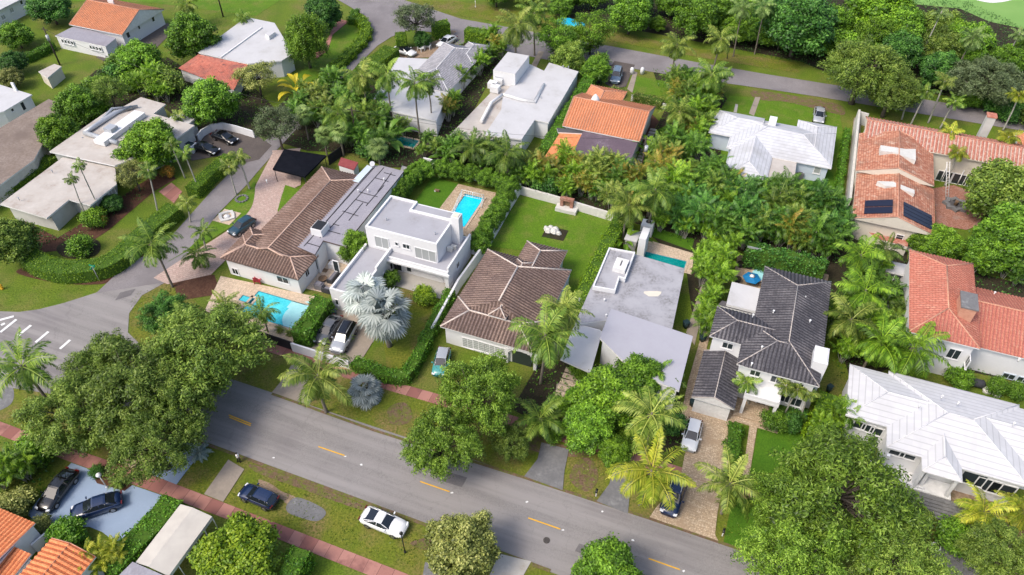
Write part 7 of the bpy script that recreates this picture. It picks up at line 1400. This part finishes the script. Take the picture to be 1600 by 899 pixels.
# person on the road edge
def person(px, py, label):
    e = empty('person', P(px, py) + Vector((0, 0, .06)), label, 'person', rz=-.9)
    J = [(0, 0, .95), (0, 0, 1.12), (0, 0, 1.36), (0, .01, 1.48), (0, .02, 1.58), (0, .03, 1.70), (.09, 0, .9), (.11, .08, .5), (.12, .0, .09), (.12, .14, .05), (-.09, 0, .9), (-.12, -.1, .5), (-.12, -.22, .1), (-.12, -.1, .05),
         (.17, 0, 1.42), (.23, -.02, 1.16), (.24, .16, .98), (.24, .22, .94), (-.17, 0, 1.42), (-.25, .03, 1.15), (-.22, .22, 1.08), (-.22, .28, 1.06)]
    E_ = [(0, 1), (1, 2), (2, 3), (3, 4), (4, 5), (0, 6), (6, 7), (7, 8), (8, 9), (0, 10), (10, 11), (11, 12), (12, 13), (2, 14), (14, 15), (15, 16), (16, 17), (2, 18), (18, 19), (19, 20), (20, 21)]
    Rd = [.14, .13, .15, .06, .075, .09, .095, .06, .042, .035, .095, .06, .042, .035, .06, .045, .034, .03, .06, .045, .034, .03]
    for h_, s_ in ((17, 1), (21, -1)):
        b_ = J[h_]
        for k in range(4): J.append((b_[0] + (k - 1.5) * .02, b_[1] + .05 + .01 * (k in (1, 2)), b_[2] - .02)); E_.append((h_, len(J) - 1)); Rd.append(.009)
        J.append((b_[0] - .035 * s_, b_[1] + .03, b_[2])); E_.append((h_, len(J) - 1)); Rd.append(.011)
    me = bpy.data.meshes.new('person_body'); me.from_pydata(J, E_, []); me.materials.append(MT['skin']); o = link('body', me, e); o.modifiers.new('skin', 'SKIN')
    for v, r_ in zip(me.skin_vertices[0].data, Rd): v.radius = (r_, r_ * .8)
    me.skin_vertices[0].data[0].use_root = True; s_ = o.modifiers.new('sub', 'SUBSURF'); s_.levels = s_.render_levels = 1
    def shirt(m):
        m.tube([(0, 0, .93), (0, 0, 1.1), (0, 0, 1.3), (0, 0, 1.43), (0, 0, 1.49)], [.175, .165, .19, .16, .08], 14)
        for s_ in (-1, 1): m.tube([(.14 * s_, 0, 1.42), (.2 * s_, 0, 1.32), (.24 * s_, 0, 1.2)], [.085, .08, .07], 10)
    part(e, 'shirt', 'whitem', shirt)
    def trousers(m):
        m.tube([(0, 0, .97), (0, 0, .86)], [.17, .18], 14)
        m.tube([(.09, 0, .9), (.11, .08, .5), (.12, .0, .14)], [.115, .085, .07], 10); m.tube([(-.09, 0, .9), (-.12, -.1, .5), (-.12, -.22, .14)], [.115, .085, .07], 10)
    part(e, 'trousers', 'blackm', trousers); part(e, 'hair', 'blackm', lambda m: m.tube([(0, -.015, 1.64), (0, -.01, 1.72), (0, 0, 1.79), (0, 0, 1.82)], [.095, .108, .085, .03], 12))
    part(e, 'shoe', 'blackm', lambda m: m.box((.12, .06, .04), X_ * .05, Y_ * .13, Z_ * .04)); part(e, 'shoe', 'blackm', lambda m: m.box((-.12, -.17, .04), X_ * .05, Y_ * .13, Z_ * .04))
    return e
person(375, 722, 'person in a white shirt and black trousers standing at the edge of the main road')
# lamps, poles, signs
def lamp(px, py, h, label, mt='blackm', globe='whitem', r=.16):
    e = thing('street_lamp', px, py, label, 'street lamp'); part(e, 'post', mt, lambda m: (m.cyl((0, 0, 0), .11, .3, 10), m.tube([(0, 0, .3), (0, 0, h - .3)], [.065, .05], 8)))
    part(e, 'lamp_head', globe, lambda m: m.tube([(0, 0, h - .3), (0, 0, h - .2), (0, 0, h), (0, 0, h + .15), (0, 0, h + .3)], [.07, r, r * 1.5, r * 1.2, .04], 12)); return e
lamp(633, 864, 4.0, 'black street lamp on the verge beside the white sports coupe', globe='blackm', r=.13); lamp(168, 763, 2.6, 'white globe lamp in the triangular flower bed', 'whitem', 'whitem', .2)
lamp(1136, 92, 2.6, 'dark post lamp on the grass beyond the far street', globe='blackm'); lamp(743, 12, 2.0, 'small white post lamp on the grass at the top edge', 'whitem')
def pole(px, py, h, label, box=True):
    e = thing('utility_pole', px, py, label, 'utility pole'); part(e, 'pole', 'darkpole', lambda m: m.tube([(0, 0, 0), (0, 0, h)], [.17, .12], 8))
    if box: part(e, 'transformer', 'metal', lambda m: m.cyl((.3, -.25, h - 2.6), .28, 1.1, 12))
    part(e, 'crossarm', 'darkpole', lambda m: m.box((0, 0, h - .5), X_ * .8, Y_ * .06, Z_ * .06)); return Vector(P(px, py)) + Z_ * (h - .4)
p1 = pole(94, 102, 8, 'wooden utility pole with a grey transformer above the small shed'); p2 = pole(349, 27, 9, 'bare utility pole on the lawn at the top edge', False); p3 = pole(1000, 283, 8.5, 'utility pole among the palms behind the statue lawn'); p4 = pole(560, 236, 8.5, 'utility pole in the jungle bed above the patched roof', False)
def wire(p, q, sag, label):
    e = empty('power_line', p, label, 'cable'); m = MB(); m.tube([p.lerp(q, i / 14) - Z_ * sag * math.sin(math.pi * i / 14) for i in range(15)], .022, 5); m.build('cable', MT['blackm'], e)
wire(p3, p4, 1.6, 'power line running over the palms behind the statue lawn and the fenced pool'); wire(p1, Vector(P(330, 180)) + Z_ * 7, 1.5, 'power line from the transformer pole over the trees at left'); wire(p4 + Z_ * .1, Vector(P(330, 180)) + Z_ * 7, 1.5, 'power line from the jungle bed towards the parking court')
e = thing('street_sign', 156, 440, 'green street name sign on a white pole at the corner hedge', 'sign'); part(e, 'post', 'metal', lambda m: m.cyl((0, 0, 0), .05, 2.9, 8)); part(e, 'name_plate', 'signgreen', lambda m: m.box((0, 0, 2.95), X_ * .5, Y_ * .02, Z_ * .12)); part(e, 'name_plate', 'signgreen', lambda m: m.box((0, 0, 2.66), X_ * .02, Y_ * .5, Z_ * .12))
e = thing('fire_hydrant', 4, 452, 'yellow fire hydrant at the left edge by the corner lawn', 'hydrant'); part(e, 'body', 'yellow', lambda m: m.tube([(0, 0, 0), (0, 0, .1), (0, 0, .6), (0, 0, .72), (0, 0, .85)], [.25, .18, .18, .22, .05], 12)); part(e, 'nozzle', 'yellow', lambda m: m.tube([(-.3, 0, .48), (.3, 0, .48)], .09, 8))
for x, l in ((987, 'left'), (1003, 'right')): e = thing('gate_post', x, 116, f'white rounded bollard, {l} of the pair by the far lawn', 'bollard'); part(e, 'post', 'white', lambda m: m.tube([(0, 0, 0), (0, 0, 1.0), (0, 0, 1.3), (0, 0, 1.45)], [.42, .42, .3, .05], 12))
# canopies far away
for k, (x, y, s_, l) in enumerate(((884, 52, 1.5, 'larger bright blue canopy on the far street, left of two'), (903, 56, 1.0, 'smaller bright blue canopy on the far street, right of two'))):
    e = thing('market_umbrella', x, y, l, 'umbrella'); part(e, 'canopy', 'brightblue', lambda m: [m.face([(math.cos(i * .785) * s_ * 1.5, math.sin(i * .785) * s_ * 1.5, 2.4), (math.cos(i * .785 + .785) * s_ * 1.5, math.sin(i * .785 + .785) * s_ * 1.5, 2.4), (0, 0, 3.1)]) for i in range(8)]); part(e, 'pole', 'whitem', lambda m: m.cyl((0, 0, 0), .04, 3, 6))
# chairs
def adirondack(px, py, rz, label, mt='whitem', s=1.0, group=None):
    e = thing('garden_chair', px, py, label, 'chair', rz, group); e.scale = (s, s, s)
    part(e, 'seat', mt, lambda m: m.box((0, 0, .36), X_ * .3, Y_ * .28 + Z_ * .05, Z_ * .025)); part(e, 'backrest', mt, lambda m: [m.box((k * .115, -.38, .75), X_ * .05, Y_ * .015, Z_ * .42 - Y_ * .14) for k in (-2, -1, 0, 1, 2)])
    for s_ in (-1, 1):
        part(e, 'armrest', mt, lambda m: m.box((s_ * .36, 0, .58), X_ * .06, Y_ * .34, Z_ * .02))
        part(e, 'leg', mt, lambda m: m.box((s_ * .33, .28, .29), X_ * .03, Y_ * .05, Z_ * .29)); part(e, 'leg', mt, lambda m: m.box((s_ * .33, -.3, .24), X_ * .03, Y_ * .05, Z_ * .24))
    return e
adirondack(658, 80, 2.8, 'white garden chair, left of the pair between the two white cars', s=1.5); adirondack(669, 77, 3.3, 'white garden chair, right of the pair between the two white cars', s=1.5)
adirondack(404, 442, .3, 'red cushioned chair against the white wall by the turquoise pool', 'redcloth', 1.3)
# patio furniture
def sofa(px, py, rz, L_, label, mt='darkcloth'):
    e = thing('patio_sofa', px, py, label, 'sofa', rz); part(e, 'seat', mt, lambda m: m.box((0, 0, .25), X_ * L_ / 2, Y_ * .42, Z_ * .2)); part(e, 'backrest', mt, lambda m: m.box((0, .42, .5), X_ * L_ / 2, Y_ * .1, Z_ * .38))
    for s_ in (-1, 1): part(e, 'armrest', mt, lambda m: m.box((s_ * L_ / 2, 0, .36), X_ * .1, Y_ * .45, Z_ * .32))
    part(e, 'cushion', 'greycloth', lambda m: m.box((0, -.02, .48), X_ * (L_ / 2 - .15), Y_ * .34, Z_ * .06))
sofa(481, 438, math.pi / 2, 2.4, 'dark patio sofa along the white wall beside the pool'); sofa(522, 436, -math.pi / 2, 2.2, 'dark patio sofa against the white house wing')
sofa(512, 456, math.pi, 1.2, 'small dark patio seat nearest the pool hedge')
e = thing('fire_table', 505, 439, 'low dark round table in the middle of the patio', 'table'); part(e, 'tabletop', 'wood', lambda m: m.cyl((0, 0, .4), .65, .08, 8)); part(e, 'base', 'darkcloth', lambda m: m.cyl((0, 0, 0), .45, .4, 8))
e = thing('covered_grill', 500, 451, 'grey covered grill between the low table and the pool', 'grill'); part(e, 'cover', 'greycloth', lambda m: m.tube([(-.6, 0, .0), (-.55, 0, .5), (-.0, 0, .62)], [.05, .05, .05], 4) or m.box((0, 0, .45), X_ * .6, Y_ * .45, Z_ * .45) or m.box((0, 0, .98), X_ * .42, Y_ * .3, Z_ * .09))
e = thing('covered_grill', 521, 419, 'pale covered grill against the white house wing', 'grill'); part(e, 'cover', 'fascia', lambda m: (m.box((0, 0, .45), X_ * .55, Y_ * .4, Z_ * .45), m.box((0, 0, .97), X_ * .4, Y_ * .28, Z_ * .08)))
for x, y in ((506, 423), (515, 406)): e = thing('door_mat', x, y, 'brown door mat ' + ('nearer the low patio table' if x == 506 else 'in front of the back door'), 'mat'); part(e, 'mat', 'wood', lambda m: m.box((0, 0, .05), X_ * .6, Y_ * .35, Z_ * .02))
e = thing('trash_bin', 523, 495, 'dark green bin between the grey sedan and the white house wing', 'bin'); part(e, 'body', 'darkbin', lambda m: m.tube([(0, 0, 0), (0, 0, 1.0)], [.32, .42], 10)); part(e, 'lid', 'darkbin', lambda m: m.cyl((0, 0, 1.01), .46, .09, 10))
e = thing('trash_bin', 620, 423, 'black bin in front of the garage of the white modern house', 'bin'); part(e, 'body', 'blackm', lambda m: m.tube([(0, 0, 0), (0, 0, 1.0)], [.3, .38], 4)); part(e, 'lid', 'blackm', lambda m: m.cyl((0, 0, 1.01), .42, .08, 4))
for x, y, l in ((1071, 512, 'upper dark bin'), (1097, 533, 'lower dark bin')): e = thing('trash_bin', x, y, l + ' in the side yard right of the grey flat roof', 'bin'); part(e, 'body', 'darkbin', lambda m: m.tube([(0, 0, 0), (0, 0, 1.0)], [.4, .5], 4)); part(e, 'lid', 'darkbin', lambda m: m.cyl((0, 0, 1.01), .54, .09, 4))
for x, y, l in ((1156, 417, 'round black planter left of the basketball hoop'), (1152, 441, 'round black planter beside the white patio roof')): e = thing('planter', x, y, l, 'planter'); part(e, 'pot', 'blackm', lambda m: m.tube([(0, 0, 0), (0, 0, .7)], [.35, .5], 14)); part(e, 'soil', 'soil', lambda m: m.cyl((0, 0, .7), .42, .02, 14))
e = thing('basketball_hoop', 1170, 418, 'portable basketball hoop with grey backboard on the stone patio', 'basketball hoop'); part(e, 'base', 'blackm', lambda m: m.box((0, 0, .12), X_ * .6, Y_ * .5, Z_ * .12)); part(e, 'post', 'redcloth', lambda m: m.tube([(0, 0, .2), (0, .2, 2.6)], .07, 6)); part(e, 'backboard', 'metal', lambda m: m.box((0, .3, 3.0), X_ * .95, Y_ * .04, Z_ * .55)); part(e, 'hoop', 'redcloth', lambda m: m.tube([(math.cos(i * .52) * .25, math.sin(i * .52) * .25 - .05, 2.7) for i in range(13)], .02, 5))
e = thing('beach_umbrella', 1172, 443, 'folded blue and white umbrella table on the stone patio', 'umbrella'); part(e, 'canopy', 'brightblue2', lambda m: [m.face([(math.cos(i * 1.047) * 1.3, math.sin(i * 1.047) * 1.3, 1.0), (math.cos(i * 1.047 + 1.047) * 1.3, math.sin(i * 1.047 + 1.047) * 1.3, 1.0), (0, 0, 1.5)]) for i in range(6)]); part(e, 'top', 'whitem', lambda m: m.tube([(0, 0, 1.42), (0, 0, 1.56)], [.45, .1], 6)); part(e, 'pole', 'whitem', lambda m: m.cyl((0, 0, 0), .05, 1.4, 6))
def lounger(px, py, rz, label):
    e = thing('sun_lounger', px, py, label, 'sun lounger', rz); part(e, 'frame', 'wood', lambda m: (m.box((0, -.3, .3), X_ * .35, Y_ * .7, Z_ * .04), m.box((0, .65, .48), X_ * .35, Y_ * .33 + Z_ * .2, Z_ * .04)))
    for a in (-1, 1):
        for b in (-1, 1): part(e, 'leg', 'wood', lambda m: m.box((a * .3, b * .7, .14), X_ * .03, Y_ * .03, Z_ * .14))
lounger(1196, 407, 1.0, 'dark wooden lounger behind the plunge pool'); lounger(1186, 446, 1.3, 'brown wooden lounger beside the blue umbrella')
# statue on the lawn, barbecue, fountains
e = thing('lawn_sculpture', 866, 362, 'white rock sculpture on a dark soil square in the middle of the lawn', 'sculpture'); rnd = random.Random(9)
def rocks(m):
    for i in range(13):
        c = Vector((rnd.uniform(-1.4, 1.2), rnd.uniform(-.5, .6), .15 + .25 * rnd.random())); r_ = rnd.uniform(.25, .55); m.tube([c - Z_ * r_ * .6, c - Z_ * .1, c + Z_ * r_ * .4, c + Z_ * r_ * .8 + X_ * .1], [r_, r_ * 1.15, r_ * .8, r_ * .2], 6, smooth=False)
part(e, 'rocks', 'oldwhite', rocks); part(e, 'soil_bed', 'soil', lambda m: m.box((.3, -.5, .02), X_ * 1.7 + Y_ * .1, Y_ * 1.3, Z_ * .03))
e = thing('stone_barbecue', 885, 330, 'brick and pale stone barbecue against the back wall of the lawn', 'barbecue'); part(e, 'base', 'oldwhite', lambda m: m.box((0, 0, .3), X_ * 1.7, Y_ * .7, Z_ * .3)); part(e, 'chimney', 'brick', lambda m: (m.box((-.9, .4, 1.0), X_ * .25, Y_ * .3, Z_ * .8), m.box((.7, .4, 1.0), X_ * .25, Y_ * .3, Z_ * .8), m.box((-.1, .4, 1.95), X_ * 1.1, Y_ * .35, Z_ * .2))); part(e, 'firebox', 'wood', lambda m: m.box((-.1, .55, 1.1), X_ * .54, Y_ * .1, Z_ * .55))
def star(m, n, r1_, r2_, z0, z1):
    o = [(Vector((math.cos(i * math.pi / n), math.sin(i * math.pi / n), 0)) * (r1_ if i % 2 == 0 else r2_)) for i in range(2 * n)]; i_ = [v * .62 for v in o]; N_ = 2 * n
    for k in range(N_):
        a, b, c, d = o[k], o[(k + 1) % N_], i_[(k + 1) % N_], i_[k]; z = Z_
        m.face([a + z * z1, b + z * z1, c + z * z1, d + z * z1]); m.face([a + z * z0, b + z * z0, b + z * z1, a + z * z1]); m.face([d + z * z1, c + z * z1, c + z * z0, d + z * z0])
e = thing('star_fountain', 1492, 322, 'star-shaped stone fountain in the round brick courtyard', 'fountain'); part(e, 'basin', 'greyconc', lambda m: star(m, 8, 2.0, 1.5, 0, .45)); part(e, 'water', 'darkroof', lambda m: m.cyl((0, 0, .1), 1.2, .1, 16)); part(e, 'centrepiece', 'wood', lambda m: m.tube([(0, 0, .1), (0, 0, .7), (0, 0, .9)], [.35, .2, .3], 10))
e = thing('stone_medallion', 355, 340, 'white ornamental stone basin set in the grass strip by the driveway', 'fountain'); part(e, 'plinth', 'cream', lambda m: m.box((0, 0, .04), X_ * 1.55, Y_ * 1.55, Z_ * .05)); part(e, 'basin', 'oldwhite', lambda m: star(m, 4, 1.5, 1.2, .09, .35)); part(e, 'centrepiece', 'fascia', lambda m: m.tube([(0, 0, .09), (0, 0, .3), (0, 0, .5)], [.6, .35, .1], 12))
e = thing('ac_condenser', 1010, 365, 'white equipment box behind the pool pillar with a round black fan', 'air conditioner'); part(e, 'cabinet', 'white', lambda m: m.box((0, 0, 1.0), X_ * .9, Y_ * .8, Z_ * 1.0)); part(e, 'fan', 'blackm', lambda m: m.cyl((0, .3, 2.0), .4, .08, 14))
e = thing('equipment_shed', 986, 385, 'small pale shed left of the white equipment box', 'shed'); part(e, 'wall', 'greywall', lambda m: m.box((0, 0, .95), X_ * .8, Y_ * 1.1, Z_ * .95)); part(e, 'roof', 'whiteroof', lambda m: m.box((0, 0, 2.0), X_ * .95, Y_ * 1.25, Z_ * .1))
e = thing('pergola', 1520, 294, 'grey and white timber pergola frame along the striped tile roof', 'pergola'); 
for k in range(5): part(e, 'post', 'fascia', lambda m: m.tube([(-5 + 2.6 * k, 0, 0), (-5 + 2.6 * k, 0, 2.6)], .09, 6)); part(e, 'beam', 'fascia', lambda m: m.box((-5 + 2.6 * k, .9, 2.68), X_ * .06, Y_ * 1.1, Z_ * .08))
e = thing('ladder', 1469, 300, 'long ladder leaning against the eave beside the courtyard', 'ladder', .5); part(e, 'rail', 'fascia', lambda m: (m.tube([(-.25, -2, 0), (-.25, 1.2, 5)], .05, 6), m.tube([(.25, -2, 0), (.25, 1.2, 5)], .05, 6))); part(e, 'rungs', 'fascia', lambda m: [m.tube([(-.25, -2 + 3.2 * k / 12, 5 * k / 12), (.25, -2 + 3.2 * k / 12, 5 * k / 12)], .025, 5) for k in range(1, 12)])
e = thing('covered_scooter', 1524, 604, 'dark covered grill against the wall of the red roof house', 'grill'); part(e, 'cover', 'darkcloth', lambda m: m.tube([(-.9, 0, .5), (-.6, 0, .55), (.6, 0, .6), (.9, 0, .5)], [.2, .55, .55, .2], 10))
e.name = 'covered_grill'
for x, y, l in ((1541, 612, 'left of two pale boulders by the small windows'), (1556, 617, 'right of two pale boulders by the small windows')): e = thing('boulder', x, y, l, 'rock'); part(e, 'stone', 'oldwhite', lambda m: m.tube([(0, 0, -.1), (0, 0, .2), (.1, 0, .5), (.1, .1, .6)], [.5, .6, .4, .1], 7, smooth=False))
e = thing('planter', 1460, 858, 'round white planter bowl at the edge of the bare patch, bottom right', 'planter'); part(e, 'pot', 'whitem', lambda m: m.tube([(0, 0, 0), (0, 0, .5)], [.35, .5], 16)); part(e, 'soil', 'soil', lambda m: m.cyl((0, 0, .5), .36, .02, 16))
e = thing('tree_ring', 378, 312, 'ring of grey stones round the feathery palms by the side street', 'tree ring'); part(e, 'stones', 'greyconc', lambda m: [m.box((math.cos(i * .5) * .9, math.sin(i * .5) * .9, .1), X_ * .16, Y_ * .16, Z_ * .12) for i in range(13)])
e = thing('stepping_stones', 1006, 236, 'row of pale stepping stones along the wall right of the orange roof', 'path stones'); part(e, 'stones', 'paleconc', lambda m: [m.box((0, -8 + k * 1.0, .05), X_ * .55, Y_ * .32, Z_ * .05) for k in range(16)])
e = thing('stepping_stones', 885, 628, 'wide pale stepping slabs below the white carport roof', 'path stones'); part(e, 'stones', 'cream', lambda m: [m.box((0, -3.2 + k * 1.0, .05), X_ * 1.7, Y_ * .38, Z_ * .05) for k in range(9)])
e = thing('gate_pillars', 300, 236, 'stacked white bins in a corner of the parking court', 'bin'); e.name = 'bin_store'; part(e, 'wall', 'white', lambda m: m.box((0, 0, .7), X_ * .9, Y_ * .7, Z_ * .7)); part(e, 'lid', 'darkbin', lambda m: m.box((0, 0, 1.45), X_ * .7, Y_ * .5, Z_ * .06))
e = thing('carport', 285, 216, 'small white roof at the corner of the parking court', 'carport'); part(e, 'roof', 'whiteroof', lambda m: m.box((0, 0, 3.0), X_ * 2.2, Y_ * 2.6, Z_ * .15)); part(e, 'wall', 'white', lambda m: m.box((0, .3, 1.42), X_ * 1.9, Y_ * 2.0, Z_ * 1.42))
e = thing('toy', 683, 300, 'small weathered toy left on the square lawn', 'toy'); part(e, 'body', 'wood', lambda m: m.box((0, 0, .25), X_ * .4, Y_ * .2, Z_ * .12)); part(e, 'wheel', 'fascia', lambda m: m.tube([(-.3, -.22, .15), (-.3, .22, .15)], .15, 8))

for x, y, l, rz in ((1212, 322, 'dark garden chair on the small patio below the stained porch roof', .4), (1222, 330, 'second dark garden chair on the small patio, nearer the palms', 2.5)): adirondack(x, y, rz, l, 'darkcloth', 1.1)
def mailbox(px, py, l):
    e = thing('mailbox', px, py, l, 'mailbox'); part(e, 'post', 'fascia', lambda m: m.box((0, 0, .5), X_ * .05, Y_ * .05, Z_ * .5)); part(e, 'box', 'blackm', lambda m: m.tube([(0, -.25, 1.1), (0, .25, 1.1)], .13, 8))
mailbox(931, 776, 'black mailbox at the left of the two grey aprons, by the road edge'); mailbox(486, 628, 'black mailbox beside the driveway apron left of the silver palms'); mailbox(1128, 838, 'black mailbox at the right corner of the stone apron')
def bins(px, py, mt, l): e = thing('trash_bin', px, py, l, 'bin', .2); part(e, 'body', mt, lambda m: m.tube([(0, 0, 0), (0, 0, 1.0)], [.32, .4], 4)); part(e, 'lid', mt, lambda m: m.cyl((0, 0, 1.01), .45, .09, 4))
bins(1081, 634, 'darkbin', 'dark bin beside the small gabled garage'); bins(1294, 612, 'darkbin', 'dark bin at the right corner of the charcoal roof house'); bins(664, 112, 'darkbin', 'dark bin behind the white flat roof by the far garden chairs')
